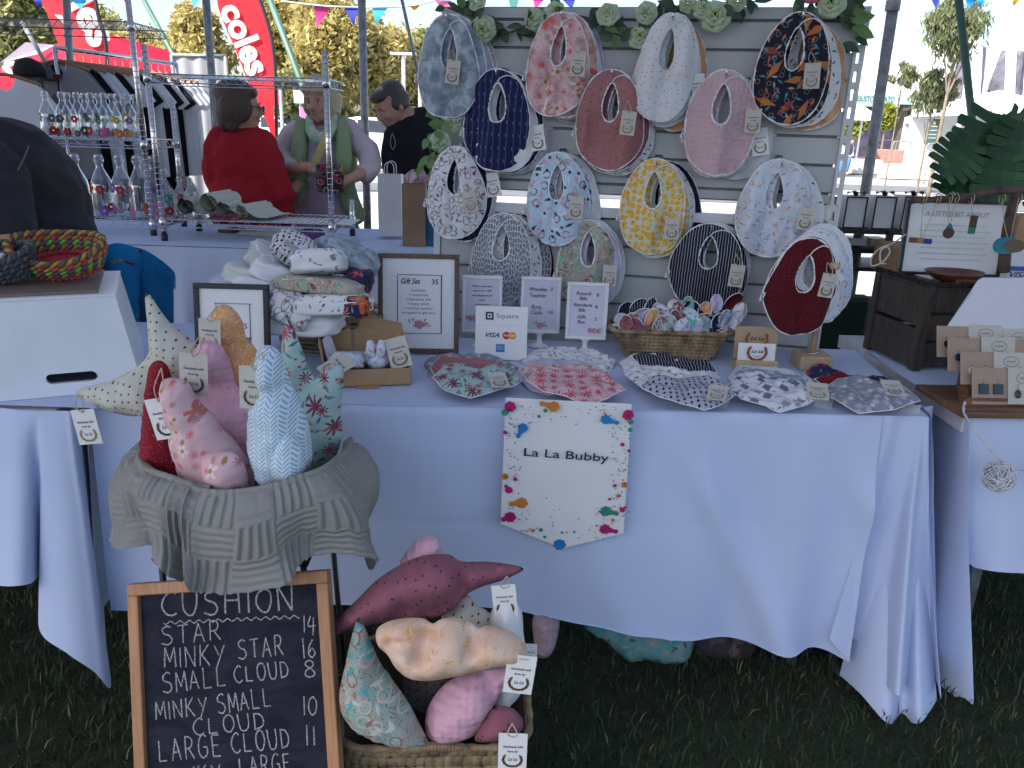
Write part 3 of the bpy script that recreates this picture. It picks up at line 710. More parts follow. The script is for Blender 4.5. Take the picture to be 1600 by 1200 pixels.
for i, (l, tp, r, b, fk, words, backs, tg, roll) in enumerate(BIBS):
    c = zzz((l+r)/2, tp); s = ppm(c); W = (r-l)/s*1.02; H = (b-tp)/s*1.02
    grp = None
    ta = None
    if tg:
        q = PS(tg[0], tg[1], .1); d = q-c; lx = d.dot(sd); ta = (lx, d.z, tg[2])
    top = c+sn*.0
    hang = thing  # hook first
    h = MB(); hp = V((0, 0, 0)); h.tube(catmull([V((0, .086, .004)), V((0, .04, 0)), V((0, -.02, -.004)), V((0, -.028, .010))], 5), .0028, 6)
    h.box((0, .080, .006), (.02, .006, .03))
    hk = solo('display_hook', h, CHROME, 'small metal slatwall hook carrying the bundle of %s bibs' % words, 'hook', loc=c+V((0, 0, -.012)), rot=(0, 0, SYAW), smooth=True, group='hooks on the slatwall')
    t0 = make_bib('baby_bib', '%s baby bib, front of its bundle on the slatwall' % words, 'baby bib', c-V((0, 0, 0)), SYAW, W, H, F[fk], i*5+1, 'bibs on the slatwall', ta, roll,
        hole=(.46 if i not in (4,) else .5, .42, .13), sectag=None)
    for k, bk in enumerate(backs):
        rn = random.Random(i*10+k); dx = (.004+.009*(k+1))*rn.uniform(.7, 1.3); dz = rn.uniform(-.010, .004)-.003*k
        loc = c - sn*(.023*(k+1)) + sd*dx*.8 + V((0, 0, dz))
        st = None
        if k == 0 and i in (1, 5, 7, 4): st = (W*.47, -H*.52 if i != 7 else -H*.25, -.2)
        make_bib('baby_bib', '%s bib, %s the %s bundle' % ({'cloudy': 'grey blue', 'lilac': 'lilac', 'ltgrey': 'pale grey', 'white': 'plain white', 'navy': 'dark navy', 'wdots': 'white dotted', 'coral': 'pink', 'floralw': 'white printed', 'mauve': 'mauve', 'pale': 'pale blue', 'orange': 'orange', 'minky': 'pink', 'fox': 'dark', 'dark': 'navy', 'animals': 'light blue', 'yellow': 'yellow', 'feather': 'grey', 'red': 'red', 'pin': 'black'}[bk], ORD[k+1], words),
            'baby bib', loc, SYAW, W*(1.0+.01*k), H*(1.01), F[bk], i*5+2+k, 'bibs on the slatwall', None, roll-rn.uniform(.03, .10)*(k+1)*.7, brand=(k == 0), overlap=False, sectag=st, nz=.25)
# loose blank labels seen hanging right of the navy bundle are the second tags above
# ---- red bibs on the wooden stand
q = P(1268, 560, 1.86); base = PZ(1266, 572, TZ+.003)
SB = base
st = thing('wooden_display_stand', 'pine dowel stand with square base holding the dark red bibs', 'display stand', (SB.x, SB.y, TZ+.001), 0)
s = ppm(base)
g = MB(); g.box((0, 0, .020), (.088, .085, .040)); part('base_block', g, LWOOD, st, bevel=.004)
g = MB(); g.tube([(0, 0, .04), (0, 0, .30)], .0095, 12); part('dowel', g, LWOOD, st, smooth=True)
g = MB(); g.tube([(0, -.075, .292), (0, .01, .285)], .009, 12); part('peg', g, LWOOD, st, smooth=True)
g = MB(); g.lathe([(.017, 0), (.017, .003), (.012, .005)], 14, c=(0, 0, .04)); part('washer', g, CHROME, st, smooth=True)
l, tp, r, b = 1210, 372, 1322, 528
cY = SB.y-.045; c = P((l+r)/2+3, tp, cY); s = ppm(c); W, H = (r-l)/s, (b-tp)/s
make_bib('baby_bib', 'dark red glittery baby bib at the front of the pine stand', 'baby bib', c, .05, W, H, F['red'], 71, 'bibs on the pine stand', (.052, -.085, .10), .02, hole=(.50, .42, .17))
for k, (bk, wd) in enumerate((('redb', 'dark red'), ('white', 'plain white'), ('floralw', 'white printed'), ('pale', 'pale mint'), ('white', 'white towelling'))):
    make_bib('baby_bib', '%s baby bib, %s on the pine stand behind the red one' % (wd, ['second', 'third', 'fourth', 'fifth', 'last'][k]), 'baby bib', c+V((.007+.009*k, .014*(k+1), .006*k+.003)), .05, W*1.02, H*1.0, F[bk], 73+k, 'bibs on the pine stand', None, -.06*k, nz=.25, brand=False, overlap=False, hole=(.50, .42, .17),
             sectag=(W*.46, -H*.42, .9) if k == 1 else None)
# ============================================================ flower garland on the slatwall
LEAFM = leafmat('garland_leaf', (.018, .045, .020), (.07, .13, .06), 30, .15, .45)
LEAFL = leafmat('garland_leaf_pale', (.10, .20, .06), (.22, .34, .14), 30, .25, .5)
PETW = mat('pale_green_petal', (.55, .66, .46), .6, var=.1, trans=.3)
PETC = mat('petal_centre', (.42, .58, .18), .6, var=.1)
def leaf_geo(g, c, d, up, L, Wd, curl=.2):
    d = V(d).normalized(); sx = d.cross(V(up)).normalized(); nz = sx.cross(d)
    row = []
    for i in range(5):
        t_ = i/4; w_ = Wd*sin(pi*min(1, t_*1.0+.04))**.8*(1-.25*t_); p = V(c)+d*L*t_-nz*L*curl*t_*t_
        row += [p-sx*w_+nz*w_*.3, p, p+sx*w_+nz*w_*.3]
    g.add(row, [(i*3+j, i*3+j+1, i*3+j+4, i*3+j+3) for i in range(4) for j in range(2)])
gl = thing('flower_garland', 'artificial garland of pale cabbage roses and green leaves along the top of the slatwall', 'garland', (SL.x, SL.y, 1.8))
path = [(700, 12), (740, 28), (770, 48), (800, 50), (860, 22), (925, 30), (955, 50), (1000, 60), (1030, 30), (1075, 15), (1115, 22), (1150, 5), (1200, -5), (1260, 0), (1310, 10), (1325, 40)]
pp = [PS(x, y, .03+.015*sin(i*2.1)) for i, (x, y) in enumerate(path)]; pc = catmull(pp, 8)
vine = MB(); vine.tube(pc, .0028, 6); part('vine', vine, mat('vine_stem', (.07, .10, .04), .7), gl, world=True, smooth=True)
pth2 = [(668, 165), (690, 190), (672, 225), (678, 262), (660, 255)]
pc2 = catmull([PS(x, y, .05) for x, y in pth2], 8); vine = MB(); vine.tube(pc2, .0026, 6); part('vine', vine, MATS['vine_stem'], gl, world=True, smooth=True)
def leaf_part(c, d, L, W_, m, rn):
    g = MB(); leaf_geo(g, c, d, (rn.uniform(-.4, .4), -1, rn.uniform(-.3, .5)), L, W_, rn.uniform(-.1, .35)); part('leaf', g, m, gl, world=True, smooth=True)
rn = random.Random(5)
pos = [(pc[int(k*(len(pc)-1)/105)], LEAFM) for k in range(105)]+[(pc2[int(k*(len(pc2)-1)/26)], LEAFL) for k in range(26)]
for c, m in pos:
    c = V(c)+sd*rn.uniform(-.02, .02)+V((0, 0, rn.uniform(-.012, .02)))+sn*rn.uniform(-.005, .02)
    a = rn.uniform(0, 2*pi); d = sd*cos(a)+V((0, 0, sin(a)*.9-.15))+sn*rn.uniform(-.1, .7)
    leaf_part(c, d, rn.uniform(.030, .062), rn.uniform(.010, .017), m if rn.random() < .8 else LEAFL, rn)
for (x, y, s) in ((1340, 35, 1.2), (1350, 50, 1), (1348, 62, .8), (1330, 70, .9), (1325, 28, 1.2), (1338, 18, 1.1), (1344, 45, 1.0), (1322, 8, 1.4), (1300, -2, 1.4), (1310, 20, 1.2), (1335, 5, 1)):
    c = PS(x-12, y-3, .04); d = sd*rn.uniform(.4, 1)+V((0, 0, rn.uniform(-.6, .2))); leaf_part(c, d, .052*s, .017*s, LEAFL if rn.random() < .5 else LEAFM, rn)
def rose(px, py, s, off=.055):
    c = PS(px, py, off); g = MB()
    ax = (sn+sd*rn.uniform(-.3, .3)+V((0, 0, rn.uniform(-.2, .5)))).normalized(); e1 = ax.orthogonal().normalized(); e2 = ax.cross(e1)
    for ring, (R, lift, n_, w_) in enumerate(((.005, .012, 3, .007), (.011, .011, 4, .010), (.018, .006, 5, .014), (.025, -.001, 6, .017))):
        g.m = 0 if ring > 0 else 1
        for k in range(n_):
            a = 2*pi*k/n_+ring*.7; d = e1*cos(a)+e2*sin(a); tn = ax.cross(d)
            def pf(u, v):
                q = c+d*(R*s*(.45+.75*v))+tn*(u-.5)*2*w_*s*sin(pi*(.15+.8*v))+ax*s*(lift+.006*sin(v*2.6)-.004*(2*u-1)**2*1.5); return q
            g.grid(pf, 4, 4)
    o = part('rose', g, [PETW, PETC], gl, world=True, smooth=True)
for x, y, s in ((755, 45, 1.25), (834, 30, 1.0), (950, 22, 1.1), (1000, 58, 1.1), (868, 17, .9), (1010, 20, 1.0), (1118, 25, 1.35), (1098, 14, .9), (1075, 6, .8), (1300, 5, 1.2), (688, 222, 1.15), (708, 190, 1.0), (745, 2, .9), (1152, 3, .8)):
    rose(x, y, s*1.05)
g = MB(); c = PS(1268, -2, .05); g.ell(c, (.022, .012, .012)); part('pink_flower', g, mat('pink_petal', (.65, .16, .28), .6), gl, world=True, smooth=True)
# ============================================================ inflated cloth shapes (cushions, folded bibs)
def inflate(poly2, R, step, seed=0, wr=.0, smooth=3, flat=.55, lump=0):
    """poly2: closed outline in metres (x,z); returns verts (x,y,z), faces with depth from distance to the seam"""
    P2 = np.array(poly2); n = len(P2)
    x0, y0 = P2.min(0); x1, y1 = P2.max(0)
    gx, gy = np.meshgrid(np.arange(x0, x1, step), np.arange(y0, y1, step*.87)); gx = gx.copy(); gx[::2] += step/2
    q = np.stack([gx.ravel(), gy.ravel()], 1)
    A = P2; B = np.roll(P2, -1, 0)
    def dist(q):
        d = B-A; t_ = np.clip(((q[:, None]-A)*d).sum(2)/np.maximum((d*d).sum(1), 1e-12), 0, 1)
        return np.sqrt((((A+t_[..., None]*d)-q[:, None])**2).sum(2)).min(1)
    ins = np.zeros(len(q), bool)
    for i in range(n):
        (ax, ay), (bx, by) = A[i], B[i]
        c = ((ay > q[:, 1]) != (by > q[:, 1])); xx = (bx-ax)*(q[:, 1]-ay)/((by-ay) if by != ay else 1e-9)+ax; ins ^= c & (q[:, 0] < xx)
    q = q[ins]; d = dist(q); q = q[d > step*.45]
    pts = [V(p) for p in P2]+[V(p) for p in q]
    r = delaunay_2d_cdt(pts, [(i, (i+1) % n) for i in range(n)], [], 1, 1e-6)
    v2 = np.array([tuple(p) for p in r[0]]); fs = [tuple(f) for f in r[2]]
    d = dist(v2); bd = d < 1e-6
    t_ = np.clip(d/R, 0, 1); h = R*flat*np.sqrt(np.maximum(0, 1-(1-t_)**2))*1.0
    # neighbour smoothing
    nb = [set() for _ in v2]
    for f in fs:
        for i in range(len(f)): nb[f[i]].add(f[i-1]); nb[f[i-1]].add(f[i])
    for _ in range(smooth):
        h2 = h.copy()
        for i, s in enumerate(nb):
            if not bd[i]: h2[i] = .4*h[i]+.6*np.mean([h[j] for j in s])
        h = h2
    return v2, fs, h, bd, d
def crisp(p2, seed):
    out = []; n = len(p2); rn = random.Random(seed)
    for i in range(n):
        a, b = np.array(p2[i]), np.array(p2[(i+1) % n]); L = np.linalg.norm(b-a); m = max(2, int(L/.010)); nn = np.array([-(b-a)[1], (b-a)[0]])/max(L, 1e-6); w_ = rn.uniform(-.0035, .0035)
        for k in range(m): t_ = k/m; out.append(a+(b-a)*t_+nn*(w_*sin(pi*t_)+(rn.uniform(-.0008, .0008) if k else 0)))
    return out
def cushion(name, label, cat, px, Y, m, R, plane=None, group=None, step=.009, seed=0, smooth=5, flat=.9, wr=.0065, catn=4, dimples=(), seam=None, creases=(), fold=0, sag=0, tilt=0, back=True, sag_noise=0, uvoff=None):
    """px: outline in picture measurements, carried to a real plane at distance Y (or plane=(origin, normal, xaxis))"""
    if plane is None:
        a = P(*px[0], Y); n_ = V((0, -cos(tilt), sin(tilt)*1.0)).normalized(); o_ = P(sum(p[0] for p in px)/len(px), sum(p[1] for p in px)/len(px), Y)
    else: o_, n_ = plane[:2]
    ex = V((1, 0, 0)); ex = (ex-n_*ex.dot(n_)).normalized(); ez = n_.cross(ex)*-1
    if ez.z < 0 and abs(n_.z) < .9: ez = -ez
    if abs(n_.z) >= .9 and ez.y < 0: ez = -ez
    pts = [PPL(x, y, o_, n_) for x, y in px]
    p2 = [((p-o_).dot(ex), (p-o_).dot(ez)) for p in pts]
    p2 = [tuple(p) for p in (catmull(p2, catn, True) if catn > 0 else crisp(p2, seed))]
    v2, fs, h, bd, d = inflate(p2, R, step, seed, smooth=smooth, flat=flat)
    bz = min(p[1] for p in p2); org = o_+ez*bz if abs(n_.z) < .9 else o_
    cr = [(((PPL(x, y, o_, n_)-o_).dot(ex)), ((PPL(x, y, o_, n_)-o_).dot(ez)), r_, dd) for x, y, r_, dd in dimples]
    ln = []
    for (xa, ya, xb, yb, r_, dd) in creases:
        a = PPL(xa, ya, o_, n_)-o_; b = PPL(xb, yb, o_, n_)-o_; ln.append((a.dot(ex), a.dot(ez), b.dot(ex), b.dot(ez), r_, dd))
    g = MB(); N_ = len(v2)
    def H(i, side):
        x, z = v2[i]; k = h[i]
        if side > 0:
            for (cx, cz, r_, dd) in cr: k -= dd*math.exp(-((x-cx)**2+(z-cz)**2)/(r_*r_))*(0 if bd[i] else 1)
            for (ax, az, bx, bz_, r_, dd) in ln:
                L2 = (bx-ax)**2+(bz_-az)**2; t_ = max(0, min(1, ((x-ax)*(bx-ax)+(z-az)*(bz_-az))/L2)); q = sqrt((x-ax-t_*(bx-ax))**2+(z-az-t_*(bz_-az))**2)
                k -= 1.5*dd*math.exp(-(q/(r_*1.1))**2)*min(1, d[i]/.008); k = max(k, min(h[i], .006))
        if not bd[i]:
            e = min(1, d[i]/.012); k += wr*e*(noise.noise(V((x*38+seed*9, z*38, seed)))+.6*noise.noise(V((x*90, z*90, seed+3)))+.7*noise.noise(V((x*15, z*15, seed+5))))
            if fold: k += fold*min(1, d[i]/.02)*(abs(noise.noise(V((x*16+seed*5, z*16, seed))))*2.2-.5+.5*noise.noise(V((x*34, z*34, seed+7))))
            # puckers running in from the seam
            k += wr*.6*math.exp(-d[i]/.02)*sin((x*cos(seed)+z*sin(seed+1))*240)*e
        return max(k, 0 if bd[i] else .0006)
    flip = ex.cross(ez).dot(n_) < 0
    ff_ = [f if not flip else f[::-1] for f in fs]
    up = uvoff or (seed*.31, seed*.17)
    front = [o_+ex*v2[i][0]+ez*v2[i][1]+n_*H(i, 1) for i in range(N_)]
    uvs = [(v2[i][0]*1.0+up[0], v2[i][1]+up[1]) for i in range(N_)]
    g.add(front, ff_, uvs)
    if back:
        idx = {i: (i if bd[i] else None) for i in range(N_)}; vs = []; 
        b0 = len(g.v)
        for i in range(N_):
            if idx[i] is None: idx[i] = b0+len(vs); vs.append(o_+ex*v2[i][0]+ez*v2[i][1]-n_*H(i, -1)*.9)
        g.v += [tuple(p) for p in vs]; g.uv += [uvs[i] for i in range(N_) if not bd[i]]
        g.f += [tuple(idx[j] for j in f[::-1]) for f in ff_]; g.mi += [0]*len(ff_)
    t = thing(name, label, cat, org, 0, group)
    f = part('cover', g, m, t, smooth=True, world=True)
    if seam:
        e = MB(); n2 = len(p2)
        pts_ = [o_+ex*p[0]+ez*p[1]+n_*0 for p in p2]; e.tube(pts_+[pts_[0]], .0016 if seam is True else seam, 5, cap=False); part('seam', e, m if seam is True else F['edge'], t, smooth=True, world=True)
    t['_'] = 0; del t['_']
    return t
def wtag(t, px, py, Y, s=1.0, rot=0, to=None, white=False):
    """swing tag of a thing, top centre at a picture place"""
    p = P(px, py, Y)-V(t.location); swing_tag(t, tuple(p), (0, rot, 0), s, tuple(P(*to, Y+.01)-V(t.location)) if to else None, white)
# ---- raised basket of cushions with the knitted blanket
BY = 1.36
cushion('star_cushion', 'cream star cushion with small black dots leaning out of the blanket-lined basket', 'cushion', [(123, 608), (180, 592), (228, 560), (231, 520), (228, 456), (262, 500), (310, 540), (330, 560), (310, 620), (300, 700), (240, 700), (228, 655), (200, 650), (160, 640), (128, 622)], 1.44, F['star'], .075, seed=1, smooth=6, flat=.62, creases=[(228, 580, 300, 640, .02, 0.018)])
cushion('cloud_cushion', 'peach orange vine print cloud cushion standing at the back of the raised basket', 'cushion', [(330, 490), (345, 476), (362, 480), (378, 500), (385, 528), (400, 545), (420, 580), (420, 640), (400, 680), (350, 660), (345, 590), (334, 560), (326, 530)], 1.46, F['orange'], .06, seed=2, flat=.85, creases=[(335, 548, 395, 528, .016, .02)])
cushion('star_cushion', 'mint green floral star cushion at the right side of the raised basket', 'cushion', [(446, 495), (452, 496), (468, 535), (490, 588), (510, 578), (536, 572), (533, 640), (535, 680), (520, 720), (480, 750), (440, 740), (425, 690), (440, 600), (438, 560)], 1.42, F['teal'], .07, seed=3, smooth=6, flat=.62, creases=[(488, 590, 450, 640, .018, 0.024)])
cushion('cloud_cushion', 'soft plain pink minky cloud cushion in the middle of the raised basket', 'cushion', [(312, 536), (330, 532), (352, 548), (364, 580), (372, 604), (400, 610), (430, 640), (440, 700), (420, 740), (360, 740), (310, 700), (296, 640), (305, 600), (300, 560)], 1.40, F['pinkm'], .075, seed=4, flat=.8, creases=[(300, 610, 372, 604, .02, 0.033)])
cushion('star_cushion', 'deep red cushion with tiny pale flecks at the left of the raised basket', 'cushion', [(234, 572), (248, 563), (262, 572), (272, 600), (290, 650), (310, 720), (300, 764), (262, 756), (228, 738), (219, 700), (224, 640), (228, 600)], 1.36, F['redstar'], .07, seed=5, flat=.8)
c1 = cushion('cloud_cushion', 'pink and coral floral lumpy cloud cushion lying forward over the blanket rim', 'cushion', [(250, 602), (268, 590), (292, 598), (310, 626), (330, 652), (352, 676), (376, 704), (392, 734), (397, 762), (372, 775), (330, 770), (298, 768), (280, 740), (270, 700), (258, 650)], 1.27, F['coralc'], .065, seed=6, flat=1.0, creases=[(262, 668, 312, 658, .012, .010)], step=.008)
cushion('cloud_cushion', 'small pink and coral floral end lobe cushion with tan spots nodding over the blanket', 'cushion', [(318, 712), (345, 706), (372, 712), (386, 738), (384, 765), (360, 773), (335, 768), (318, 750), (312, 728)], 1.215, F['coralc'], .045, seed=7, flat=.95, step=.008)
cushion('cloud_cushion', 'pale blue herringbone cloud cushion standing at the front of the raised basket', 'cushion', [(402, 548), (416, 539), (434, 546), (446, 570), (456, 604), (474, 640), (487, 690), (485, 730), (466, 754), (430, 758), (404, 750), (390, 715), (386, 670), (392, 620), (396, 575)], 1.25, F['herring'], .075, seed=8, flat=.95, creases=[(392, 610, 450, 600, .014, .010)], step=.008)
cushion('cloud_cushion', 'pale blue herringbone round lobe cushion bulging over the blanket rim', 'cushion', [(424, 690), (444, 672), (466, 690), (478, 722), (470, 752), (446, 758), (424, 746), (416, 716)], 1.205, F['herring'], .04, seed=9, flat=.9, step=.008)
for nm, args in (('t1', None),): pass
def find(lbl):
    for o in bpy.data.objects:
        if o.get('label', '').startswith(lbl): return o
wtag(find('cream star'), 128, 640, 1.42, .92, -.12, (122, 616), white=True)
wtag(find('deep red cushion'), 246, 622, 1.25, .95, -.2, (252, 575), white=True)
wtag(find('soft plain pink'), 302, 552, 1.31, 1.0, .08, (312, 525))
wtag(find('pale blue herringbone cloud'), 396, 572, 1.22, .95, .05, (410, 550))
wtag(find('peach orange'), 327, 498, 1.40, .8, .06, (338, 482))
# basket (dark wire stool under the blanket)
sk = thing('wire_stool', 'black wire stand holding the cushion basket up in front of the table', 'stand', (P(385, 800, BY).x, BY, 0))
g = MB()
for x, y in ((-.13, -.09), (.13, -.09), (-.13, .12), (.13, .12)):
    g.tube([(x, y, .585), (x*1.15, y*1.15, 0)], .006, 6)
for z in (.15, .58): g.tube([(-.14, -.10, z), (.14, -.10, z), (.14, .13, z), (-.14, .13, z), (-.14, -.10, z)], .005, 6)
part('frame', g, BLACKM, sk, smooth=True)
bk = thing('wicker_basket', 'wicker basket hidden under the grey knitted blanket, full of cushions', 'basket', (P(385, 780, BY).x, BY, .44))
g = MB(); g.lathe([(.08, .145), (.10, .15), (.15, .21), (.14, .21), (.09, .16)], 28, sc=(1, .66)); part('basket_wall', g, mat('dark_wicker', (.10, .07, .04), .8, bump=.5), bk, smooth=True)
# blanket: rim curve to hem curve
bl = thing('knitted_blanket', 'grey basket-weave knitted blanket draped over the rim of the raised cushion basket', 'blanket', (P(385, 780, BY).x, 1.3, .45))
def blanket(cols, nu, nv, seed, bul=.035, rip=.010):
    T = catmull([c[0] for c in cols], nu); B = catmull([c[1] for c in cols], nu); n = len(T)-1; g = MB()
    LL = [0]
    for i in range(n): LL.append(LL[-1]+np.linalg.norm((T[i+1]+B[i+1])/2-(T[i]+B[i])/2)*1.15)
    def fn(u, v):
        i = min(int(round(u*n)), n); a, b = V(T[i]), V(B[i]); nu_ = nu
        out = V((a.x-bk.location.x, (a.y-BY)*1.2, 0)).normalized()
        if v < .12:
            k = v/.12; return a+out*(-.012+.02*sin(k*pi/2))+V((0, 0, .010*sin(k*pi)))
        k = (v-.12)/.88; p = a.lerp(b, k)+out*(.008+bul*sin(pi*min(1, k*1.25)**.7)*(1-k*.5))
        LU = LL[i]*13; LV = v*.23*13; chk = (int(math.floor(LU))+int(math.floor(LV))) % 2; p = p+out*(.0017*sin(LU*6.283*4.5) if chk else .0004*sin(LV*6.283*4.5))
        fl = rip*sin(u*n/nu*2.2+seed+1.5*k)*k+.6*rip*noise.noise(V((p.x*14, p.z*7, seed)))*2
        return p+out*fl+V((fl*.5, 0, .004*noise.noise(V((u*40, v*3, seed)))))
    g.grid(fn, n, nv, lambda u, v: (LL[min(int(round(u*n)), n)], v*.23)); return g
def ringp(px, py, Y): return P(px, py, Y)
cols = [(ringp(546, 690, 1.42), ringp(545, 760, 1.50)), (ringp(542, 706, 1.34), ringp(583, 885, 1.34)), (ringp(522, 723, 1.25), ringp(575, 870, 1.27)), (ringp(500, 738, 1.20), ringp(540, 862, 1.19)), (ringp(460, 752, 1.17), ringp(480, 885, 1.15)), (ringp(420, 764, 1.155), ringp(430, 905, 1.13)),
        (ringp(380, 771, 1.15), ringp(370, 922, 1.12)), (ringp(340, 773, 1.15), ringp(320, 925, 1.12)), (ringp(310, 768, 1.16), ringp(292, 900, 1.125)), (ringp(302, 760, 1.165), ringp(288, 850, 1.13))]
part('draped_panel', blanket(cols, 34, 120, 1, bul=.028, rip=.020), F['knit'], bl, smooth=True, world=True)
cols = [(ringp(330, 766, 1.17), ringp(318, 890, 1.165)), (ringp(300, 760, 1.18), ringp(298, 905, 1.17)), (ringp(270, 750, 1.19), ringp(262, 855, 1.18)), (ringp(240, 740, 1.22), ringp(246, 862, 1.20)), (ringp(230, 734, 1.26), ringp(225, 850, 1.22)), (ringp(222, 724, 1.32), ringp(196, 848, 1.26)),
        (ringp(220, 714, 1.38), ringp(184, 800, 1.33)), (ringp(226, 702, 1.44), ringp(172, 755, 1.42)), (ringp(230, 690, 1.50), ringp(200, 780, 1.5))]
part('gathered_panel', blanket(cols, 28, 90, 2, bul=.030, rip=.040), F['knit'], bl, smooth=True, world=True)
# ============================================================ chalkboard with single-stroke hand lettering
ctr = P(360, 900, 1.27)
top_l, top_r = P(203, 912, 1.23), P(514, 890, 1.19)
bz = 0.0
cbx = (top_r-top_l); cbx.normalize()
lean = V((-.02, .42, 1)).normalized(); cn = cbx.cross(lean).normalized(); 
if cn.y > 0: cn = -cn
cz_ = cn.cross(cbx)*-1
if cz_.z < 0: cz_ = -cz_
CW = (top_r-top_l).length; CHt = .62
cb = thing('chalkboard', 'chalkboard price list in a tan wooden frame listing cushion prices, leaning below the raised basket', 'chalkboard', (top_l+top_r)/2-cz_*CHt)
M3 = Matrix((cbx, -cn, cz_)).transposed(); cb.rotation_euler = M3.to_euler()
fw = .020*CW/.36
for nm, c, d in (('frame_rail', (0, 0, CHt-fw/2), (CW, .022, fw)), ('frame_rail', (0, 0, fw/2), (CW, .022, fw)), ('frame_stile', (-CW/2+fw/2, 0, CHt/2), (fw, .0215, CHt-2*fw)), ('frame_stile', (CW/2-fw/2, 0, CHt/2), (fw, .0215, CHt-2*fw))):
    g = MB(); g.box(c, d); part(nm, g, TWOOD, cb, bevel=.002)
t = NT('slate'); o_ = t.obj(); n = t.noise(t.n('ShaderNodeMapping', {'Vector': o_, 'Scale': (3, 1, 6)}).outputs[0], 3, 5, .7, .8)
t.set(t.b.inputs['Base Color'], t.mix(t.math('MULTIPLY', t.ramp(n, .4, .8), .5), (.009, .010, 0.022), (.055, .060, .075))); t.b.inputs['Roughness'].default_value = .8; t.b.inputs['Specular IOR Level'].default_value = .2; MATS['slate'] = t.m
g = MB(); g.box((0, .002, CHt/2), (CW-fw*1.6, .006, CHt-fw*1.6)); slate = part('slate', g, t.m, cb)
SF = {'C': [[(.9, .9), (.6, 1), (.2, .8), (0, .45), (.2, .1), (.6, 0), (.95, .12)]], 'U': [[(0, 1), (.05, .3), (.3, 0), (.7, .05), (.9, .4), (.9, 1)]], 'S': [[(.85, .9), (.5, 1), (.1, .82), (.2, .6), (.7, .45), (.85, .2), (.5, 0), (0, .1)]],
 'H': [[(.05, 1), (0, 0)], [(.85, 1), (.9, 0)], [(0, .5), (.9, .5)]], 'I': [[(.3, 1), (.3, 0)]], 'J': [[(.3, 1), (.3, 0)]], 'O': [[(.5, 1), (.1, .8), (0, .4), (.25, 0.045), (.65, 0), (.95, .4), (.85, .85), (.5, 1)]], 'N': [[(.05, 0), (0, 1)], [(0, 1), (.85, 0)], [(.85, 0), (.9, 1.05)]],
 'T': [[(0, .97), (.95, 1)], [(.5, 1), (.45, 0)]], 'A': [[(0, 0), (.45, 1)], [(.45, 1), (.9, 0)], [(.15, .38), (.75, .38)]], 'R': [[(.05, 0), (.1, 1)], [(.1, 1), (.6, .95), (.75, .75), (.55, .52), (.1, .48)], [(.35, .5), (.9, 0)]],
 'M': [[(0, 0), (.08, 1)], [(.08, 1), (.5, .25)], [(.5, .25), (.95, 1)], [(.95, 1), (1.05, 0)]], 'K': [[(.05, 1), (0, 0)], [(.8, 1), (.05, .45)], [(.2, .52), (.9, 0)]], 'Y': [[(0, 1), (.4, .5)], [(.9, 1), (.15, -.1)]], 'L': [[(.1, 1), (.05, 0.045)], [(.05, 0.045), (.8, .05)]],
 'D': [[(.1, 0), (.1, 1)], [(0, 1), (.6, .92), (.9, .55), (.7, .12), (0, 0)]], 'G': [[(.85, .9), (.5, 1), (.1, .75), (.05, .3), (.4, 0), (.85, .15), (.85, .45), (.5, .45)]], 'E': [[(.1, 1), (.1, 0)], [(.1, 1), (.8, 1)], [(.1, .52), (.7, .52)], [(.1, 0), (.85, 0)]],
 '1': [[(.4, 1), (.4, 0)]], '4': [[(.3, 1), (0, .42), (.95, .45)], [(.65, .9), (.6, -.1)]], '6': [[(.7, 1), (.2, .6), (.1, .2), (.5, 0), (.85, .25), (.5, .5), (.15, .3)]], '8': [[(.8, .85), (.4, 1), (.1, .75), (.75, .4), (.8, .12), (.4, 0), (.05, .15), (.2, .42), (.7, .65), (.8, .85)]],
 '0': [[(.5, 1), (.1, .8), (.05, .3), (.4, 0), (.85, .25), (.85, .75), (.5, 1)]]}
NARROW = {'I': .45, '1': .5, 'J': .5}
t = NT('chalk'); t.set(t.b.inputs['Base Color'], (.50, .50, .52)); t.b.inputs['Roughness'].default_value = 1
n = t.noise(t.obj(), 700, 2, .8); tr = t.n('ShaderNodeBsdfTransparent'); mx = t.n('ShaderNodeMixShader', {0: t.ramp(n, .44, .60), 1: t.b.outputs[0], 2: tr.outputs[0]}); t.t.links.new(mx.outputs[0], t.out.inputs[0]); CHALK = t.m
def cb_local(px, py):
    p = PPL(px, py, (top_l+top_r)/2+cn*.004, cn); d = p-V(cb.location); return d.dot(cbx), d.dot(cz_)
yb = -.0016
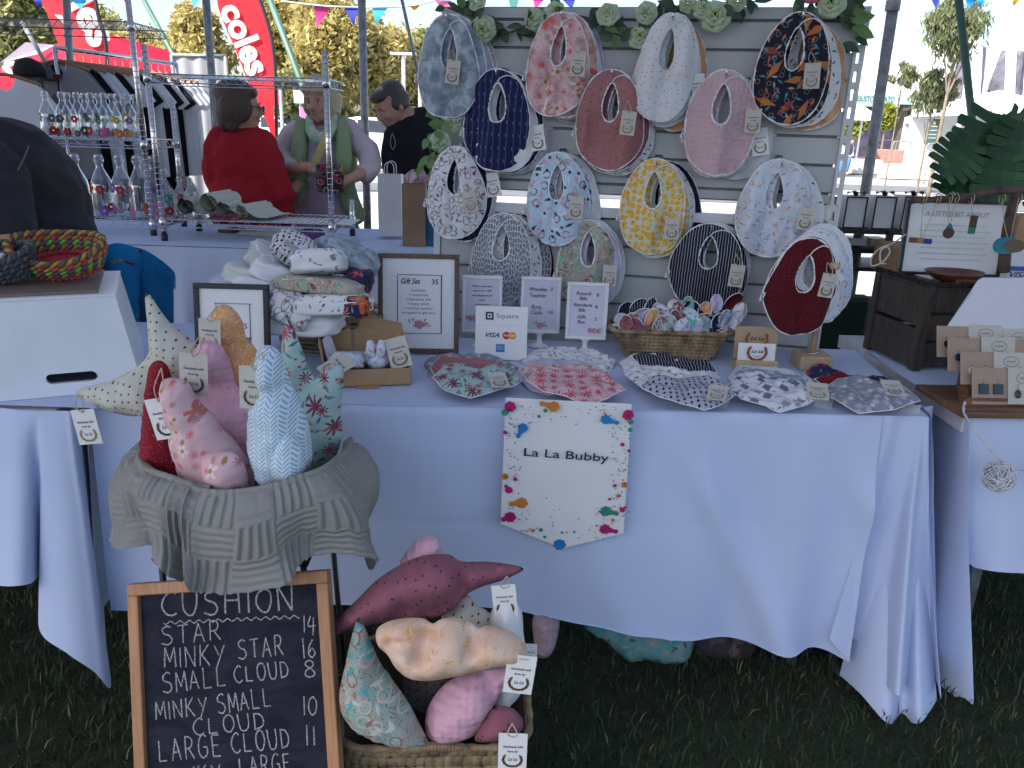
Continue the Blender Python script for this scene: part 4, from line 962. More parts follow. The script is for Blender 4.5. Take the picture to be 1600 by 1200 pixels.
def chalk_word(word, xa, ya, xb, yb_, h, thick=1.0):
    """baseline from (xa,ya) to (xb,yb_) in picture measures; h = letter height in the same"""
    a = cb_local(xa, ya); b = cb_local(xb, yb_); s = h/ppm(P(xa, ya, 1.24)); d = V((b[0]-a[0], b[1]-a[1])); L = d.length; d.normalize(); e = V((-d.y, d.x))
    ws = [NARROW.get(c, 1) for c in word]; adv = L/sum(ws); x = 0; g = MB(); rn = random.Random(word)
    for c, w_ in zip(word, ws):
        lw = adv*w_*.74; jh = rn.uniform(.93, 1.07); jz = rn.uniform(-.03, .03)*s
        for st_ in SF[c]:
            pts = catmull([(p[0]+rn.uniform(-.03, 0.045), p[1]+rn.uniform(-.02, .02)) for p in st_], 6) if len(st_) > 2 else [np.array(st_[0])+(np.array(st_[1])-np.array(st_[0]))*k/4 for k in range(5)]
            Q = []
            for p in pts:
                q = V(a)+d*(x+p[0]*lw)+e*(p[1]*s*jh+jz); Q.append(V((q.x, q.y)))
            hw = .00125*thick; row = []
            for i, q in enumerate(Q):
                tn = (Q[min(i+1, len(Q)-1)]-Q[max(i-1, 0)]).normalized(); nn = V((-tn.y, tn.x))*hw*rn.uniform(.75, 1.15)
                row += [(q.x+nn.x, yb, q.y+nn.y), (q.x-nn.x, yb, q.y-nn.y)]
            g.add(row, [(2*i, 2*i+1, 2*i+3, 2*i+2) for i in range(len(Q)-1)])
        x += adv*w_
    o = part('chalk_lettering', g, CHALK, cb); return o
for args in (('CUSHION', 252, 964, 468, 954, 36, 1.3), ('STAR', 252, 1008, 352, 1000, 27), ('MINKY', 256, 1044, 358, 1040, 30), ('STAR', 372, 1030, 448, 1024, 27), ('14', 472, 990, 498, 990, 24), ('16', 472, 1029, 498, 1027, 26), ('8', 476, 1060, 500, 1058, 24),
             ('SMALL', 254, 1084, 360, 1072, 28), ('CLOUD', 366, 1068, 456, 1058, 23), ('MINKY', 243, 1126, 330, 1118, 26), ('SMALL', 340, 1116, 430, 1104, 26), ('CLOUD', 302, 1150, 420, 1138, 22), ('10', 472, 1118, 500, 1118, 24), ('11', 476, 1166, 498, 1166, 26),
             ('LARGE', 248, 1192, 352, 1182, 30), ('CLOUD', 362, 1178, 458, 1168, 26), ('LARGE', 374, 1214, 460, 1206, 24), ('MINKY', 262, 1232, 352, 1222, 24)):
    chalk_word(*args)
g = MB(); pts = [cb_local(254+213*k/60, 974-10*k/60+2.6*sin(k*1.5)) for k in range(61)]; row = []
for q in pts: row += [(q[0], yb, q[1]+.0011), (q[0], yb, q[1]-.0011)]
g.add(row, [(2*i, 2*i+1, 2*i+3, 2*i+2) for i in range(60)]); part('chalk_underline', g, CHALK, cb)
# ============================================================ woven baskets (bands of seagrass lumps)
SEAG = mat('seagrass', (.27, .19, .10), .75, var=.45, vs=26, bump=.5, bs=90)
SEAD = mat('seagrass_dark_gap', (.07, .045, 0.033), .9)
def woven_basket(name, label, c, W0, D0, W1, D1, Hh, rz, rows, lump, handles=True, group=None, corner=.25, m=None):
    """tapered rounded box: W0,D0 at the foot and W1,D1 at the rim"""
    m = m or SEAG
    t = thing(name, label, 'basket', c, rz, group)
    def outline(w, d, n=96):
        out = []
        for k in range(n):
            a = 2*pi*k/n; e = .28; x = math.copysign(abs(cos(a))**e, cos(a)); y = math.copysign(abs(sin(a))**e, sin(a)); out.append((x*w/2, y*d/2))
        # resample by length
        P_ = np.array(out+[out[0]]); L = np.r_[0, np.cumsum(np.hypot(*np.diff(P_, axis=0).T))]; u = np.linspace(0, L[-1], n+1)[:-1]
        return np.stack([np.interp(u, L, P_[:, 0]), np.interp(u, L, P_[:, 1])], 1), L[-1]
    g = MB(); prof = []
    for j, k in enumerate((0, .5, 1.0)):
        o_, _ = outline(W0+(W1-W0)*k-.012, D0+(D1-D0)*k-.012); g.v += [(x, y, Hh*k*.985) for x, y in o_]; g.uv += [(x, y) for x, y in o_]
    n = 96
    for j in range(2):
        for i in range(n): g.f.append((j*n+i, j*n+(i+1) % n, (j+1)*n+(i+1) % n, (j+1)*n+i)); g.mi.append(0)
    g.f.append(tuple(range(n-1, -1, -1))); g.mi.append(0)
    part('basket_wall', g, SEAD, t)
    wv = MB(); rn = random.Random(3)
    for r_ in range(rows):
        k = (r_+.5)/rows; w = W0+(W1-W0)*k; d = D0+(D1-D0)*k; o_, L = outline(w, d); nl = int(L/lump); nl += nl % 2
        zc = Hh*k; hh = Hh/rows*.56
        for q in range(nl):
            u = (q+.5*(r_ % 2))/nl*n; i0 = int(u) % n; f = u-int(u); p = o_[i0]*(1-f)+o_[(i0+1) % n]*f; p2 = o_[(i0+1) % n]; tn = V((p2[0]-o_[i0][0], p2[1]-o_[i0][1], 0)).normalized(); nn = V((tn.y, -tn.x, 0))
            c0 = V((p[0], p[1], zc)); hl = lump*.62*rn.uniform(.85, 1.1); sl = rn.uniform(.0, .35)*lump*.4; hz = hh*rn.uniform(.8, 1.05)
            vs = []
            for a_ in (-1, -.45, .45, 1):
                for b_ in (-1, -.4, .4, 1):
                    bulge = (1-a_*a_)*(1-b_*b_*.8); vs.append(c0+tn*a_*hl+V((0, 0, b_*hz*(1-.35*a_*a_)+a_*sl))+nn*(-.002+.0075*bulge*lump/.016))
            wv.add(vs, [(a*4+b, a*4+b+4, a*4+b+5, a*4+b+1) for a in range(3) for b in range(3)])
    part('weave', wv, m, t, smooth=True, kind='stuff')
    rim = MB(); o_, L = outline(W1+.004, D1+.004)
    R = [V((x, y, Hh)) for x, y in o_]; 
    rr = [.0065*(1+.22*sin(k*1.9)) for k in range(len(R)+1)]; rim.tube(R+[R[0]], rr, 8, cap=False); part('rim', rim, m, t, smooth=True)
    if handles:
        h = MB(); pts = catmull([(-.062, -D1/2-.004, Hh-.004), (-.04, -D1/2-.012, Hh+.012), (0, -D1/2-.014, Hh+.016), (.04, -D1/2-.012, Hh+.012), (.062, -D1/2-.004, Hh-.004)], 14); h.tube(pts, [.0075*(1+.18*(k % 2)) for k in range(len(pts))], 8); part('handle', h, m, t, smooth=False)
    return t
lb = P(670, 1178, 1.12)
woven_basket('woven_basket', 'seagrass basket on the grass in front, heaped with cushions beside the chalkboard', (lb.x, 1.285, .0), .29, .28, .345, .32, .30, .06, 13, .017)
# cushions in the lower basket
c = cushion('star_cushion', 'mauve dotted star cushion sprawled on top of the lower basket heap', 'cushion', [(508, 998), (530, 965), (560, 935), (590, 905), (630, 880), (662, 868), (700, 866), (722, 877), (770, 878), (818, 888), (790, 905), (750, 918), (725, 932), (712, 948), (690, 962), (655, 968), (630, 968), (590, 975), (545, 985)], 1.22, F['mauve'], .085, seed=12, smooth=6, flat=.95, creases=[(722, 880, 722, 925, .012, .02), (640, 945, 700, 950, .02, 0.018)], tilt=.5, step=.008)
g = MB(); cushion('cloud_cushion', 'pale pink minky lobe poking up behind the mauve star cushion', 'cushion', [(625, 880), (640, 856), (655, 842), (675, 838), (688, 850), (692, 875), (680, 900), (640, 900)], 1.30, F['pinkm'], .06, seed=13, flat=.8)
cushion('cloud_cushion', 'peach vine print lumpy cloud cushion lying across the lower basket', 'cushion', [(588, 985), (604, 972), (630, 966), (660, 966), (676, 974), (690, 967), (715, 966), (738, 974), (748, 981), (762, 977), (790, 983), (812, 996), (823, 1014), (818, 1036), (800, 1044), (770, 1044), (735, 1052), (700, 1060), (665, 1064), (638, 1060), (618, 1044), (606, 1024), (590, 1008)], 1.10, F['peach'], .060, seed=14, flat=1.0, creases=[(676, 968, 655, 1015, .012, 0.033), (742, 975, 735, 1010, .010, 0.027), (610, 1002, 640, 1000, .01, 0.021)], tilt=.35, step=.008)
cushion('star_cushion', 'mint and brown paisley star cushion standing at the left of the lower basket', 'cushion', [(559, 966), (568, 975), (580, 1005), (600, 1045), (630, 1085), (655, 1130), (668, 1162), (640, 1166), (600, 1160), (560, 1145), (535, 1118), (530, 1085), (538, 1045), (548, 1000)], 1.10, F['pais2'], .065, seed=15, flat=.85, tilt=.25, step=.008)
cushion('cloud_cushion', 'pale pink minky cloud cushion in the lower basket under the peach one', 'cushion', [(664, 1130), (672, 1098), (700, 1065), (740, 1050), (785, 1042), (812, 1030), (812, 1050), (790, 1070), (775, 1095), (760, 1125), (740, 1150), (700, 1162), (672, 1155)], 1.13, F['pinkm'], .055, seed=16, flat=.95, tilt=.35, step=.008, creases=[(760, 1050, 775, 1085, .012, 0.018)])
cushion('star_cushion', 'mauve dotted small cushion tip at the lower basket\'s right corner', 'cushion', [(742, 1152), (758, 1122), (778, 1104), (800, 1106), (817, 1125), (812, 1145), (780, 1158), (750, 1160)], 1.10, F['mauve'], .05, seed=17, flat=.8, tilt=.3)
cushion('cloud_cushion', 'plain white rounded cloud cushion standing at the right of the lower basket', 'cushion', [(766, 985), (768, 955), (780, 938), (800, 938), (815, 955), (818, 990), (824, 1030), (820, 1070), (800, 1100), (770, 1100), (762, 1040)], 1.21, F['white'], .055, seed=18, flat=.85)
cushion('star_cushion', 'cream dotted star cushion partly buried behind the peach cloud', 'cushion', [(690, 960), (712, 940), (730, 928), (745, 945), (768, 960), (770, 985), (740, 1000), (700, 990)], 1.25, F['star'], .04, seed=19, flat=.8)
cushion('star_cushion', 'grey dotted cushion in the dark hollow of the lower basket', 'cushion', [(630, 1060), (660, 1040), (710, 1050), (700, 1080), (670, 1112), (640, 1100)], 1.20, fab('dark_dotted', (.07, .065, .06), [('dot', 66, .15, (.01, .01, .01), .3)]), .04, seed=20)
o = find('mauve dotted star'); wtag(o, 786, 914, 1.20, .85, -.12, (792, 900), white=True)
o = find('peach vine'); wtag(o, 817, 1024, 1.07, .95, .10, (822, 1018), white=True)
o = find('plain white rounded'); wtag(o, 826, 1006, 1.24, .65, 0, None, white=True)
o = find('mauve dotted small'); wtag(o, 802, 1146, 1.05, .95, .0, (800, 1130), white=True)
# ============================================================ things stored under the table
cushion('plastic_bag', 'clear plastic bag of mint and floral cloths pushed under the table', 'bag', [(915, 975), (1070, 985), (1076, 1030), (1050, 1036), (1000, 1030), (985, 1036), (950, 1005)], 1.78, fab('bagged_cloths', (.25, .30, .28), [('leaf', 30, .4, [(.06, .10, .10), (.4, .3, .2)], 1)], base2=(.06, .28, .28), b2s=9), .06, seed=31, flat=.7)
cushion('star_cushion', 'pale pink cushion tip resting on the grass under the left of the table', 'cushion', [(835, 960), (872, 960), (870, 1000), (858, 1026), (840, 1026), (834, 1000)], 1.74, F['minky'], .04, seed=32)
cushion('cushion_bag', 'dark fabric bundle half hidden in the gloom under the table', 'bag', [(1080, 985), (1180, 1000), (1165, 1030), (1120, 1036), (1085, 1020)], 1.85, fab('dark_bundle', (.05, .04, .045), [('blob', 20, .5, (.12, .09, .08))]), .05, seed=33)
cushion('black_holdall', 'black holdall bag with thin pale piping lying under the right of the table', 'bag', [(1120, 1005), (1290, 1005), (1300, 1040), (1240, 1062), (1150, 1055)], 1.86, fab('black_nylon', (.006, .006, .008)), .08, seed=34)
g = MB(); c0 = P(1318, 1060, 1.74); g.tube([P(1288, 1000, 1.9), P(1312, 1062, 1.74)], .013, 10); part('leg_brace', g, mat('dark_grey_steel', (.05, .05, .055), .5), tb, world=True, smooth=True)
# ============================================================ goods on the central table
FR = {}
def on_table(px, py, z=TZ+.003): return PZ(px, py, z)
def framed(name, label, cat, base, W, H, fwid, fm, rz=0, lean=.12, mat_w=0, inner=None, depth=.018, group=None):
    """picture frame standing on its lower edge; base = centre of the lower front edge"""
    t = thing(name, label, cat, base, rz, group, rx=-lean)
    for nm, c, d in (('frame_rail', (0, 0, H-fwid/2), (W, depth, fwid)), ('frame_rail', (0, 0, fwid/2), (W, depth, fwid)), ('frame_stile', (-W/2+fwid/2, 0, H/2), (fwid, depth-.0006, H-2*fwid)), ('frame_stile', (W/2-fwid/2, 0, H/2), (fwid, depth-.0006, H-2*fwid))):
        g = MB(); g.box(c, d); part(nm, g, fm, t, bevel=.0015)
    g = MB(); g.box((0, .001, H/2), (W-fwid*1.8, .006, H-fwid*1.8)); part('mount_board', g, inner or PAPER, t)
    return t
def lines(t, rows, m=INK, y=-.0035, name='lettering'):
    g = MB()
    for r in rows: put_text(g, r[0], r[1], r[2], r[3], y, *(r[4:]))
    return part(name, g, m, t)
PINKF = mat('printed_pink_flower', (.62, .25, .32), .7); GRNF = mat('printed_leaf', (.28, .30, .18), .7)
def flowers(t, cx, cz, s, y=-.0035):
    g = MB(); rn = random.Random(int(cx*1e4)+3)
    for k in range(7):
        g.m = 0; r = s*rn.uniform(.10, .2); x = cx+s*rn.uniform(-.45, .35); z = cz+s*rn.uniform(-.12, .16)
        for a in range(5): disc(g, x+r*.6*cos(a*1.256), z+r*.6*sin(a*1.256), r*.5, y-.0001*k, 7)
    for k in range(8):
        g.m = 1; disc(g, cx+s*rn.uniform(-.6, .75), cz+s*rn.uniform(-.1, .3), s*.05, y-.001, 6, 2.4, rn.uniform(0, 3))
    part('flower_print', g, [PINKF, GRNF], t)
b = on_table(652, 556); s = ppm(b+V((0, 0, .1)))
GW, GH = 128/s, 157/s
gf = framed('picture_frame', 'brown wooden frame with white mount listing the gift set price', 'picture frame', b+V((0, .03, 0)), GW, GH, .013, FWOOD, .06, .16)
g = MB(); x0, z0, x1, z1 = -GW*.26, GH*.20, GW*.28, GH*.79
for c, d in ((((x0+x1)/2, z1), (x1-x0, .0016)), (((x0+x1)/2, z0), (x1-x0, .0016)), ((x0, (z0+z1)/2), (.0016, z1-z0)), ((x1, (z0+z1)/2), (.003, z1-z0))): g.box((c[0], -.003, c[1]), (d[0], .002, d[1]))
part('inner_border', g, FWOOD, gf)
q = GH
lines(gf, [('Gift Set', -GW*.10, q*.70, q*.055, GW*.24, True, .0004), ('35', GW*.20, q*.70, q*.05, GW*.08, False, .0003)])
lines(gf, [('Includes', 0, q*.625, q*.024, GW*.18), ('1 round bib', 0, q*.58, q*.024, GW*.23), ('1 bandana bib', 0, q*.535, q*.024, GW*.30), ('1 burp cloth', 0, q*.49, q*.024, GW*.26), ('1 wooden teether', 0, q*.445, q*.024, GW*.36), ('wrapped in gift box', 0, q*.40, q*.024, GW*.42)], GINK)
flowers(gf, 0, q*.29, GW*.22)
# black framed price on the left, half hidden by cushions
b = on_table(362, 600); s = ppm(b+V((0, 0, .1)))
W_, H_ = 117/s, 156/s
bf = framed('picture_frame', 'black frame with white mount and price print, half hidden by the cushions', 'picture frame', b+V((0, .02, 0)), W_, H_, .0125, mat('black_frame_paint', (.012, .012, .016), .4), .02, .14)
g = MB(); 
for c, d in (((.004, H_*.80), (W_*.5, .0014)), ((.004, H_*.25), (W_*.5, .0014)), ((-W_*.21, H_*.52), (.0014, H_*.55)), ((W_*.24, H_*.52), (.0014, H_*.55))): g.box((c[0], -.003, c[1]), (d[0], .002, d[1]))
part('inner_border', g, GINK, bf); lines(bf, [('GIFTS', W_*.07, H_*.55, H_*.055, W_*.26), ('makes', W_*.10, H_*.42, H_*.06, W_*.3, True, .0005), ('all', W_*.10, H_*.31, H_*.06, W_*.2, True, .0004)])
# three white pedestal sign frames
def sign_stand(label, cx, ytop, W, H, ybase, rows, rz=0, fl=(0, 0)):
    b = on_table(cx, ybase); s = ppm(b+V((0, 0, .08))); w, h = W/s, H/s
    t = thing('sign_stand', label, 'sign', b, rz, 'white pedestal price signs')
    p = MB(); p.lathe([(.030, 0), (.031, .003), (.022, .006), (.010, .012), (.007, .022), (.008, .034), (.016, .042)], 24, sc=(1, .8)); part('pedestal', p, WHITEP, t, smooth=True)
    z0 = .040; lw = .010
    for nm, c, d in (('frame_rail', (0, 0, z0+h-lw/2), (w, .012, lw)), ('frame_rail', (0, 0, z0+lw/2), (w, .012, lw)), ('frame_stile', (-w/2+lw/2, 0, z0+h/2), (lw, .0115, h-2*lw)), ('frame_stile', (w/2-lw/2, 0, z0+h/2), (lw, .0115, h-2*lw))):
        g = MB(); g.box(c, d); part(nm, g, WHITEP, t, bevel=.0025)
    g = MB(); g.box((0, .001, z0+h/2), (w-lw*1.6, .005, h-lw*1.6)); part('price_card', g, mat('lilac_white_card', (.60, .58, .68), .5, var=.02), t)
    lines(t, [(r[0], r[1]*w, z0+r[2]*h, r[3]*h, r[4]*w, r[5] if len(r) > 5 else False, .00035) for r in rows], GINK, -.0032)
    flowers(t, fl[0]*w, z0+fl[1]*h, w*.30, -.0032); return t
sign_stand('white pedestal sign about the card surcharge, behind the payment card', 752, 431, 62, 90, 540, [('Please note that', 0, .80, .035, .50, True), ('there is a 1.9%', 0, .72, .035, .46, True), ('surcharge on all', 0, .64, .035, .50, True), ('card', 0, .56, .035, .15, True), ('transactions', 0, .48, .035, .38, True)], .03, (-.28, .24))
sign_stand('white pedestal sign pricing the wooden teether and burp cloth', 842, 431, 62, 89, 541, [('Wooden', -.08, .75, .07, .44), ('7', .26, .75, .07, .06), ('Teether', -.08, .64, .07, .42), ('Burp', -.10, .44, .07, .24), ('Cloth', -.10, .34, .07, .28), ('10', .26, .35, .06, .1)], .02, (.0, .14))
sign_stand('white pedestal sign pricing the round bib, bandana bib and gift box', 913, 438, 64, 90, 551, [('Round', -.10, .78, .06, .34), ('8', .24, .76, .06, .06), ('Bib', -.10, .69, .06, .18), ('Bandana', -.10, .58, .06, .44), ('8', .22, .55, .06, .06), ('Bib', -.12, .49, .06, .15), ('Gift', -.12, .37, .06, .2), ('2', .22, .34, .06, .06), ('Box', -.12, .28, .06, .18)], -.03, (.22, .14))
# payment card
b = on_table(782, 562); s = ppm(b+V((0, 0, .05))); w, h = 81/s, 84/s
pc_ = thing('payment_card_sign', 'white square payment sign with dark square emblem and card logos, leaning upright', 'sign', b, .0, None, rx=-.12)
g = MB(); g.box((0, 0, h/2), (w, .003, h)); part('card', g, PAPER, pc_)
g = MB(); cx, cz, a = -w*.23, h*.82, w*.075
for c, d in (((cx, cz+a*.8), (a*2, a*.42)), ((cx, cz-a*.8), (a*2, a*.42)), ((cx-a*.8, cz), (a*.42, a*1.2)), ((cx+a*.8, cz), (a*.42, a*1.2)), ((cx, cz), (a*.5, a*.5))): g.box((c[0], -.002, c[1]), (d[0], .0012, d[1]))
part('square_emblem', g, INK, pc_)
lines(pc_, [('Square', w*.11, h*.785, h*.085, w*.43)], GINK, -.002)
g = MB(); g.box((0, -.0018, h*.655), (w*.78, .0008, .0006)); part('rule_line', g, mat('pale_line', (.5, .5, .52), .7), pc_)
lines(pc_, [('VISA', -w*.17, h*.42, h*.085, w*.26, True, .0007)], mat('card_blue_ink', (.012, .04, .20), .6), -.002)
g = MB(); g.m = 0; disc(g, w*.10, h*.46, h*.072, -.0021, 20); g.m = 1; disc(g, w*.22, h*.46, h*.072, -.0023, 20)
part('card_emblem', g, [mat('red_print', (.60, .03, .03), .6), mat('amber_print', (.72, .34, .03), .6)], pc_)
lines(pc_, [('MasterCard', w*.16, h*.447, h*.034, w*.22, True, .0003)], PAPER, -.0027)
g = MB(); g.box((-w*.01, -.002, h*.22), (w*.17, .001, h*.15)); part('card_emblem', g, mat('blue_print', (.02, .20, .50), .6), pc_)
lines(pc_, [('AMERICAN', -w*.01, h*.232, h*.026, w*.14), ('EXPRESS', -w*.01, h*.19, h*.026, w*.12)], PAPER, -.0028)
g = MB(); g.add([(-w*.25, .002, 0), (w*.25, .002, 0), (w*.2, .06, 0), (-w*.2, .06, 0)], [(0, 1, 2, 3)]); g.box((0, .03, .012), (w*.4, .05, .003), Matrix.Rotation(.3, 3, 'X')); part('strut', g, PAPER, pc_)
# open cardboard gift box
KB = mat('cardboard', (.40, .25, .13), .8, var=.06, vs=15)
bl_, br_ = on_table(508, 606), on_table(641, 601)
bx = thing('gift_box', 'open brown cardboard gift box with lid up holding wrapped pale cloths', 'box', (bl_+br_)/2, atan2(br_.y-bl_.y, br_.x-bl_.x))
w = (br_-bl_).length; d = .15; h = .040; th = .004
FL_, FR_ = -w/2, w/2
for nm, c, dd in (('front_panel', (0, 0, h/2+.003), (w, th, h)), ('back_panel', (0, d, h/2+.003), (w, th, h)), ('side_panel', (-w/2, d/2, h/2+.003), (th, d-th, h)), ('side_panel', (w/2, d/2, h/2+.003), (th, d-th, h)), ('base_panel', (0, d/2, .002), (w, d, .003))):
    g = MB(); g.box(c, dd); part(nm, g, KB, bx, bevel=.0008)
def quadpart(name, pts, m, parent, th=.0025):
    g = MB(); a = [V(p) for p in pts]; n_ = (a[1]-a[0]).cross(a[2]-a[0]).normalized()*th; k = len(a)
    g.add(a+[p+n_ for p in a], [tuple(range(k)), tuple(range(2*k-1, k-1, -1))]+[((i+1) % k, i, k+i, k+(i+1) % k) for i in range(k)]); return part(name, g, m, parent)
quadpart('lid', [(-w*.42, d, h), (w/2, d, h), (w*.48, d+.030, h+.070), (-w*.02, d+.034, h+.095), (-w*.08, d+.03, h+.06), (-w*.40, d+.02, h+.045)], KB, bx)
quadpart('side_flap', [(w/2, .01, h), (w/2, d, h), (w/2-.012, d, h+.070), (w/2-.004, d*.45, h+.060)], KB, bx)
quadpart('side_flap', [(-w/2, .02, h), (-w/2, d, h), (-w/2-.014, d*.9, h+.060), (-w/2-.012, .03, h+.058)], KB, bx)
quadpart('side_flap', [(-w/2+.004, d, h), (-w/2+.07, d, h), (-w/2+.065, d+.006, h+.068), (-w/2+.0, d+.01, h+.045)], KB, bx)
quadpart('lock_tab', [(-.028, -.004, .003), (.028, -.004, .003), (.022, -.016, .001), (-.022, -.016, .001)], KB, bx)
def bundle(name, label, cat, c, size, m, seed, rot=None, group=None, parent=None, lumps=.004):
    """soft rounded folded cloth: a superellipsoid pad with folds"""
    g = MB(); R = rot or Matrix.Identity(3); sx, sy, sz = size
    nu, nv = 36, 18; vs = []
    for j in range(nv+1):
        ph = -pi/2+pi*j/nv
        for i in range(nu):
            a = 2*pi*i/nu; e = .45
            f = lambda x, e=e: math.copysign(abs(x)**e, x)
            x = sx/2*f(cos(ph), .5)*f(cos(a)); y = sy/2*f(cos(ph), .5)*f(sin(a)); z = sz/2*f(sin(ph), .7)
            k = lumps*(noise.noise(V((x*30+seed, y*30, z*40)))+.6*noise.noise(V((x*12+seed, y*60, z*90))))
            # horizontal layers around the side
            k += .0022*sin(z/sz*2*pi*2.5)*abs(cos(ph))
            p = V((x, y, z)); p += p.normalized()*k*1.6; vs.append(R @ p+V(c))
    fs = [(j*nu+i, j*nu+(i+1) % nu, (j+1)*nu+(i+1) % nu, (j+1)*nu+i) for j in range(nv) for i in range(nu)]
    uv = []
    for j in range(nv+1):
        for i in range(nu):
            p = (R.transposed() @ (vs[j*nu+i]-V(c))); uv.append((p.x+seed*.13, p.y+p.z+seed*.07))
    g.add(vs, fs, uv)
    if parent: return part(name, g, m, parent, smooth=True)
    return solo(name, g, m, label, cat, smooth=True, group=group)
M3r = lambda ax, a: Matrix.Rotation(a, 3, ax)
def inbox(x, y, z): 
    p = V((x, y, z)); return bx.location+Matrix.Rotation(bx.rotation_euler[2], 3, 'Z') @ p
bundle('wrapped_cloth', 'pale blue animal print cloth folded flat in the left half of the gift box', 'cloth', inbox(-w*.22, d*.5, .045), (w*.42, d*.8, .045), F['pale'], 1, M3r('X', -.25))
bundle('wrapped_cloth', 'pale blue printed cloth gathered in the right half of the gift box', 'cloth', inbox(w*.17, d*.62, .048), (w*.36, d*.6, .055), F['pale'], 2, M3r('X', -.3))
tt = thing('fabric_teether', 'pale blue gathered rabbit ear teether knotted at the front right of the gift box', 'teether', inbox(w*.12, d*.30, .05))
g = MB(); g.ell((0, 0, -.004), (.024, .018, .018)); 
for a_, l_ in ((-.5, .05), (.35, .052)): g.tube(catmull([(0, 0, .004), (.014*a_*2, -.002, .02), (.03*a_, .002, l_*.7), (.034*a_, .006, l_)], 5), [.006+.006*sin(pi*k/15) for k in range(16)], 8)
part('ears', g, F['pale'], tt, smooth=True); g = MB(); g.lathe([(.014, -.006), (.018, 0), (.014, .006)], 16); part('ring', g, LWOOD, tt, smooth=True)
tgt = thing('product_tag', 'kraft tag lying on the folded cloth in the left of the gift box', 'tag', inbox(-w*.20, d*.10, .068), .0, None, rx=-1.0)
c_ = link('card', TAGCARD, tgt); c_.rotation_euler = (0, .8, 0); c_.scale = (1.1, 1, 1.0); p_ = link('tag_print', TAGPRINT, c_)
tgt = thing('product_tag', 'kraft tag on twine beside the rabbit ear teether in the gift box', 'tag', inbox(w*.34, d*.35, .106), .0, None, rx=-.5)
c_ = link('card', TAGCARD, tgt); c_.rotation_euler = (0, -.3, 0); c_.scale = (1.05, 1, 1.0); p_ = link('tag_print', TAGPRINT, c_)
g = MB(); q0 = [inbox(-w*.45, d*.3, .04), inbox(-w*.33, d*.6, .05), inbox(-w*.44, d*.95, .105), inbox(-w*.52, d*.7, .09)]
g.add(q0, [(0, 1, 2, 3)]); solo('tissue_paper', g, mat('tissue', (.68, .64, .72), .8), 'sheet of white tissue paper folded up at the left of the gift box', 'tissue paper')
# wicker tray of folded burp cloths
wk = PZ(505, 555, TZ)
wb = thing('wicker_basket', 'pale wicker basket stacked high with folded burp cloths behind the frames', 'basket', wk+V((0, .10, 0)))
g = MB(); WK = mat('pale_wicker', (.34, .26, .16), .7, var=.35, vs=30, bump=.4)
for r_ in range(7):
    z = .006+r_*.0125; rad = .115+.004*r_; pts = []
    for k in range(73): a = 2*pi*k/72; pts.append((1.15*(rad+.004*sin(k*pi/2+r_*pi/1))*cos(a), .78*(rad+.004*sin(k*pi/2+r_*pi))*sin(a), z))
    g.tube(pts, .0058, 5, cap=False)
part('weave', g, WK, wb, kind='stuff', smooth=True)
g = MB()
for ph in (0, pi): g.tube([(1.15*(.148)*cos(2*pi*k/72), .78*.148*sin(2*pi*k/72), .100+.006*sin(k*pi/3+ph)) for k in range(73)], .0062, 6, cap=False)
part('rim', g, WK, wb, smooth=True)
g = MB(); g.lathe([(.105, 0), (.118, .085)], 40, sc=(1.12, .75)); part('liner', g, SEAD, wb)
def cl_at(px, py, Y, size, fk, words, seed, rots=(0, 0, 0)):
    c = P(px, py, Y); R = M3r('Z', rots[2]) @ M3r('Y', rots[1]) @ M3r('X', rots[0]); size = (size[0]*1.25, size[1]*1.2, size[2]*1.4)
    return bundle('folded_cloth', words, 'cloth', c, size, F[fk], seed, R, 'folded burp cloths in the wicker basket', lumps=.0055)
YB = wk.y
CL = [(415, 402, 2.02, (.075, .10, .05), 'ltgrey', 'pale grey knit cloth roll at the top left of the cloth pile', (0, .5, .2)),
 (392, 430, 2.00, (.10, .10, .035), 'cream', 'cream towelling cloth folded at the left of the cloth pile', (0, .25, .1)),
 (372, 442, 1.99, (.10, .10, .03), 'lilac', 'lilac cloth lowest at the far left of the cloth pile', (0, .1, 0)),
 (428, 424, 1.98, (.09, .10, .035), 'white', 'white and pink edged cloth folded in the middle left of the pile', (0, .35, .2)),
 (402, 443, 1.96, (.085, .10, .03), 'white', 'white cloth with soft folds under the cream cloth at left', (0, .15, .1)),
 (460, 388, 1.98, (.085, .09, .055), 'bw', 'black and white cross print cloth with a silver label on top', (-.2, .45, .3)),
 (543, 400, 2.06, (.13, .10, .05), 'cloudy', 'dark blue grey cloud print cloth draping at the right of the pile', (0, .45, -.2)),
 (500, 410, 1.94, (.105, .11, .045), 'floralw', 'white cloth with tiny black flowers on top of the pile', (-.25, -.05, .1)),
 (500, 444, 1.92, (.175, .10, .030), 'paisley', 'mint and peach paisley cloth folded across the middle of the pile', (-.1, .06, 0)),
 (560, 440, 1.97, (.055, .09, .045), 'navyfloral', 'navy cloth with red orange flowers at the right of the pile', (0, .2, 0)),
 (522, 475, 1.90, (.155, .09, .040), 'floralw', 'white flecked cloth folded at the basket\'s front right', (-.1, -.03, 0)),
 (560, 478, 1.885, (.050, .085, .038), 'navyfloral', 'dark floral cloth end tucked beside the white flecked one', (-.1, -.03, 0)),
 (452, 482, 1.90, (.10, .09, .065), 'giraffe', 'white cloth with a brown lion sketch at the basket\'s front left', (-.5, .6, 0)),
 (482, 470, 1.95, (.05, .09, .06), 'dark', 'dark navy cloth filling the gap in the middle of the basket', (0, 0, 0)),
 (475, 500, 1.95, (.16, .12, .05), 'white', 'plain white cloth at the bottom of the wicker basket', (0, 0, 0))]
for i, (px, py, Y, sz, fk, words, rots) in enumerate(CL): cl_at(px, py, Y, sz, fk, words, i+3, rots)
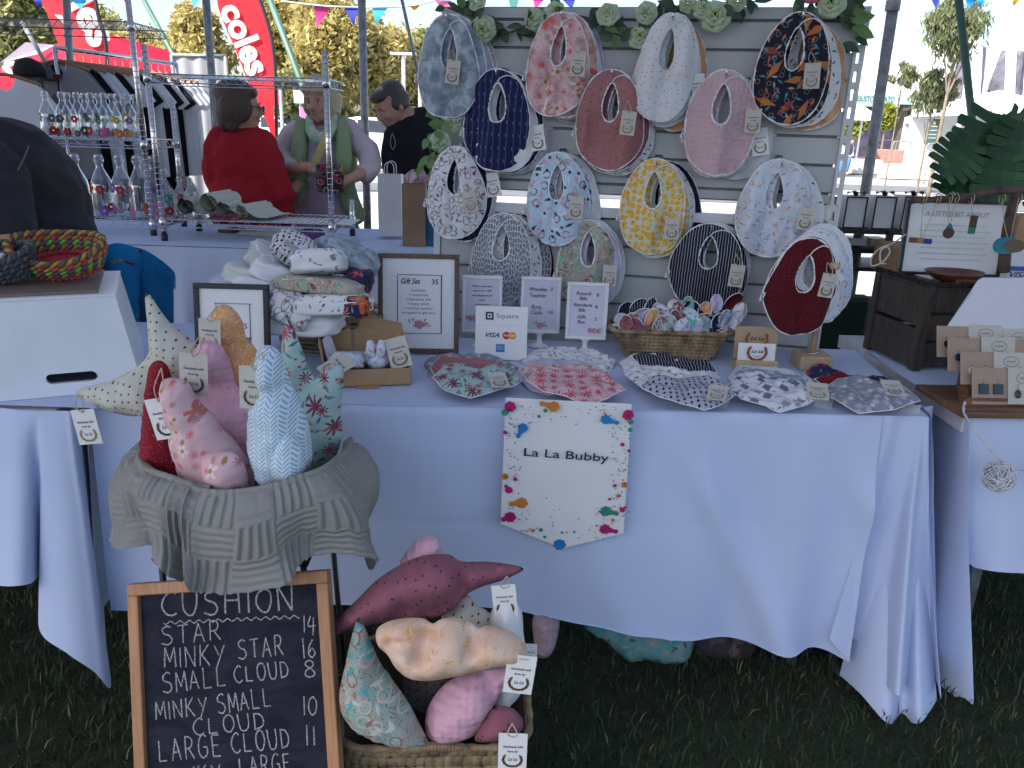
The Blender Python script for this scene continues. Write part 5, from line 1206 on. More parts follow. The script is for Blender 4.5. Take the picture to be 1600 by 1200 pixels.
g = MB(); c0 = P(455, 385, 1.925); R = M3r('Y', .72); g.box((0, 0, 0), (.036, .0015, .014), R); solo('silver_label', g, mat('silver_foil', (.8, .8, .85), .15, 1), 'shiny silver label stuck on the black and white cloth', 'label', loc=c0+V((0, .0, .0)))
# seagrass basket of fabric teethers
lb, rb = on_table(975, 562), on_table(1120, 566)
cB = (lb+rb)/2; wB = (rb-lb).length
woven_basket('woven_basket', 'oval seagrass basket on the table heaped with small fabric knots', cB+V((0, .062, 0)), wB*.92, .10, wB*1.28, .14, .082, 0, 8, .0125, handles=False)
PIECES = [('dark', 972, 478), ('pin', 990, 472), ('rose', 982, 488), ('rose', 976, 502), ('mauve', 1000, 500), ('wdots', 1010, 492), ('cloudy', 1022, 482), ('floralw', 1040, 480), ('floralw', 1048, 470), ('giraffe', 1035, 500), ('mauve', 1056, 495), ('aqua', 1072, 478), ('aqua', 1078, 495), ('orange', 1098, 482), ('pale', 1062, 508),
          ('dark', 1112, 490), ('lilac', 1120, 470), ('red', 1138, 466), ('cloudy', 1130, 492), ('pale', 1145, 492), ('white', 1152, 484), ('navy', 1118, 500), ('lilac', 1090, 508), ('daisy', 1012, 505)]
wd_ = dict(dark='navy', pin='black pinstriped', rose='dusty rose', mauve='mauve', wdots='white dotted', cloudy='blue grey', floralw='white floral', giraffe='white sketch print', aqua='aqua floral', orange='orange', pale='pale blue', lilac='lilac', red='red', white='white', navy='navy arrow print', daisy='pink daisy')
PIECES += [('wdots', 966, 494), ('lilac', 994, 484), ('giraffe', 1028, 494), ('pin', 1012, 476), ('pale', 1086, 486), ('rose', 1064, 484), ('cloudy', 1104, 500), ('dark', 1088, 474), ('teal', 1050, 498), ('feather', 1026, 506), ('orange', 1016, 496), ('wdots', 1134, 504)]
wd_.update(teal='mint floral', feather='grey feather')
cnt = {}
for i, (fk, px, py) in enumerate(PIECES):
    rn = random.Random(i); Y = cB.y+.03+(510-py)*.0014+rn.uniform(-.01, .01); c = P(px, py+11, Y)
    a = rn.uniform(-1.35, 1.35); L = rn.uniform(.038, .056); wv_ = rn.uniform(.015, .021)
    R = M3r('Y', a) @ M3r('X', rn.uniform(-.6, .2))
    cnt[fk] = cnt.get(fk, 0)+1
    side = 'left' if px < 1010 else ('middle' if px < 1090 else 'right')
    t = thing('fabric_teether', '%s fabric ear knot in the %s of the seagrass basket%s' % (wd_[fk], side, ['', ', the lower one', ', the one tucked deepest'][min(2, cnt[fk]-1)]), 'teether', c, 0, 'fabric knots in the seagrass basket')
    g = MB(); g.grid(lambda u, v: R @ V((wv_*(2*u-1)*sin(pi*min(.98, .12+.80*v))**.7, (.011 if i % 2 else -.005)*sqrt(max(0, 1-(2*u-1)**2))*sin(pi*v)+.006*noise.noise(V((u*4+i*3, v*5, i)))+.004*sin(u*7+i), L*v-.008)), 10, 12)
    part('ear', g, F[fk], t, smooth=True)
    e = MB(); e.tube([R @ V((wv_*sx*sin(pi*min(.98, .12+.80*v))**.7, .001, L*v-.008)) for sx, v in [(-1, k/10) for k in range(11)]+[(1, 1-k/10) for k in range(11)]], .0014, 5); part('edge_binding', e, F['edge'], t, smooth=True)
    g = MB(); g.ell(R @ V((0, .006, -.012)), (.010, .008, .007), nu=12, nv=7); part('knot', g, F[fk], t, smooth=True)
# business card holder
b = on_table(1179, 578); s = ppm(b+V((0, 0, .05)))
ch = thing('business_card_holder', 'wooden stand holding one kraft and one white business card with wreath logos', 'card holder', b, -.02)
g = MB(); g.box((0, .01, .010), (66/s, .055, .020)); part('base', g, LWOOD, ch, bevel=.002)
g = MB(); g.box((0, -.012, .025), (66/s, .004, .010)); part('front_lip', g, LWOOD, ch, bevel=.001)
for nm, w_, z0, h_, y, m in (('kraft_card', 67/s, .028, 50/s, .018, mat('kraft_print_card', (.42, .29, .17), .7)), ('white_card', 58/s, .023, 29/s, .0, PAPER)):
    g = MB(); R = M3r('X', -.14); g.box((0, y+.004, z0+h_/2), (w_, .002, h_), R); o = part(nm, g, m, ch)
    p = MB(); sc = w_*.24; cz = z0+h_*.62 if nm[0] == 'k' else z0+h_*.55
    p.m = 0; put_text(p, 'La La', 0, cz-.001, sc*.34, y-.004, w_*.30, True, .0004); put_text(p, 'BUBBY', 0, cz-sc*.55, sc*.14, y-.003, w_*.16)
    p.m = 1; wreath(p, 0, cz, sc, y-.0035, 9, .0030)
    part('print', p, [INK, mat('rust_print', (.30, .09, .05), .7)], o)
# ---- piles of folded bandana bibs along the table edge
def flatpile(outline, z, fk, words, seed, R=.018, flat=.55, tag_=None, edge=True):
    o_ = V((PZ(*outline[0], z).x, PZ(*outline[0], z).y, z))
    # plane rises a little towards the back so the pieces face the buyer
    t = cushion('bandana_bib', words, 'bandana bib', outline, 0, F[fk], R, plane=(o_, V((0, -.10, 1)).normalized(), None), group='folded bandana bibs on the table edge', step=.006, seed=seed, smooth=3, flat=flat, wr=.003, fold=.009, catn=0, seam=.0013 if edge else None, back=False)
    if tag_:
        px, py, rot, sc = tag_; p = PZ(px, py, z+.022)-V(t.location)
        c = link('swing_tag', TAGCARD, t); c.location = p; c.rotation_euler = (-1.25, 0, rot); c.scale = (sc*1.15, 1, sc); pr = link('tag_print', TAGPRINT, c)
    return t
Z0 = TZ+.008
flatpile([(660, 566), (676, 556), (700, 553), (770, 556), (812, 575), (818, 600), (770, 605), (700, 606), (668, 590)], Z0, 'greyst', 'grey printed bandana bib at the bottom of the leftmost pile', 1)
flatpile([(672, 575), (690, 556), (720, 560), (776, 566), (800, 590), (790, 604), (700, 610)], Z0+.012, 'rose', 'dusty rose bandana bib in the middle of the leftmost pile', 2)
flatpile([(676, 590), (694, 570), (712, 568), (744, 578), (776, 570), (792, 578), (815, 594), (800, 604), (770, 612), (735, 622), (708, 614), (690, 606)], Z0+.024, 'teal', 'mint floral bandana bib on top of the leftmost pile', 3, tag_=(775, 582, .25, .75))
flatpile([(812, 560), (840, 546), (880, 542), (930, 548), (962, 562), (950, 585), (900, 590), (830, 585)], Z0, 'floralw', 'clear wrapped white floral bandana bib at the back of the second pile', 4, edge=False)
flatpile([(806, 585), (820, 566), (860, 560), (920, 570), (935, 590), (900, 606), (860, 618), (830, 610)], Z0+.008, 'lilac', 'lilac bandana bib under the pink one in the second pile', 5)
flatpile([(812, 578), (835, 566), (870, 575), (905, 572), (940, 576), (960, 598), (920, 612), (870, 608), (830, 600)], Z0+.018, 'coral', 'pink coral print bandana bib beneath the daisy one', 6)
flatpile([(822, 594), (838, 576), (858, 576), (900, 582), (940, 576), (960, 596), (978, 608), (950, 622), (914, 634), (900, 626), (880, 618), (850, 612)], Z0+.028, 'daisy', 'pale pink bandana bib with red daisies on top of the second pile', 7)
flatpile([(968, 566), (990, 552), (1020, 556), (1060, 566), (1110, 572), (1125, 590), (1090, 606), (1010, 610), (980, 590)], Z0, 'white', 'white bandana bib at the bottom of the third pile', 8)
flatpile([(985, 556), (1010, 550), (1060, 560), (1110, 568), (1120, 582), (1060, 580), (1000, 572)], Z0+.012, 'pin', 'black pinstriped bandana bib at the back of the third pile', 9)
flatpile([(975, 585), (990, 570), (1030, 574), (1070, 580), (1100, 590), (1090, 610), (1050, 620), (1010, 612)], Z0+.018, 'floralw', 'white panda print bandana bib in the middle of the third pile', 10, edge=False)
flatpile([(1000, 604), (1020, 588), (1060, 592), (1110, 588), (1132, 600), (1150, 616), (1126, 632), (1100, 641), (1070, 632), (1030, 620)], Z0+.028, 'tri', 'navy triangle print bandana bib on top of the third pile', 11, tag_=(1124, 602, -.35, .75))
flatpile([(1138, 590), (1152, 572), (1190, 574), (1240, 580), (1275, 598), (1270, 620), (1200, 628), (1150, 610)], Z0, 'pale', 'pale blue bandana bib at the bottom of the fourth pile', 12)
flatpile([(1145, 586), (1160, 572), (1200, 580), (1250, 590), (1268, 606), (1200, 612)], Z0+.012, 'cloudy', 'blue grey bandana bib behind the forest print one', 13)
flatpile([(1135, 606), (1150, 586), (1176, 580), (1210, 592), (1250, 596), (1268, 612), (1290, 618), (1262, 632), (1218, 645), (1196, 634), (1160, 624)], Z0+.024, 'forest', 'white bandana bib with grey fir trees on top of the fourth pile', 14, tag_=(1276, 598, -.25, .85))
flatpile([(1256, 584), (1275, 572), (1300, 576), (1330, 590), (1380, 590), (1405, 600), (1400, 620), (1330, 620), (1280, 604)], Z0, 'navyfloral', 'navy and red bandana bib at the back of the rightmost pile', 15)
flatpile([(1272, 592), (1310, 582), (1360, 596), (1406, 608), (1390, 620), (1300, 610)], Z0+.012, 'redb', 'dark red bandana bib in the middle of the rightmost pile', 16)
flatpile([(1292, 604), (1310, 592), (1340, 588), (1370, 600), (1410, 602), (1438, 626), (1400, 640), (1342, 646), (1318, 632), (1296, 620)], Z0+.024, 'greyst', 'grey star print bandana bib on top of the rightmost pile', 17, tag_=(1390, 594, -.12, .8))
for px, py, r_ in ((1290, 624, -.5), (1425, 632, -.55), (1130, 622, -.5)):
    tgt = thing('product_tag', 'white tag lying on the cloth edge beside the %s pile of bandana bibs' % {1290: 'fourth', 1425: 'rightmost', 1130: 'third'}[px], 'tag', PZ(px, py, TZ+.006), r_, None, rx=-1.45)
    c_ = link('card', TAGWHITE, tgt); c_.scale = (.8,)*3
# ---- hanging bunting sheet with the stall name
Yb = ty(P(885, 740, 1.6).x)-.058
bn = thing('hanging_banner', 'white pointed banner printed with coloured paint splashes and the stall name', 'banner', P(886, 855, Yb))
def bl2(px, py): p = P(px, py, Yb)-V(bn.location); return p.x, p.z
out = [bl2(*q) for q in ((790, 622), (984, 628), (990, 640), (974, 834), (880, 854), (782, 818), (788, 640))]
out = [bl2(*q) for q in ((790, 624), (988, 634), (974, 833), (879, 855), (782, 818))]
g = MB()
def bnf(u, v):
    a = V((*out[0],)).lerp(V((*out[1],)), u); tt_ = u*2
    bot = V(out[4]).lerp(V(out[3]), tt_) if u < .5 else V(out[3]).lerp(V(out[2]), tt_-1)
    p = a.lerp(bot, v); return (p.x, .006*(1-v)**3*2-.004*sin(u*3.1)*v, p.y)
g.grid(bnf, 24, 20); part('sheet', g, PAPER, bn, smooth=True)
lg = MB(); mx_, mz_ = bl2(884, 716); w_ = bl2(950, 716)[0]-bl2(818, 716)[0]; put_text(lg, 'La La Bubby', 0, 0, .0195, 0, w_, False, .0004)
tilt_ = -.045; lg.v = [(mx_+x*cos(tilt_)-z*sin(tilt_), -.006+y, mz_+.001+x*sin(tilt_)+z*cos(tilt_)) for x, y, z in lg.v]; part('lettering', lg, INK, bn)
SPL = [mat('magenta_paint', (.42, .008, .14), .5), mat('orange_paint', (.60, .20, .03), .5), mat('blue_paint', (.012, .20, .52), .5), mat('green_paint', (.03, .25, .16), .5), mat('fleck_grey', (.10, .12, .2), .5)]
SGS = [MB() for _ in range(5)]; rn = random.Random(9)
def splat(px, py, r, c, tail=None):
    sg = SGS[c]; x, z = bl2(px, py); s_ = 1/ppm(V(bn.location)); n = 22; R_ = r*s_
    sg.add([(x, -.0062, z)]+[(x+R_*(1+(.16 if k % 3 == 0 else 0)*rn.uniform(.2, 1.4))*cos(2*pi*k/n), -.0062, z+R_*(1+(.16 if k % 3 == 0 else 0)*rn.uniform(.2, 1.2))*sin(2*pi*k/n)) for k in range(n)], [(0, 1+k, 1+(k+1) % n) for k in range(n)])
    if tail:
        for f, q in ((.5, .6), (.85, .42), (1.1, .5)): disc(sg, x+tail[0]*s_*f, z-tail[1]*s_*f, R_*q, -.0063-.0001*f, 10)
for a in ((797, 634, 8, 0), (789, 643, 5, 3), (865, 634, 8, 1, (-16, -4)), (817, 667, 7, 2, (-6, 12)), (946, 654, 7, 2, (15, 4)), (981, 647, 8, 0), (985, 658, 4, 3), (984, 670, 3.5, 3), (842, 649, 2.5, 2), (852, 640, 3, 3), (789, 674, 3, 0), (972, 693, 3.2, 0), (982, 703, 2.5, 0), (789, 743, 5, 1), (795, 764, 5.5, 0, (-4, -6)), (805, 747, 3, 0),
          (815, 784, 8.5, 1, (-14, 2)), (797, 806, 8.5, 0, (-9, 4)), (946, 797, 8, 3, (15, 3)), (972, 795, 4, 0, (4, -5)), (975, 756, 4.5, 1), (960, 757, 2.8, 0), (965, 773, 3, 1), (952, 778, 2.2, 0), (945, 825, 8, 0, (15, 3)), (957, 811, 2.8, 1), (874, 849, 9, 2), (833, 827, 3, 1), (845, 826, 3, 3), (851, 837, 2.4, 3), (897, 829, 2, 2), (878, 830, 2, 2)): splat(*a)
for k in range(420):
    e = rn.random(); px = rn.choice([rn.uniform(790, 835), rn.uniform(930, 984), rn.uniform(790, 984)]); py = rn.uniform(632, 840)
    if 812 < px < 955 and 660 < py < 790 and rn.random() < .93: continue
    if py > 818+abs(0) and (px < 782+(py-818)*2.6 or px > 974-(py-833)*4.6 and py > 833): continue
    if py > 820 and (px < 800 or px > 960): continue
    splat(px, py, rn.uniform(.5, 1.3), rn.choice([4, 4, 4, 0, 1, 2, 3]))
for k_, sg in enumerate(SGS): part('paint_splash_print', sg, SPL[k_], bn, kind='stuff')
# ============================================================ organic bodies: joined volumes remeshed into one skin
def organic(name, g, m, parent, voxel=.01, smooth=6, world=True, wr=0):
    me = bpy.data.meshes.new('tmp'); me.from_pydata(g.v, [], g.f); me.update()
    o = bpy.data.objects.new('tmp', me); COL.objects.link(o)
    r = o.modifiers.new('r', 'REMESH'); r.mode = 'VOXEL'; r.voxel_size = voxel
    s_ = o.modifiers.new('s', 'SMOOTH'); s_.iterations = smooth; s_.factor = .5
    dg = bpy.context.evaluated_depsgraph_get(); m2 = bpy.data.meshes.new_from_object(o.evaluated_get(dg))
    bpy.data.objects.remove(o)
    m2.materials.clear(); m2.materials.append(m); m2.name = name
    if world and parent: m2.transform(Matrix.Translation(-V(parent.location)))
    n = len(m2.vertices); co_ = np.empty(n*3, np.float32); m2.vertices.foreach_get('co', co_); co_ = co_.reshape(-1, 3)
    if wr:
        nr = np.empty(n*3, np.float32); m2.vertices.foreach_get('normal', nr); nr = nr.reshape(-1, 3)
        k = np.array([1-2.4*abs(noise.noise(V((c[0]*7+c[2]*3, c[1]*7, c[2]*9-c[0]*2))))+.5*noise.noise(V((c[0]*20, c[1]*20, c[2]*20))) for c in co_])
        m2.vertices.foreach_set('co', (co_+nr*(k*wr)[:, None]).astype(np.float32).ravel())
    li = np.empty(len(m2.loops), np.int32); m2.loops.foreach_get('vertex_index', li)
    ul = m2.uv_layers.new(name='UVMap'); ul.data.foreach_set('uv', co_[li][:, [0, 2]].ravel())
    m2.polygons.foreach_set('use_smooth', [True]*len(m2.polygons)); m2.update()
    return link(name, m2, parent)
def limb(g, pts, rs, n=12, k=6, flat=None):
    p = catmull(pts, k); r = [float(x[0]) for x in catmull([(x, 0) for x in rs], k)]; g.tube(p, r, n, flat=flat)
    g.ell(p[0], (r[0],)*3, nu=10, nv=6); g.ell(p[-1], (r[-1],)*3, nu=10, nv=6)
def hand(g, wrist, to, s=1.0, curl=.5, side=1, up=V((0, 0, 1))):
    w_ = V(wrist); d = (V(to)-w_).normalized(); sx = d.cross(up).normalized()*side; nz = sx.cross(d)*side
    g.tube([w_-d*.01, w_+d*.045*s, w_+d*.085*s], [.024*s, .034*s, .032*s], 10, flat=None)
    for i, L in enumerate((.062, .072, .068, .052)):
        b = w_+d*.08*s+sx*(-.027+.018*i)*s; p = [b, b+d*L*.4*s-nz*curl*.010*s, b+d*L*.75*s-nz*curl*.035*s, b+d*L*.85*s-nz*curl*.060*s]
        g.tube(p, [.0095*s, .009*s, .008*s, .0065*s], 7)
    b = w_+d*.03*s-sx*.028*s; g.tube([b, b-sx*.022*s+d*.025*s, b-sx*.018*s+d*.055*s-nz*.01], [.012*s, .011*s, .008*s], 7)
def head_blobs(g, c, R, s=1.0, jaw=1.0):
    """c = centre of the skull; R = 3x3 with face towards -y of the head space"""
    T = lambda x, y, z: V(c)+R @ V((x*s, y*s, z*s))
    E = lambda x, y, z, r: g.ell(T(x, y, z), tuple(q*s for q in r), R, 16, 10)
    E(0, .012, .028, (.074, .094, .090)); E(0, -.012, -.020, (.066*jaw, .080, .088)); E(0, -.040, -.076, (.043*jaw, .046, .036)); E(0, -.062, -.098, (.020, .018, .016))
    for sg in (-1, 1): E(sg*.036, -.070, -.030, (.022, .018, .022)); E(sg*.076, .012, -.018, (.010, .018, .030)); E(sg*.030, -.082, .016, (.024, .010, .007))
    g.tube([T(0, -.088, .012), T(0, -.104, -.018), T(0, -.112, -.032)], [.008*s, .011*s, .014*s], 8)
    for sg in (-1, 1): E(sg*.012, -.098, -.036, (.009, .010, .007))
    E(0, -.084, -.060, (.022, .010, .006)); E(0, -.082, -.069, (.019, .010, .007))
    return T
def face_parts(t, T, R, s=1.0, eye=(.10, .12, .14), brow=(.20, .13, .08), lip=(.40, .17, .14), closed=False, glasses=False):
    l = V(t.location)
    def el(name, pts, m, sub=None):
        g = MB()
        for (x, y, z, r) in pts: g.ell(T(x, y, z)-l, tuple(q*s for q in r), R, 10, 6)
        return part(name, g, m, t, smooth=True)
    ew = mat('eye_white', (.60, .58, .55), .3)
    for sg in (-1, 1):
        o = el('eye', [(sg*.030, -.0835, -.002, (.013, .006, .004 if closed else .0062))], ew)
        if not closed:
            g = MB(); g.ell(T(sg*.030, -.0885, -.002)-l, (.0055*s, .0025*s, .0055*s), R, 10, 6); part('iris', g, mat('iris', eye, .3), o, smooth=True)
        el('eyebrow', [(sg*.031, -.092, .021, (.018, .004, .0035))], mat('brow_'+name_col(brow), brow, .8))
        el('eyelid', [(sg*.030, -.0860, .005, (.0150, .0055, .0030))], mat('eyelid', (.34, .18, .13), .6))
    el('lips', [(0, -.0935, -.0615, (.019, .003, .0026)), (0, -.0915, -.067, (.015, .003, .003))], mat('lips', lip, .5))
def name_col(c): return '_'.join(str(int(x*100)) for x in c)
def hair_mat(name, a, b):
    t = NT(name); o_ = t.n('ShaderNodeMapping', {'Vector': t.obj(), 'Scale': (60, 60, 9)}).outputs[0]; n = t.noise(o_, 3, 5, .7, .6)
    t.set(t.b.inputs['Base Color'], t.mix(t.ramp(n, .3, .7), a, b)); t.b.inputs['Roughness'].default_value = .5; t.bump(n, .9, .006); return t.m
def rot3(yaw, pitch=0, roll=0): return Matrix.Rotation(yaw, 3, 'Z') @ Matrix.Rotation(pitch, 3, 'X') @ Matrix.Rotation(roll, 3, 'Y')
# ---------------- woman in green vest
Yp = 4.75
def Q(px, py, dy=0): return P(px, py, Yp+dy)
hc = Q(502, 158); wg = thing('person', 'woman with short blonde hair in green vest and patterned scarf holding a dark floral pouch', 'person', (hc.x, Yp+.05, 0))
body = MB(); R = rot3(-.30, .12)
T = head_blobs(body, hc, R, 1.02, 1.08)
limb(body, [hc+V((0, .02, -.06)), Q(503, 200, .03), Q(503, 215, .03)], [.052, .056, .075])
body.ell(Q(503, 250, .05), (.17, .11, .24)); body.ell(Q(505, 310, .05), (.175, .13, .20))
shL, shR = Q(462, 208, .03), Q(548, 208, .03)
limb(body, [shL, Q(443, 240, 0), Q(446, 262, -.10), Q(468, 262, -.20), Q(478, 260, -.22)], [.055, .050, .046, .036, .028]); hand(body, Q(478, 260, -.22), Q(505, 268, -.26), .95, .9)
limb(body, [shR, Q(574, 240, 0), Q(578, 264, -.08), Q(560, 274, -.18), Q(550, 278, -.22)], [.055, .050, .046, .036, .028]); hand(body, Q(550, 278, -.22), Q(525, 288, -.26), .95, .9, -1)
for sx in (-1, 1): limb(body, [Q(503+sx*22, 330, .05), V((hc.x+sx*.09, Yp+.05, .45)), V((hc.x+sx*.09, Yp+.05, .06))], [.10, .065, .045]); body.ell((hc.x+sx*.09, Yp-.01, .04), (.045, .12, .04))
organic('body', body, SKIN, wg, .009, 5); face_parts(wg, T, R, 1.02, brow=(.30, .20, .12))
h = MB(); 
for x, y, z, r in ((0, .02, .062, (.088, .102, .075)), (-.068, .02, .0, (.034, .080, .075)), (.068, .02, .0, (.034, .080, .075)), (0, .075, -.02, (.082, .045, .10)), (-.045, -.066, .066, (.044, .026, .028)), (.035, -.068, .066, (.046, .026, .026)), (0, -.02, .10, (.07, .07, .045)), (.075, -.02, -.03, (.022, .045, .050)), (-.075, -.02, -.03, (.022, .045, .045))): h.ell(T(x, y, z), tuple(q*1.02 for q in r), R)
organic('hair', h, hair_mat('blonde_hair', (.32, .24, .13), (.66, .56, .38)), wg, .008, 4)
bl_ = MB(); bl_.ell(Q(503, 248, .05), (.182, .125, .235)); limb(bl_, [shL+V((.03, 0, .02)), shL, Q(443, 238, 0), Q(445, 258, -.07), Q(454, 262, -.13)], [.06, .066, .064, .060, .052]); limb(bl_, [shR-V((.03, 0, -.02)), shR, Q(574, 238, 0), Q(577, 262, -.06), Q(570, 270, -.12)], [.06, .066, .064, .060, .054])
organic('blouse', bl_, fab('white_blouse', (.56, .50, .56), [('dot', 50, .14, (.5, .3, .36), 1)], wrinkle=.8), wg, .012, 5, wr=.009)
tr_ = MB(); tr_.ell(Q(505, 312, .05), (.185, .14, .20))
for sx in (-1, 1): limb(tr_, [Q(503+sx*22, 325, .05), V((hc.x+sx*.09, Yp+.05, .45)), V((hc.x+sx*.09, Yp+.05, .10))], [.112, .085, .07])
organic('trousers', tr_, fab('lilac_trousers', (.40, .31, .38)), wg, .014, 5)
GV = fab('green_vest', (.27, .37, .21), wrinkle=.8)
for sg, pts in ((-1, [(470, 193, -.05), (468, 230, -.10), (464, 270, -.10), (464, 300, -.06), (462, 318, .0)]), (1, [(535, 193, -.05), (537, 230, -.10), (538, 270, -.10), (546, 310, -.06), (556, 336, .0)])):
    v_ = MB(); limb(v_, [Q(px, py, dy) for px, py, dy in pts], [.038, .048, .050, .056, .060], flat=(1, .75, 1))
    v_.ell(Q(503+sg*36, 245, .07), (.07, .13, .24))
    organic('vest_side', v_, GV, wg, .012, 4)
sc_ = MB(); limb(sc_, [Q(483, 190, -.05), Q(488, 208, -.10), Q(502, 217, -.13), Q(516, 205, -.10), Q(522, 186, -.04), Q(512, 176, .08), Q(490, 178, .08), Q(483, 190, -.05)], [.026, .034, .036, .030, .026, .028, .028, .026])
organic('scarf', sc_, fab('mint_scarf', (.34, .52, .38), [('blob', 22, .52, (.55, .60, .42))], wrinkle=.9), wg, .008, 3)
sc_ = MB(); limb(sc_, [Q(518, 192, -.08), Q(508, 215, -.15), Q(500, 238, -.17), Q(490, 262, -.16)], [.022, .024, .024, .026], flat=(1, .5, 1)); organic('scarf_end', sc_, fab('yellow_scarf', (.52, .46, .20), wrinkle=.9), wg, .007, 2)
pch = MB(); a = [Q(494, 258, -.27), Q(534, 258, -.27), Q(536, 300, -.27), Q(496, 302, -.27)]; c0 = (a[0]+a[2])/2; pch.ell(c0, (.082, .028, .088)); pch.box(c0, (.145, .035, .15))
o = organic('handbag', pch, fab('dark_flower_pouch', (.03, .022, .03), [('ring', 22, .30, [(.55, .32, .06), (.35, .06, .08), (.6, .5, .4)], 1), ('petal', 16, .5, [(.45, .30, .08), (.30, .05, .10), (.12, .10, .14)], 1)]), None, .006, 4, world=False)
tag(o, 'small dark pouch with orange and cream flower circles held in both hands', 'bag')
w_ = MB(); p = Q(474, 258, -.21); w_.lathe([(.034, -.005), (.036, 0), (.034, .005)], 14, M=Matrix.Rotation(1.3, 3, 'Y'), c=p); part('bracelet', w_, mat('gold', (.6, .4, .15), .3, 1), wg, smooth=True, world=True)
# ---------------- woman in red cardigan, seen from behind
Yp = 4.45
hc = Q(377, 166); wr_ = thing('person', 'woman with short brown hair in a red cardigan standing with her back turned', 'person', (hc.x, Yp+.05, 0))
body = MB(); R = rot3(pi*.62, .05); T = head_blobs(body, hc, R, 1.04, 1.1)
limb(body, [hc+V((0, 0, -.06)), Q(376, 205, .03), Q(376, 222, .03)], [.056, .060, .08])
body.ell(Q(384, 258, .03), (.19, .14, .22)); body.ell(Q(385, 320, .03), (.20, .16, .22))
shL, shR = Q(345, 222, .03), Q(412, 228, .05)
limb(body, [shR, Q(425, 265, .02), Q(440, 300, 0), Q(452, 302, .05), Q(456, 298, .07)], [.06, .056, .05, .036, .03]); hand(body, Q(456, 299, .07), Q(464, 290, .12), .95, .8)
limb(body, [shL, Q(338, 265, .02), Q(345, 300, .1)], [.06, .055, .045])
for sx in (-1, 1): limb(body, [Q(385+sx*22, 330, .05), V((hc.x+sx*.09, Yp+.05, .45)), V((hc.x+sx*.09, Yp+.05, .06))], [.10, .065, .045]); body.ell((hc.x+sx*.09, Yp+.10, .04), (.045, .12, .04))
organic('body', body, SKIN, wr_, .009, 5); face_parts(wr_, T, R, 1.04)
h = MB()
for x, y, z, r in ((0, .03, .058, (.092, .106, .076)), (-.068, .03, -.01, (.034, .084, .080)), (.068, .03, -.01, (.034, .084, .080)), (0, .085, -.03, (.080, .040, .105)), (0, -.045, .068, (.070, .040, .034)), (-.055, .05, -.085, (.028, .034, .045)), (.02, .07, -.10, (.05, .03, .05))): h.ell(T(x, y, z), tuple(q*1.04 for q in r), R)
organic('hair', h, hair_mat('brown_hair', (.025, .015, .011), (.105, .070, .052)), wr_, .008, 4)
g = MB(); 
for sg in (-1, 1): g.tube([T(.078*sg, .02, .0), T(.080*sg, -.06, .002), T(.055*sg, -.10, .0)], .003, 6); g.ell(T(.036*sg, -.108, -.004), (.024, .006, .018), R, 12, 8)
part('sunglasses', g, mat('dark_glasses', (.02, .03, .05), .15), wr_, smooth=True, world=True)
cd = MB(); cd.ell(Q(378, 225, .03), (.14, .11, .07)); cd.ell(Q(385, 258, .03), (.205, .15, .22)); cd.ell(Q(386, 320, .03), (.215, .175, .25)); limb(cd, [Q(352, 218, .03), shL, Q(337, 262, .0), Q(346, 305, .04)], [.06, .074, .07, .06]); limb(cd, [Q(405, 220, .03), shR, Q(424, 265, 0), Q(440, 302, -.02), Q(449, 304, .03)], [.06, .076, .072, .068, .052])
cd.ell(Q(444, 325, .03), (.05, .10, .12))
organic('cardigan', cd, fab('red_cardigan', (.33, .012, .022), wrinkle=.7), wr_, .012, 4, wr=.009)
tr_ = MB()
for sx in (-1, 1): limb(tr_, [Q(388+sx*22, 335, .05), V((hc.x+sx*.09, Yp+.05, .45)), V((hc.x+sx*.09, Yp+.05, .10))], [.115, .085, .07])
organic('trousers', tr_, fab('navy_trousers', (.02, .025, .06)), wr_, .014, 4)
# ---------------- man in black t-shirt looking down
Yp = 4.85
hc = Q(609, 165); mn = thing('person', 'grey haired man in a black t-shirt bending his head beside the slatwall', 'person', (Q(650, 260).x, Yp+.05, 0))
body = MB(); R = rot3(-.75, .50, -.10); T = head_blobs(body, hc, R, 1.04, 1.05)
limb(body, [hc+R @ V((0, .03, -.05)), Q(632, 180, .05), Q(645, 192, .05)], [.060, .066, .085])
body.ell(Q(660, 245, .05), (.20, .13, .28)); body.ell(Q(660, 320, .05), (.18, .14, .20))
limb(body, [Q(622, 215, .0), Q(618, 262, -.02), Q(628, 290, -.12), Q(655, 283, -.20), Q(662, 281, -.2)], [.062, .056, .046, .038, .030]); hand(body, Q(662, 281, -.2), Q(690, 282, -.22), 1, .7)
limb(body, [Q(700, 215, .05), Q(712, 262, .0), Q(700, 290, -.1)], [.062, .056, .046])
for sx in (-1, 1): limb(body, [Q(660+sx*24, 330, .05), V((mn.location.x+sx*.09, Yp+.05, .45)), V((mn.location.x+sx*.09, Yp+.05, .06))], [.10, .065, .045]); body.ell((mn.location.x+sx*.09, Yp-.02, .04), (.05, .13, .04))
organic('body', body, SKIN, mn, .009, 5); face_parts(mn, T, R, 1.04, closed=True, brow=(.08, .06, .05))
h = MB()
for x, y, z, r in ((0, .035, .050, (.082, .094, .072)), (-.064, .035, .005, (.022, .070, .055)), (.064, .035, .005, (.022, .070, .055)), (0, .085, -.01, (.068, .030, .075)), (0, -.045, .072, (.064, .046, .034))): h.ell(T(x, y, z), tuple(q*1.04 for q in r), R)
organic('hair', h, hair_mat('grey_dark_hair', (.015, .013, .013), (.085, .08, .08)), mn, .007, 3)
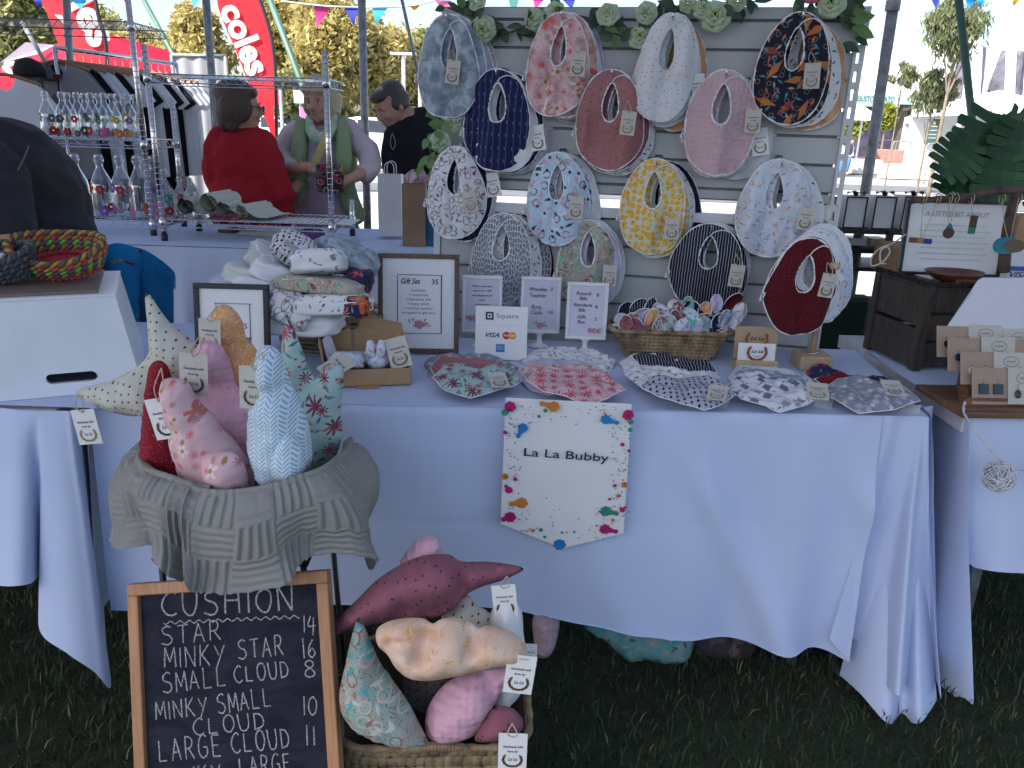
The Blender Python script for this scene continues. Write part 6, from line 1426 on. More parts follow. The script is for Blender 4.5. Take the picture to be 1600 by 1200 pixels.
ts = MB(); ts.ell(Q(645, 205, .05), (.13, .11, .07)); ts.ell(Q(661, 240, .05), (.215, .15, .26)); ts.ell(Q(662, 315, .05), (.205, .165, .20)); limb(ts, [Q(635, 203, .03), Q(622, 215, .0), Q(617, 250, -.02), Q(620, 268, -.04)], [.07, .082, .078, .074]); limb(ts, [Q(690, 205, .05), Q(700, 215, .03), Q(710, 250, .0)], [.07, .08, .076])
organic('t_shirt', ts, fab('black_cotton', (.012, .013, .018), wrinkle=.6), mn, .012, 4, wr=.009)
tr_ = MB()
for sx in (-1, 1): limb(tr_, [Q(662+sx*24, 330, .05), V((mn.location.x+sx*.09, Yp+.05, .45)), V((mn.location.x+sx*.09, Yp+.05, .10))], [.115, .085, .07])
organic('trousers', tr_, fab('navy_trousers2', (.02, .022, .03)), mn, .014, 4)
g = MB(); p = Q(613, 208, -.10); g.tube(catmull([p, p+V((-.01, -.02, -.05)), p+V((.005, -.02, -.09)), p+V((.02, -.02, -.05)), p], 5), .002, 5); part('hanging_glasses', g, mat('wire_grey', (.35, .35, .38), .3, .6), mn, smooth=True, world=True)
# ---------------- person in black, back and shoulder at the left edge
Yp = 2.25
lp = thing('person', 'seated person in a dark polo shirt, back and arm at the left edge', 'person', (Q(0, 380).x, Yp+.1, 0))
body = MB(); R = rot3(-.5, .7); hc = Q(-120, 175, -.05); T = head_blobs(body, hc, R, 1.04)
limb(body, [hc+V((.02, .03, -.05)), Q(-60, 215, .05)], [.06, .08]); body.ell(Q(20, 380, .1), (.19, .16, .30))
limb(body, [Q(-20, 270, -.05), Q(0, 345, -.12), Q(16, 388, -.17), Q(-40, 396, -.26), Q(-90, 398, -.32)], [.07, .060, .046, .040, .03]); hand(body, Q(-90, 398, -.32), Q(-120, 400, -.4), 1, .6)
for sx in (-1, 1): limb(body, [Q(0, 520, .1)+V((sx*.1, 0, 0)), V((lp.location.x-.25+sx*.1, Yp+.0, .50)), V((lp.location.x-.35+sx*.1, Yp+.0, .08))], [.10, .07, .05])
organic('body', body, SKIN, lp, .011, 5); face_parts(lp, T, R, 1.04)
h = MB(); h.ell(T(0, .03, .045), (.09, .10, .08), R); h.ell(T(0, .07, -.01), (.08, .05, .09), R); organic('hair', h, MATS.get('x') or hair_mat('dark_hair2', (.02, .015, .012), (.08, .06, .05)), lp, .01, 3)
sh_ = MB()
limb(sh_, [Q(-50, 240, .05), Q(10, 270, .10), Q(45, 330, .12), Q(62, 420, .12), Q(66, 520, .12)], [.10, .155, .165, .17, .17], 18)
limb(sh_, [Q(-35, 255, -.02), Q(-18, 285, -.06), Q(-4, 335, -.10), Q(6, 362, -.13)], [.085, .092, .080, .070], 16)
PLO = fab('charcoal_polo', (.026, .028, .034), wrinkle=.7)
o = organic('polo_shirt', sh_, PLO, lp, .010, 5, wr=.015)
g = MB(); g.tube(catmull([Q(45, 228, -.02), Q(37, 248, -.05), Q(28, 266, -.09)], 5), .0022, 5); part('shoulder_seam', g, mat('grey_piping', (.12, .12, .12), .8), lp, smooth=True, world=True)
# ============================================================ left table: white crate, rope baskets
p0, p1 = PZ(-160, 632, TZ+.003), PZ(224, 607, TZ+.003)
CRZ = .42
wc = thing('white_crate', 'white tapered plastic crate with a slot handle, upside down with a wooden board on top', 'crate', (p1.x-.36*cos(CRZ), p1.y-.36*sin(CRZ), TZ+.003), CRZ)
ht = P(195, 462, p1.y+.03).z-TZ
WCR = mat('white_crate_plastic', (.76, .80, .84), .35, var=.05, vs=5)
w0, d0, w1, d1 = .72, .36, .65, .31
g = MB()
bt = [(-w0/2, 0), (w0/2, 0), (w0/2, d0), (-w0/2, d0)]; tp_ = [(-w1/2, .025), (w1/2, .025), (w1/2, .025+d1), (-w1/2, .025+d1)]
# front wall with slot: bilinear grid with a hole
def fw_(u, v, off=0): 
    x = (-w0/2+(w0)*u)*(1-v)+(-w1/2+w1*u)*v; return V((x, .025*v+off, ht*v))
sx0, sx1, sz0, sz1 = .735, .880, .13, .235   # slot in u,v
su, sv = (sx0+sx1)/2, (sz0+sz1)/2; nseg = 40
def slotpt(k):
    a = 2*pi*k/nseg; hx, hz = (sx1-sx0)/2, (sz1-sz0)/2; r_x = hz*ht/w0
    cx_ = su+math.copysign(max(0, hx-r_x), cos(a)); return (cx_+r_x*cos(a), sv+hz*sin(a))
def boxpt(k):
    a = 2*pi*k/nseg; c_, s_ = cos(a), sin(a); m_ = max(abs(c_), abs(s_)); c_, s_ = c_/m_, s_/m_
    u = su+c_*((1-su) if c_ > 0 else su); v = sv+s_*((1-sv) if s_ > 0 else sv); return (u, v)
def bx2(u, v):
    return (u, v)
rings = [[fw_(*slotpt(k), .012) for k in range(nseg)], [fw_(*slotpt(k)) for k in range(nseg)]]
for f in (.3, .7, 1.0): rings.append([fw_(slotpt(k)[0]*(1-f)+boxpt(k)[0]*f, slotpt(k)[1]*(1-f)+boxpt(k)[1]*f) for k in range(nseg)])
vs = [p for r in rings for p in r]; g.add(vs, [(i*nseg+k, (i+1)*nseg+k, (i+1)*nseg+(k+1) % nseg, i*nseg+(k+1) % nseg) for i in range(len(rings)-1) for k in range(nseg)])
part('front_wall', g, WCR, wc)
g = MB(); B3 = [V((x, y, 0)) for x, y in bt]; T3 = [V((x, y, ht)) for x, y in tp_]; ch = .03
g.add([B3[1], B3[2], T3[2], T3[1]], [(0, 1, 2, 3)]); g.add([B3[2], B3[3], T3[3], T3[2]], [(0, 1, 2, 3)]); g.add([B3[3], B3[0], T3[0], T3[3]], [(0, 1, 2, 3)]); part('side_walls', g, WCR, wc)
g = MB(); g.box((0, .025+d1/2, ht+.002), (w1+.004, d1+.004, .006)); part('rim', g, WCR, wc, bevel=.003)
g = MB(); g.box((-.01, .025+d1/2+.002, ht+.008), (w1-.05, d1-.03, .008)); part('wooden_board', g, wood('grey_brown_board', (.13, .10, .08), (.22, .17, .14), 6, (1, 14, 14)), wc, bevel=.001)
zt = TZ+.003+ht+.013
def rope_basket(name, label, cpx, cols, rx, ry, tilt, coils=6, closed=.0, hh=.014, lean=0):
    c = PZ(*cpx, zt)+V((0, 0, ry*sin(lean)*.9)); t = thing(name, label, 'basket', c, tilt, None, rx=lean)
    for k in range(coils):
        f = k/(coils-1); ax, ay = rx*(.80+.20*sin(f*pi/2)), ry*(.80+.2*sin(f*pi/2)); n = 110
        z = .008+k*hh*.78; pts = []
        for st_ in (0, 1):
            pp_ = []
            for i in range(n+1):
                a = 2*pi*i/n; q = i*2*pi/5.5+st_*pi; pin = 1-.0*cos(a); zz = z+.0045*sin(q)+(.018*f*(cos(a)**2))
                pp_.append(V(((ax+.0045*cos(q))*cos(a), (ay+.0045*cos(q))*sin(a)*pin, zz)))
            g = MB(); g.tube(pp_, hh*.36, 6, cap=False)
            m = cols[(k*2+st_) % len(cols)]; part('rope_coil', g, m, t, smooth=True)
    g = MB(); g.lathe([(.001, .002), (.75, .004)], 30, sc=(rx, ry)); part('basket_floor', g, cols[0], t)
    return t, c
def cord(n_, c): return mat('cord_'+n_, c, .75, var=.3, vs=120)
rope_basket('rope_basket', 'boat-shaped coiled rope basket in red, mustard, green and purple cord', (103, 434), [cord('red', (.50, .06, .07)), cord('red', (.50, .06, .07)), cord('mustard', (.42, .24, .05)), cord('brown', (.12, .08, .07)), cord('green', (.10, .55, .06)), cord('plum', (.22, .06, .16)), cord('mustard', 0), cord('red', 0), cord('brown', 0), cord('mustard', 0)], .105, .070, .10, lean=.42, coils=5)
jt, jc = rope_basket('rope_basket', 'round grey rope basket at the left edge filled with glass beads', (8, 440), [cord('grey', (.05, .062, .066)), cord('slate', (.09, .105, .11)), cord('slate', 0), cord('grey', 0)], .078, .062, 0, coils=5, lean=.3)
GLS = mat('glass_bead', (.75, .78, .8), .05, spec=1, coat=1)
for k in range(14):
    rn = random.Random(k+50); g = MB(); g.ell((0, 0, 0), (.008, .008, .0065), nu=8, nv=6)
    solo('glass_bead', g, GLS, 'small clear glass bead heaped in the grey rope basket', 'bead', loc=jc+V((rn.uniform(-.04, .045), rn.uniform(-.03, .03), .020+.012*(k % 3))), smooth=True, group='beads in the grey rope basket')
# ============================================================ chair with blue shawl
cp = P(212, 470, 2.55)
chr_ = thing('folding_chair', 'metal framed folding chair behind the table carrying the blue shawl', 'chair', (cp.x, 2.55, 0), -.25)
g = MB(); g.tube([V((.03, .0, 0)), V((.09, .0, .70)), V((.10, -.0, .80)), V((.06, 0, .86)), V((-.16, 0, .86)), V((-.20, 0, .80)), V((-.19, 0, .70)), V((-.19, 0, 0))], .011, 10); part('back_frame', g, CHROME, chr_, smooth=True)
g = MB(); g.box((-.05, .20, .44), (.38, .36, .03)); part('seat', g, BLACKM, chr_, bevel=.01)
for x in (-.19, .09): g = MB(); g.tube([(x, .02, .43), (x, .38, 0)], .011, 8); part('leg', g, CHROME, chr_, smooth=True)
g = MB(); g.box((-.05, .004, .70), (.25, .008, .2)); part('backrest', g, mat('beige_vinyl', (.42, .38, .30), .6), chr_, bevel=.004)
sw = thing('shawl', 'bright blue fringed shawl with swirling dark and yellow pattern hung over the chair back', 'shawl', (cp.x, 2.5, .4))
BLU = fab('blue_shawl', (.012, .20, .46), [('blob', 7, .56, (.10, .03, .06)), ('blob', 9, .62, (.25, .26, .06))], wrinkle=.8)
cc = [(P(152, 420, 2.50), P(148, 470, 2.50)), (P(158, 392, 2.46), P(165, 500, 2.44)), (P(180, 380, 2.46), P(200, 560, 2.44)), (P(205, 384, 2.48), P(222, 572, 2.47)), (P(222, 392, 2.50), P(214, 540, 2.50))]
part('draped_end', drape(cc, 8, 30, wob=.02, seed=2), BLU, sw, smooth=True, world=True)
cc = [(P(200, 384, 2.53), P(228, 560, 2.55)), (P(225, 390, 2.50), P(240, 572, 2.50)), (P(250, 405, 2.49), P(255, 565, 2.52)), (P(268, 420, 2.50), P(274, 555, 2.54)), (P(274, 428, 2.54), P(268, 520, 2.6))]
part('draped_end', drape(cc, 8, 30, wob=.03, seed=9), fab('plain_blue_shawl', (.010, .17, .40), wrinkle=.9), sw, smooth=True, world=True)
g = MB(); rn = random.Random(2)
for k in range(34):
    a = P(238+k*1.05, 405+k*.7, 2.465); g.tube(catmull([a, a+V((rn.uniform(-.004, .004), -.004, -.022)), a+V((rn.uniform(-.008, .008), .0, -.05))], 3), .0012, 4)
part('fringe', g, MATS['plain_blue_shawl'], sw, world=True, kind='stuff')
# ============================================================ back-left stall: tables, wire shelves, bottles, shirts
BZ = .80
bt_ = thing('folding_table', 'long folding table of the rear stall carrying the wire shelves', 'table', (-1.6, 4.1, 0))
yf, xr = PZ(500, 392, BZ).y, PZ(618, 376, BZ).x
g = MB(); g.box((xr-1.9, yf+.42, BZ-.03), (3.7, .76, .04)); part('table_top', g, MATS['white_plastic'], bt_, world=True)
for x in (xr-.3, xr-1.8, xr-3.4):
    for y in (yf+.12, yf+.7): g = MB(); g.tube([(x, y, BZ-.05), (x, y, 0)], .015, 8); part('leg', g, STEEL, bt_, world=True, smooth=True)
bc = thing('tablecloth', 'white cloth with gathered folds over the rear stall table', 'tablecloth', (-1.6, yf, 0))
g = MB(); g.grid(lambda u, v: (xr-3.8*(1-u), yf+.8*v, BZ+.002), 40, 10); part('cloth_top', g, F['cloth'], bc, smooth=True, world=True)
g = MB()
def bf_(u, v):
    x = xr-3.8*(1-u); k = u*3.8; f = .018*sin(k*26+sin(k*5)*1.5)*min(1, v*2)+.010*sin(k*61)*v; return (x+.006*sin(k*40)*v, yf-.006-.03*v-f, BZ-.74*v)
g.grid(bf_, 260, 14); part('cloth_front', g, F['cloth'], bc, smooth=True, world=True)
cc = [(V((xr, yf, BZ)), V((xr+.02, yf-.03, .25))), (V((xr+.0, yf+.3, BZ)), V((xr+.06, yf+.3, .2))), (V((xr, yf+.8, BZ)), V((xr+.02, yf+.8, .2)))]
part('cloth_side', drape(cc, 8, 16, seed=3), F['cloth'], bc, smooth=True, world=True)
# trailing point of cloth at the right end of the rear table, nearer the frames
def wire_shelf(name, label, x0, x1, y0, y1, tiers, posts):
    """tiers: heights; posts: list of (x, y, z0, z1)"""
    t = thing(name, label, 'shelf', ((x0+x1)/2, y0, BZ))
    for z in tiers:
        g = MB(); r = .0028
        for y in (y0, y1):
            for zz in (z, z-.035): g.tube([(x0, y, zz), (x1, y, zz)], r, 6)
            n = int((x1-x0)/.035); g.tube([(x0+(x1-x0)*k/n, y, z if k % 2 else z-.035) for k in range(n+1)], .0018, 5)
        for x in (x0, x1):
            for zz in (z, z-.035): g.tube([(x, y0, zz), (x, y1, zz)], r, 6)
            n = int((y1-y0)/.035); g.tube([(x, y0+(y1-y0)*k/n, z if k % 2 else z-.035) for k in range(n+1)], .0018, 5)
        n = int((x1-x0)/.028)
        for k in range(1, n): x = x0+(x1-x0)*k/n; g.tube([(x, y0, z+.002), (x, y1, z+.002)], .0016, 5)
        part('wire_tier', g, CHROME if z < 1.55 else mat('dark_chrome', (.22, .22, .24), .3, .9), t, world=True)
    for (x, y, z0, z1) in posts:
        g = MB(); g.tube([(x, y, z0), (x, y, z1)], .0125, 12); z = z0+.03
        while z < z1-.01: g.lathe([(.0125, -.0022), (.0138, -.001), (.0138, .001), (.0125, .0022)], 12, c=(x, y, z)); z += .0254
        o = part('post', g, CHROME, t, world=True, smooth=False)
        for p in o.data.polygons: p.use_smooth = len(p.vertices) == 4
        f = MB(); f.tube([(x, y, z0-.02), (x, y, z0+.012)], .015, 12); l_ = V(t.location); f.v = [(a-l_.x, b-l_.y, c-l_.z) for a, b, c in f.v]; part('foot', f, BLACKM, o, smooth=True)
        for z in tiers:
            if z0 < z < z1: f = MB(); f.lathe([(.014, -.022), (.019, -.018), (.017, .018), (.014, .022)], 12, c=(x, y, z-.018)); l_ = V(t.location); f.v = [(a-l_.x, b-l_.y, c-l_.z) for a, b, c in f.v]; part('collar', f, CHROME, o, smooth=True)
    return t
def foot_at(px, py): p = PZ(px, py, BZ+.02); return p
fa = foot_at(240, 362); fb = foot_at(257, 370); fc = foot_at(536, 368); fd = foot_at(566, 362)
def z_at(px, py, Y): return P(px, py, Y).z
zb_top = z_at(400, 120, fb.y); zb_lo = z_at(400, 347, fb.y)
za = [z_at(150, 218, fa.y), z_at(150, 343, fa.y), z_at(100, 31, fa.y)]
xa0 = P(-80, 250, fa.y).x
wire_shelf('wire_shelf', 'chrome wire shelving unit holding the painted glass bottles', xa0, fa.x, fa.y, fa.y+.36, [za[0], za[1], za[2]], [(fa.x, fa.y, BZ+.02, 2.2), (xa0, fa.y, BZ+.02, 2.2), (fa.x, fa.y+.36, BZ+.02, z_at(228, 160, fa.y+.36)), (xa0, fa.y+.36, BZ+.02, 2.2)])
wire_shelf('wire_shelf', 'half-empty chrome wire shelving unit in front of the three people', fb.x, fc.x, fb.y, fb.y+.36, [zb_top, zb_lo], [(fb.x, fb.y, BZ+.02, z_at(248, 70, fb.y)), (fc.x, fb.y, BZ+.02, z_at(534, 80, fb.y)), (fc.x+.02, fb.y+.36, BZ+.02, z_at(566, 312, fb.y+.36)), (fb.x+.02, fb.y+.36, BZ+.02, z_at(300, 300, fb.y+.36))])
# rolled cloths and bits on the low tier
RC = fab('rolled_canvas', (.50, .52, .44), wrinkle=.5)
def scroll(label, px, py, Y, L, r, rz, turns=1.7, flap=.12):
    c = P(px, py, Y); t = thing('rolled_cloth', label, 'cloth', c, rz, 'pale rolled cloths on the wire shelf')
    g = MB(); n = 40
    def f(u, v):
        if u < .6: a = u/.6*turns*2*pi; rr = r*(1-.45*u/.6); x = rr*cos(a+pi*.6); z = rr*sin(a+pi*.6)+r
        else: k = (u-.6)/.4; return V((r*cos(pi*.6)-k*flap, v*L, r*(1+sin(pi*.6))-(.9*r)*sin(k*pi/2)+.006*sin(k*8)))
        return V((x, v*L, z))
    def f2(u, v): 
        return f(1-u*1.0, v) if False else (f(u*.6, v) if u < 1 else f(.6, v))
    g.grid(f2, n, 6); part('roll', g, RC, t, smooth=True)
    g = MB(); g.grid(lambda u, v: V((r*1.0-r*1.9*cos(pi*.6)*0-r*.9+u*flap, v*L, .004+.9*r*(1-u)**2+.010*sin(u*7)*(1-u))), 12, 5); part('tail', g, RC, t, smooth=True)
    return t
for a in (('left rolled cream cloth on the low wire shelf', 292, 336, fb.y+.06, .25, .040, .25), ('middle rolled cream cloth standing highest on the wire shelf', 328, 334, fb.y+.08, .26, .048, -.1), ('flatter cream cloth roll right of the middle one', 350, 338, fb.y+.05, .25, .034, .1), ('right rolled cream cloth near the shelf centre', 378, 340, fb.y+.04, .25, .030, -.2)): scroll(*a)
g = MB(); g.box((0, 0, 0), (.52, .2, .006)); solo('paper_sheet', g, PAPER, 'flat white sheet lying across the right half of the low wire shelf', 'paper', loc=P(470, 346, fb.y+.15)+V((0, 0, .004)))
g = MB(); g.box((0, 0, .008), (.085, .12, .016)); solo('wallet', g, mat('brown_leather', (.06, .018, .012), .4), 'brown leather wallet lying on the cloth under the wire shelf', 'wallet', loc=PZ(363, 362, BZ+.003), rot=(0, 0, -.3), bevel=.004)
g = MB(); g.box((0, 0, .01), (.27, .16, .02)); solo('card_box', g, mat('pale_green_card', (.45, .46, .40), .6), 'flat pale box lying below the wire shelf behind the cloth pile', 'box', loc=PZ(424, 366, BZ+.003), bevel=.002)
t_ = cushion('wrapped_parcel', 'shiny purple wrapped parcel lying beneath the right of the wire shelf', 'parcel', [(452, 366), (470, 358), (500, 358), (508, 366), (500, 374), (470, 373)], fb.y+.1, mat('purple_cellophane', (.16, .07, .20), .15, .3, var=.3), .03, seed=3)
# bottles
t = NT('clear_glass'); fr = t.n('ShaderNodeLayerWeight', {'Blend': .35}); gl_ = t.n('ShaderNodeBsdfGlossy', {'Color': (.9, .93, .95), 'Roughness': .03}); tr = t.n('ShaderNodeBsdfTransparent', {'Color': (.88, .91, .93)})
mx = t.n('ShaderNodeMixShader', {0: t.math('ADD', .17, t.ramp(fr.outputs['Facing'], .10, 1.15)), 1: tr.outputs[0], 2: gl_.outputs[0]}); t.t.links.new(mx.outputs[0], t.out.inputs[0]); GLASS = t.m
def bottle(label, c, h, cols, seed, rz=0):
    t = thing('glass_bottle', label, 'bottle', c, rz, 'painted glass bottles on the wire shelf')
    r = h*.175
    g = MB(); g.lathe([(r*.9, 0), (r, .01), (r, h*.50), (r*.93, h*.58), (r*.55, h*.72), (r*.33, h*.80), (r*.30, h*.90), (r*.42, h*.905), (r*.42, h*.93), (r*.30, h*.94), (r*.30, h)], 20)
    part('glass', g, GLASS, t, smooth=True)
    g = MB(); g.lathe([(r*.28, h*.94), (r*.34, h*.97), (r*.36, h*1.0), (r*.30, h*1.02), (r*.1, h*1.025)], 12); part('stopper', g, GLASS, t, smooth=True)
    g = MB()
    for s_ in (-1, 1): g.tube(catmull([(s_*r*.34, 0, h*.86), (s_*r*.50, 0, h*.93), (s_*r*.36, 0, h*1.01)], 4), .0012, 5)
    g.tube([(0, -r*.36, h*.90), (0, -r*.52, h*.84), (0, -r*.40, h*.82)], .0012, 5); part('wire_clip', g, CHROME, t, smooth=True)
    rn = random.Random(seed)
    for k in range(5):
        m = cols[k % len(cols)]; a = -pi/2+rn.uniform(-1.2, 1.2) if k < 4 else rn.uniform(0, 3); z = h*(.12+.32*(k % 2)+rn.uniform(-.04, .05)); R_ = r*rn.uniform(.35, .55); g = MB()
        for q in range(6):
            b = q*pi/3; aa = a+R_*.75*cos(b)/r; zz = z+R_*.75*sin(b)
            vs = []
            for w_ in range(8): c2 = w_*pi/4; A = aa+R_*.45*cos(c2)/r; vs.append((r*1.012*cos(A), r*1.012*sin(A), zz+R_*.45*sin(c2)))
            g.add(vs, [tuple(range(8))])
        o = part('painted_flower', g, m, t)
    return t
dec = lambda n_, c: mat('glass_paint_'+n_, c, .5, var=.05, trans=.4)
DR, DO, DP, DG, DY, DV, DT, DK = dec('red', (.50, .02, .03)), dec('orange', (.65, .20, .03)), dec('pink', (.62, .12, .32)), dec('green', (.05, .30, .12)), dec('yellow', (.62, .42, .03)), dec('violet', (.22, .10, .42)), dec('teal', (.06, .38, .32)), dec('dark', (.10, .10, .12))
hb = (z_at(165, 245, fa.y+.1)-za[1])
for i, (px, cols, wd) in enumerate(((92, [DT, DP], 'teal and pink'), (128, [DO, DY], 'orange'), (165, [DR, DR, DV], 'big red poppy'), (196, [DV, DR, DY], 'violet, red and yellow'), (223, [DP, DT, DO], 'pink and teal'), (247, [DP, DV], 'magenta'), (262, [DR, DT], 'small red'))):
    bottle('large bottle painted with %s flowers on the lower wire tier' % wd, P(px, 336, fa.y+.12)*1.0 if False else V((P(px, 336, fa.y+.12).x, fa.y+.12, za[1]+.004)), hb*(1 if i < 6 else .8), cols, i)
hb2 = z_at(78, 145, fa.y+.05)-za[0]
for i, (px, dy, cols, wd) in enumerate(((78, .06, [DR, DK], 'a single dark red spot'), (103, .10, [DR, DK], 'dark red dots'), (112, .20, [DG, DR], 'green and red leaves'), (126, .08, [DK, DR], 'dark stems'), (138, .18, [DR, DG], 'red berries'), (148, .09, [DR, DK], 'crimson dots near the middle'), (160, .20, [DG, DK], 'green sprigs'), (168, .09, [DP, DG], 'pink petals'), (180, .18, [DG, DG], 'bright green blobs'), (190, .08, [DO, DY], 'orange and yellow petals'), (205, .10, [DY, DV, DO], 'yellow and violet patches'), (216, .18, [DO, DV], 'orange tips beside the post'))):
    bottle('clear bottle with %s on the upper wire tier' % wd, V((P(px, 205, fa.y+dy).x, fa.y+dy, za[0]+.004)), hb2, cols, i+20)
for px, py, col, wd in ((283, 318, DR, 'red topped'), (300, 322, DK, 'small plain')):
    bottle('%s little bottle standing behind the rolled cloths' % wd, V((P(px, py, fb.y+.3).x, fb.y+.3, zb_lo+.004)), .16, [col], 77)
# paper carrier bags at the right end
def carrier(name, label, px0, px1, ptop, pbot, Y, m, d=.11, tissue=None):
    a, b = P(px0, pbot, Y), P(px1, pbot, Y); top = P(px0, ptop, Y).z; h = top-a.z; w_ = b.x-a.x
    t = thing(name, label, 'bag', ((a.x+b.x)/2, Y+d/2, a.z), .05)
    g = MB(); x, y = w_/2, d/2; q = [(-x, -y, 0), (x, -y, 0), (x, y, 0), (-x, y, 0)]; q2 = [(-x, -y, h), (x, -y, h), (x, y, h*.99), (-x, y, h*.99)]; mid = [(-x, 0, 0), (-x*.88, 0, h), (x, 0, 0), (x*.88, 0, h)]
    g.add(q+q2+mid, [(0, 1, 5, 4), (1, 10, 11, 5), (10, 2, 6, 11), (2, 3, 7, 6), (3, 8, 9, 7), (8, 0, 4, 9), (0, 3, 2, 1)]); part('bag_body', g, m, t)
    g = MB()
    for yy in (-y, y): g.tube(catmull([(-x*.4, yy, h-.01), (-x*.36, yy, h+.04), (0, yy, h+.055), (x*.36, yy, h+.04), (x*.4, yy, h-.01)], 5), .0022, 5)
    part('handle', g, m, t, smooth=True)
    return t
carrier('paper_bag', 'white paper carrier bag standing at the right end of the rear table', 591, 627, 272, 368, 3.75, mat('white_bag_paper', (.56, .57, .60), .35, var=.04))
kb = carrier('paper_bag', 'brown kraft paper bag with tissue standing beside the white carrier bag', 628, 664, 287, 384, 3.55, mat('kraft_bag_paper', (.26, .17, .11), .7, var=.1))
g = MB()
for k in range(6): rn = random.Random(k); c = V((P(645, 287, 3.55).x+rn.uniform(-.03, .03), 3.6+rn.uniform(-.02, .02), kb.location.z+.27)); g.add([c, c+V((.03, 0, .03)), c+V((.01, .02, .06)), c+V((-.03, .01, .03))], [(0, 1, 2, 3)])
solo('tissue_paper', g, mat('pink_tissue', (.55, .42, .52), .8), 'crumpled pink tissue poking out of the brown kraft bag', 'tissue paper')
g = MB(); g.box((0, 0, .10), (.09, .06, .2)); solo('blue_pouch', g, mat('teal_fabric', (.02, .14, .24), .8, var=.3, vs=25), 'dark blue pouch standing right of the kraft bag', 'pouch', loc=P(667, 385, 3.6), bevel=.012)
# low table that carries the bags, beside the slatwall
sb = thing('side_table', 'small cloth covered side table at the right end of the rear stall under the bags', 'table', (P(645, 386, 3.6).x, 3.65, 0))
zt_ = kb.location.z-.002
g = MB(); g.box((P(660, 386, 3.6).x-.03, 3.68, zt_-.01), (.52, .5, .02)); part('table_top', g, F['cloth'], sb, world=True, bevel=.004)
g = MB(); x0_, x1_ = P(660, 386, 3.6).x-.29, P(660, 386, 3.6).x+.23; g.grid(lambda u, v: (x0_+(x1_-x0_)*u, 3.425-.02*v-.012*sin(u*30)*v, zt_*(1-v)+.05*v), 60, 8); part('cloth_front', g, F['cloth'], sb, smooth=True, world=True)
# ---------------- T-shirt rail
rl = thing('clothes_rail', 'long chrome clothes rail loaded with t-shirts behind the bottles', 'clothes rail', (P(150, 200, 5.2).x, 5.2, 0))
ra, rb_ = P(85, 74, 5.3), P(275, 100, 6.3)
g = MB(); g.tube([ra, rb_], .014, 10)
part('rail', g, CHROME, rl, smooth=True, world=True)
for p in (ra, rb_): g = MB(); g.tube([p, V((p.x, p.y, .05))], .014, 10); g.tube([V((p.x-.25, p.y, .05)), V((p.x+.25, p.y, .05))], .014, 8); part('upright', g, CHROME, rl, smooth=True, world=True)
ra2, rb2 = P(70, 228, 5.3), P(268, 242, 6.3)
g = MB(); g.tube([ra2, rb2], .014, 10); part('rail', g, CHROME, rl, smooth=True, world=True)
def shirt_mesh(seed):
    half = [(.075, .0), (.19, -.035), (.31, -.19), (.235, -.235), (.20, -.19), (.205, -.45), (.21, -.70)]
    g = MB(); rn = random.Random(seed)
    out = [(-x, z) for x, z in half[::-1]][:]+[(-.05, -.05), (0, -.075), (.05, -.05)]+half
    out = [(x, z) for x, z in out]
    n = len(out); cx = 0
    pts = [V(p) for p in out]; inner = []
    for z in np.arange(-.68, -.06, .05):
        for x in np.arange(-.18, .19, .04): inner.append(V((x+rn.uniform(-.004, .004), z)))
    r = delaunay_2d_cdt(pts+inner, [(i, (i+1) % n) for i in range(n)], [], 1, 1e-5)
    def yy(p): return .018*sin(p.x*26+seed)*(-p.y)*1.2+.012*noise.noise(V((p.x*8, p.y*5, seed)))
    for s_ in (-1, 1):
        vs = [(p.x, s_*(.022-.16*p.x*p.x)+yy(p), p.y) for p in r[0]]; g.add(vs, [tuple(f) if s_ < 0 else tuple(f[::-1]) for f in r[2]])
    return g
SHM = {}
HW = wood('hanger_wood', (.22, .11, .05), (.36, .20, .10), 8, (1, 14, 14))
def hanger_mesh():
    g = MB(); g.tube(catmull([(-.20, 0, -.055), (-.10, 0, -.02), (0, 0, 0), (.10, 0, -.02), (.20, 0, -.055)], 5), .011, 6); return mesh_of('hanger', g, HW, True)
HGM = hanger_mesh(); g = MB(); g.tube(catmull([(0, 0, 0), (0, 0, .045), (.015, 0, .06), (0, 0, .085), (-.02, 0, .07)], 4), .0022, 5); HKM = mesh_of('hanger_hook', g, CHROME, True)
SHC = dict(grey=fab('heather_grey_jersey', (.26, .27, .30), trans=.15), white=fab('white_jersey', (.72, .74, .78), trans=.3), black=fab('black_jersey', (.010, .011, .015)))
def shirt(c, col, label, rz, seed, grp, s=1.0):
    t = thing('t_shirt', label, 't-shirt', c, rz, grp)
    k = (seed % 3, col)
    if k not in SHM: SHM[k] = mesh_of('shirt_body', shirt_mesh(seed % 3), SHC[col], True)
    link('shirt_body', SHM[k], t); h = link('hanger', HGM, t); h.location = (0, 0, .02); q = link('hanger_hook', HKM, t); q.location = (0, 0, .02)
    t.scale = (s, s, s); return t
cols = ['grey', 'black', 'white', 'white', 'black', 'white', 'white', 'black', 'white', 'white', 'black', 'white', 'black', 'white', 'white', 'white']
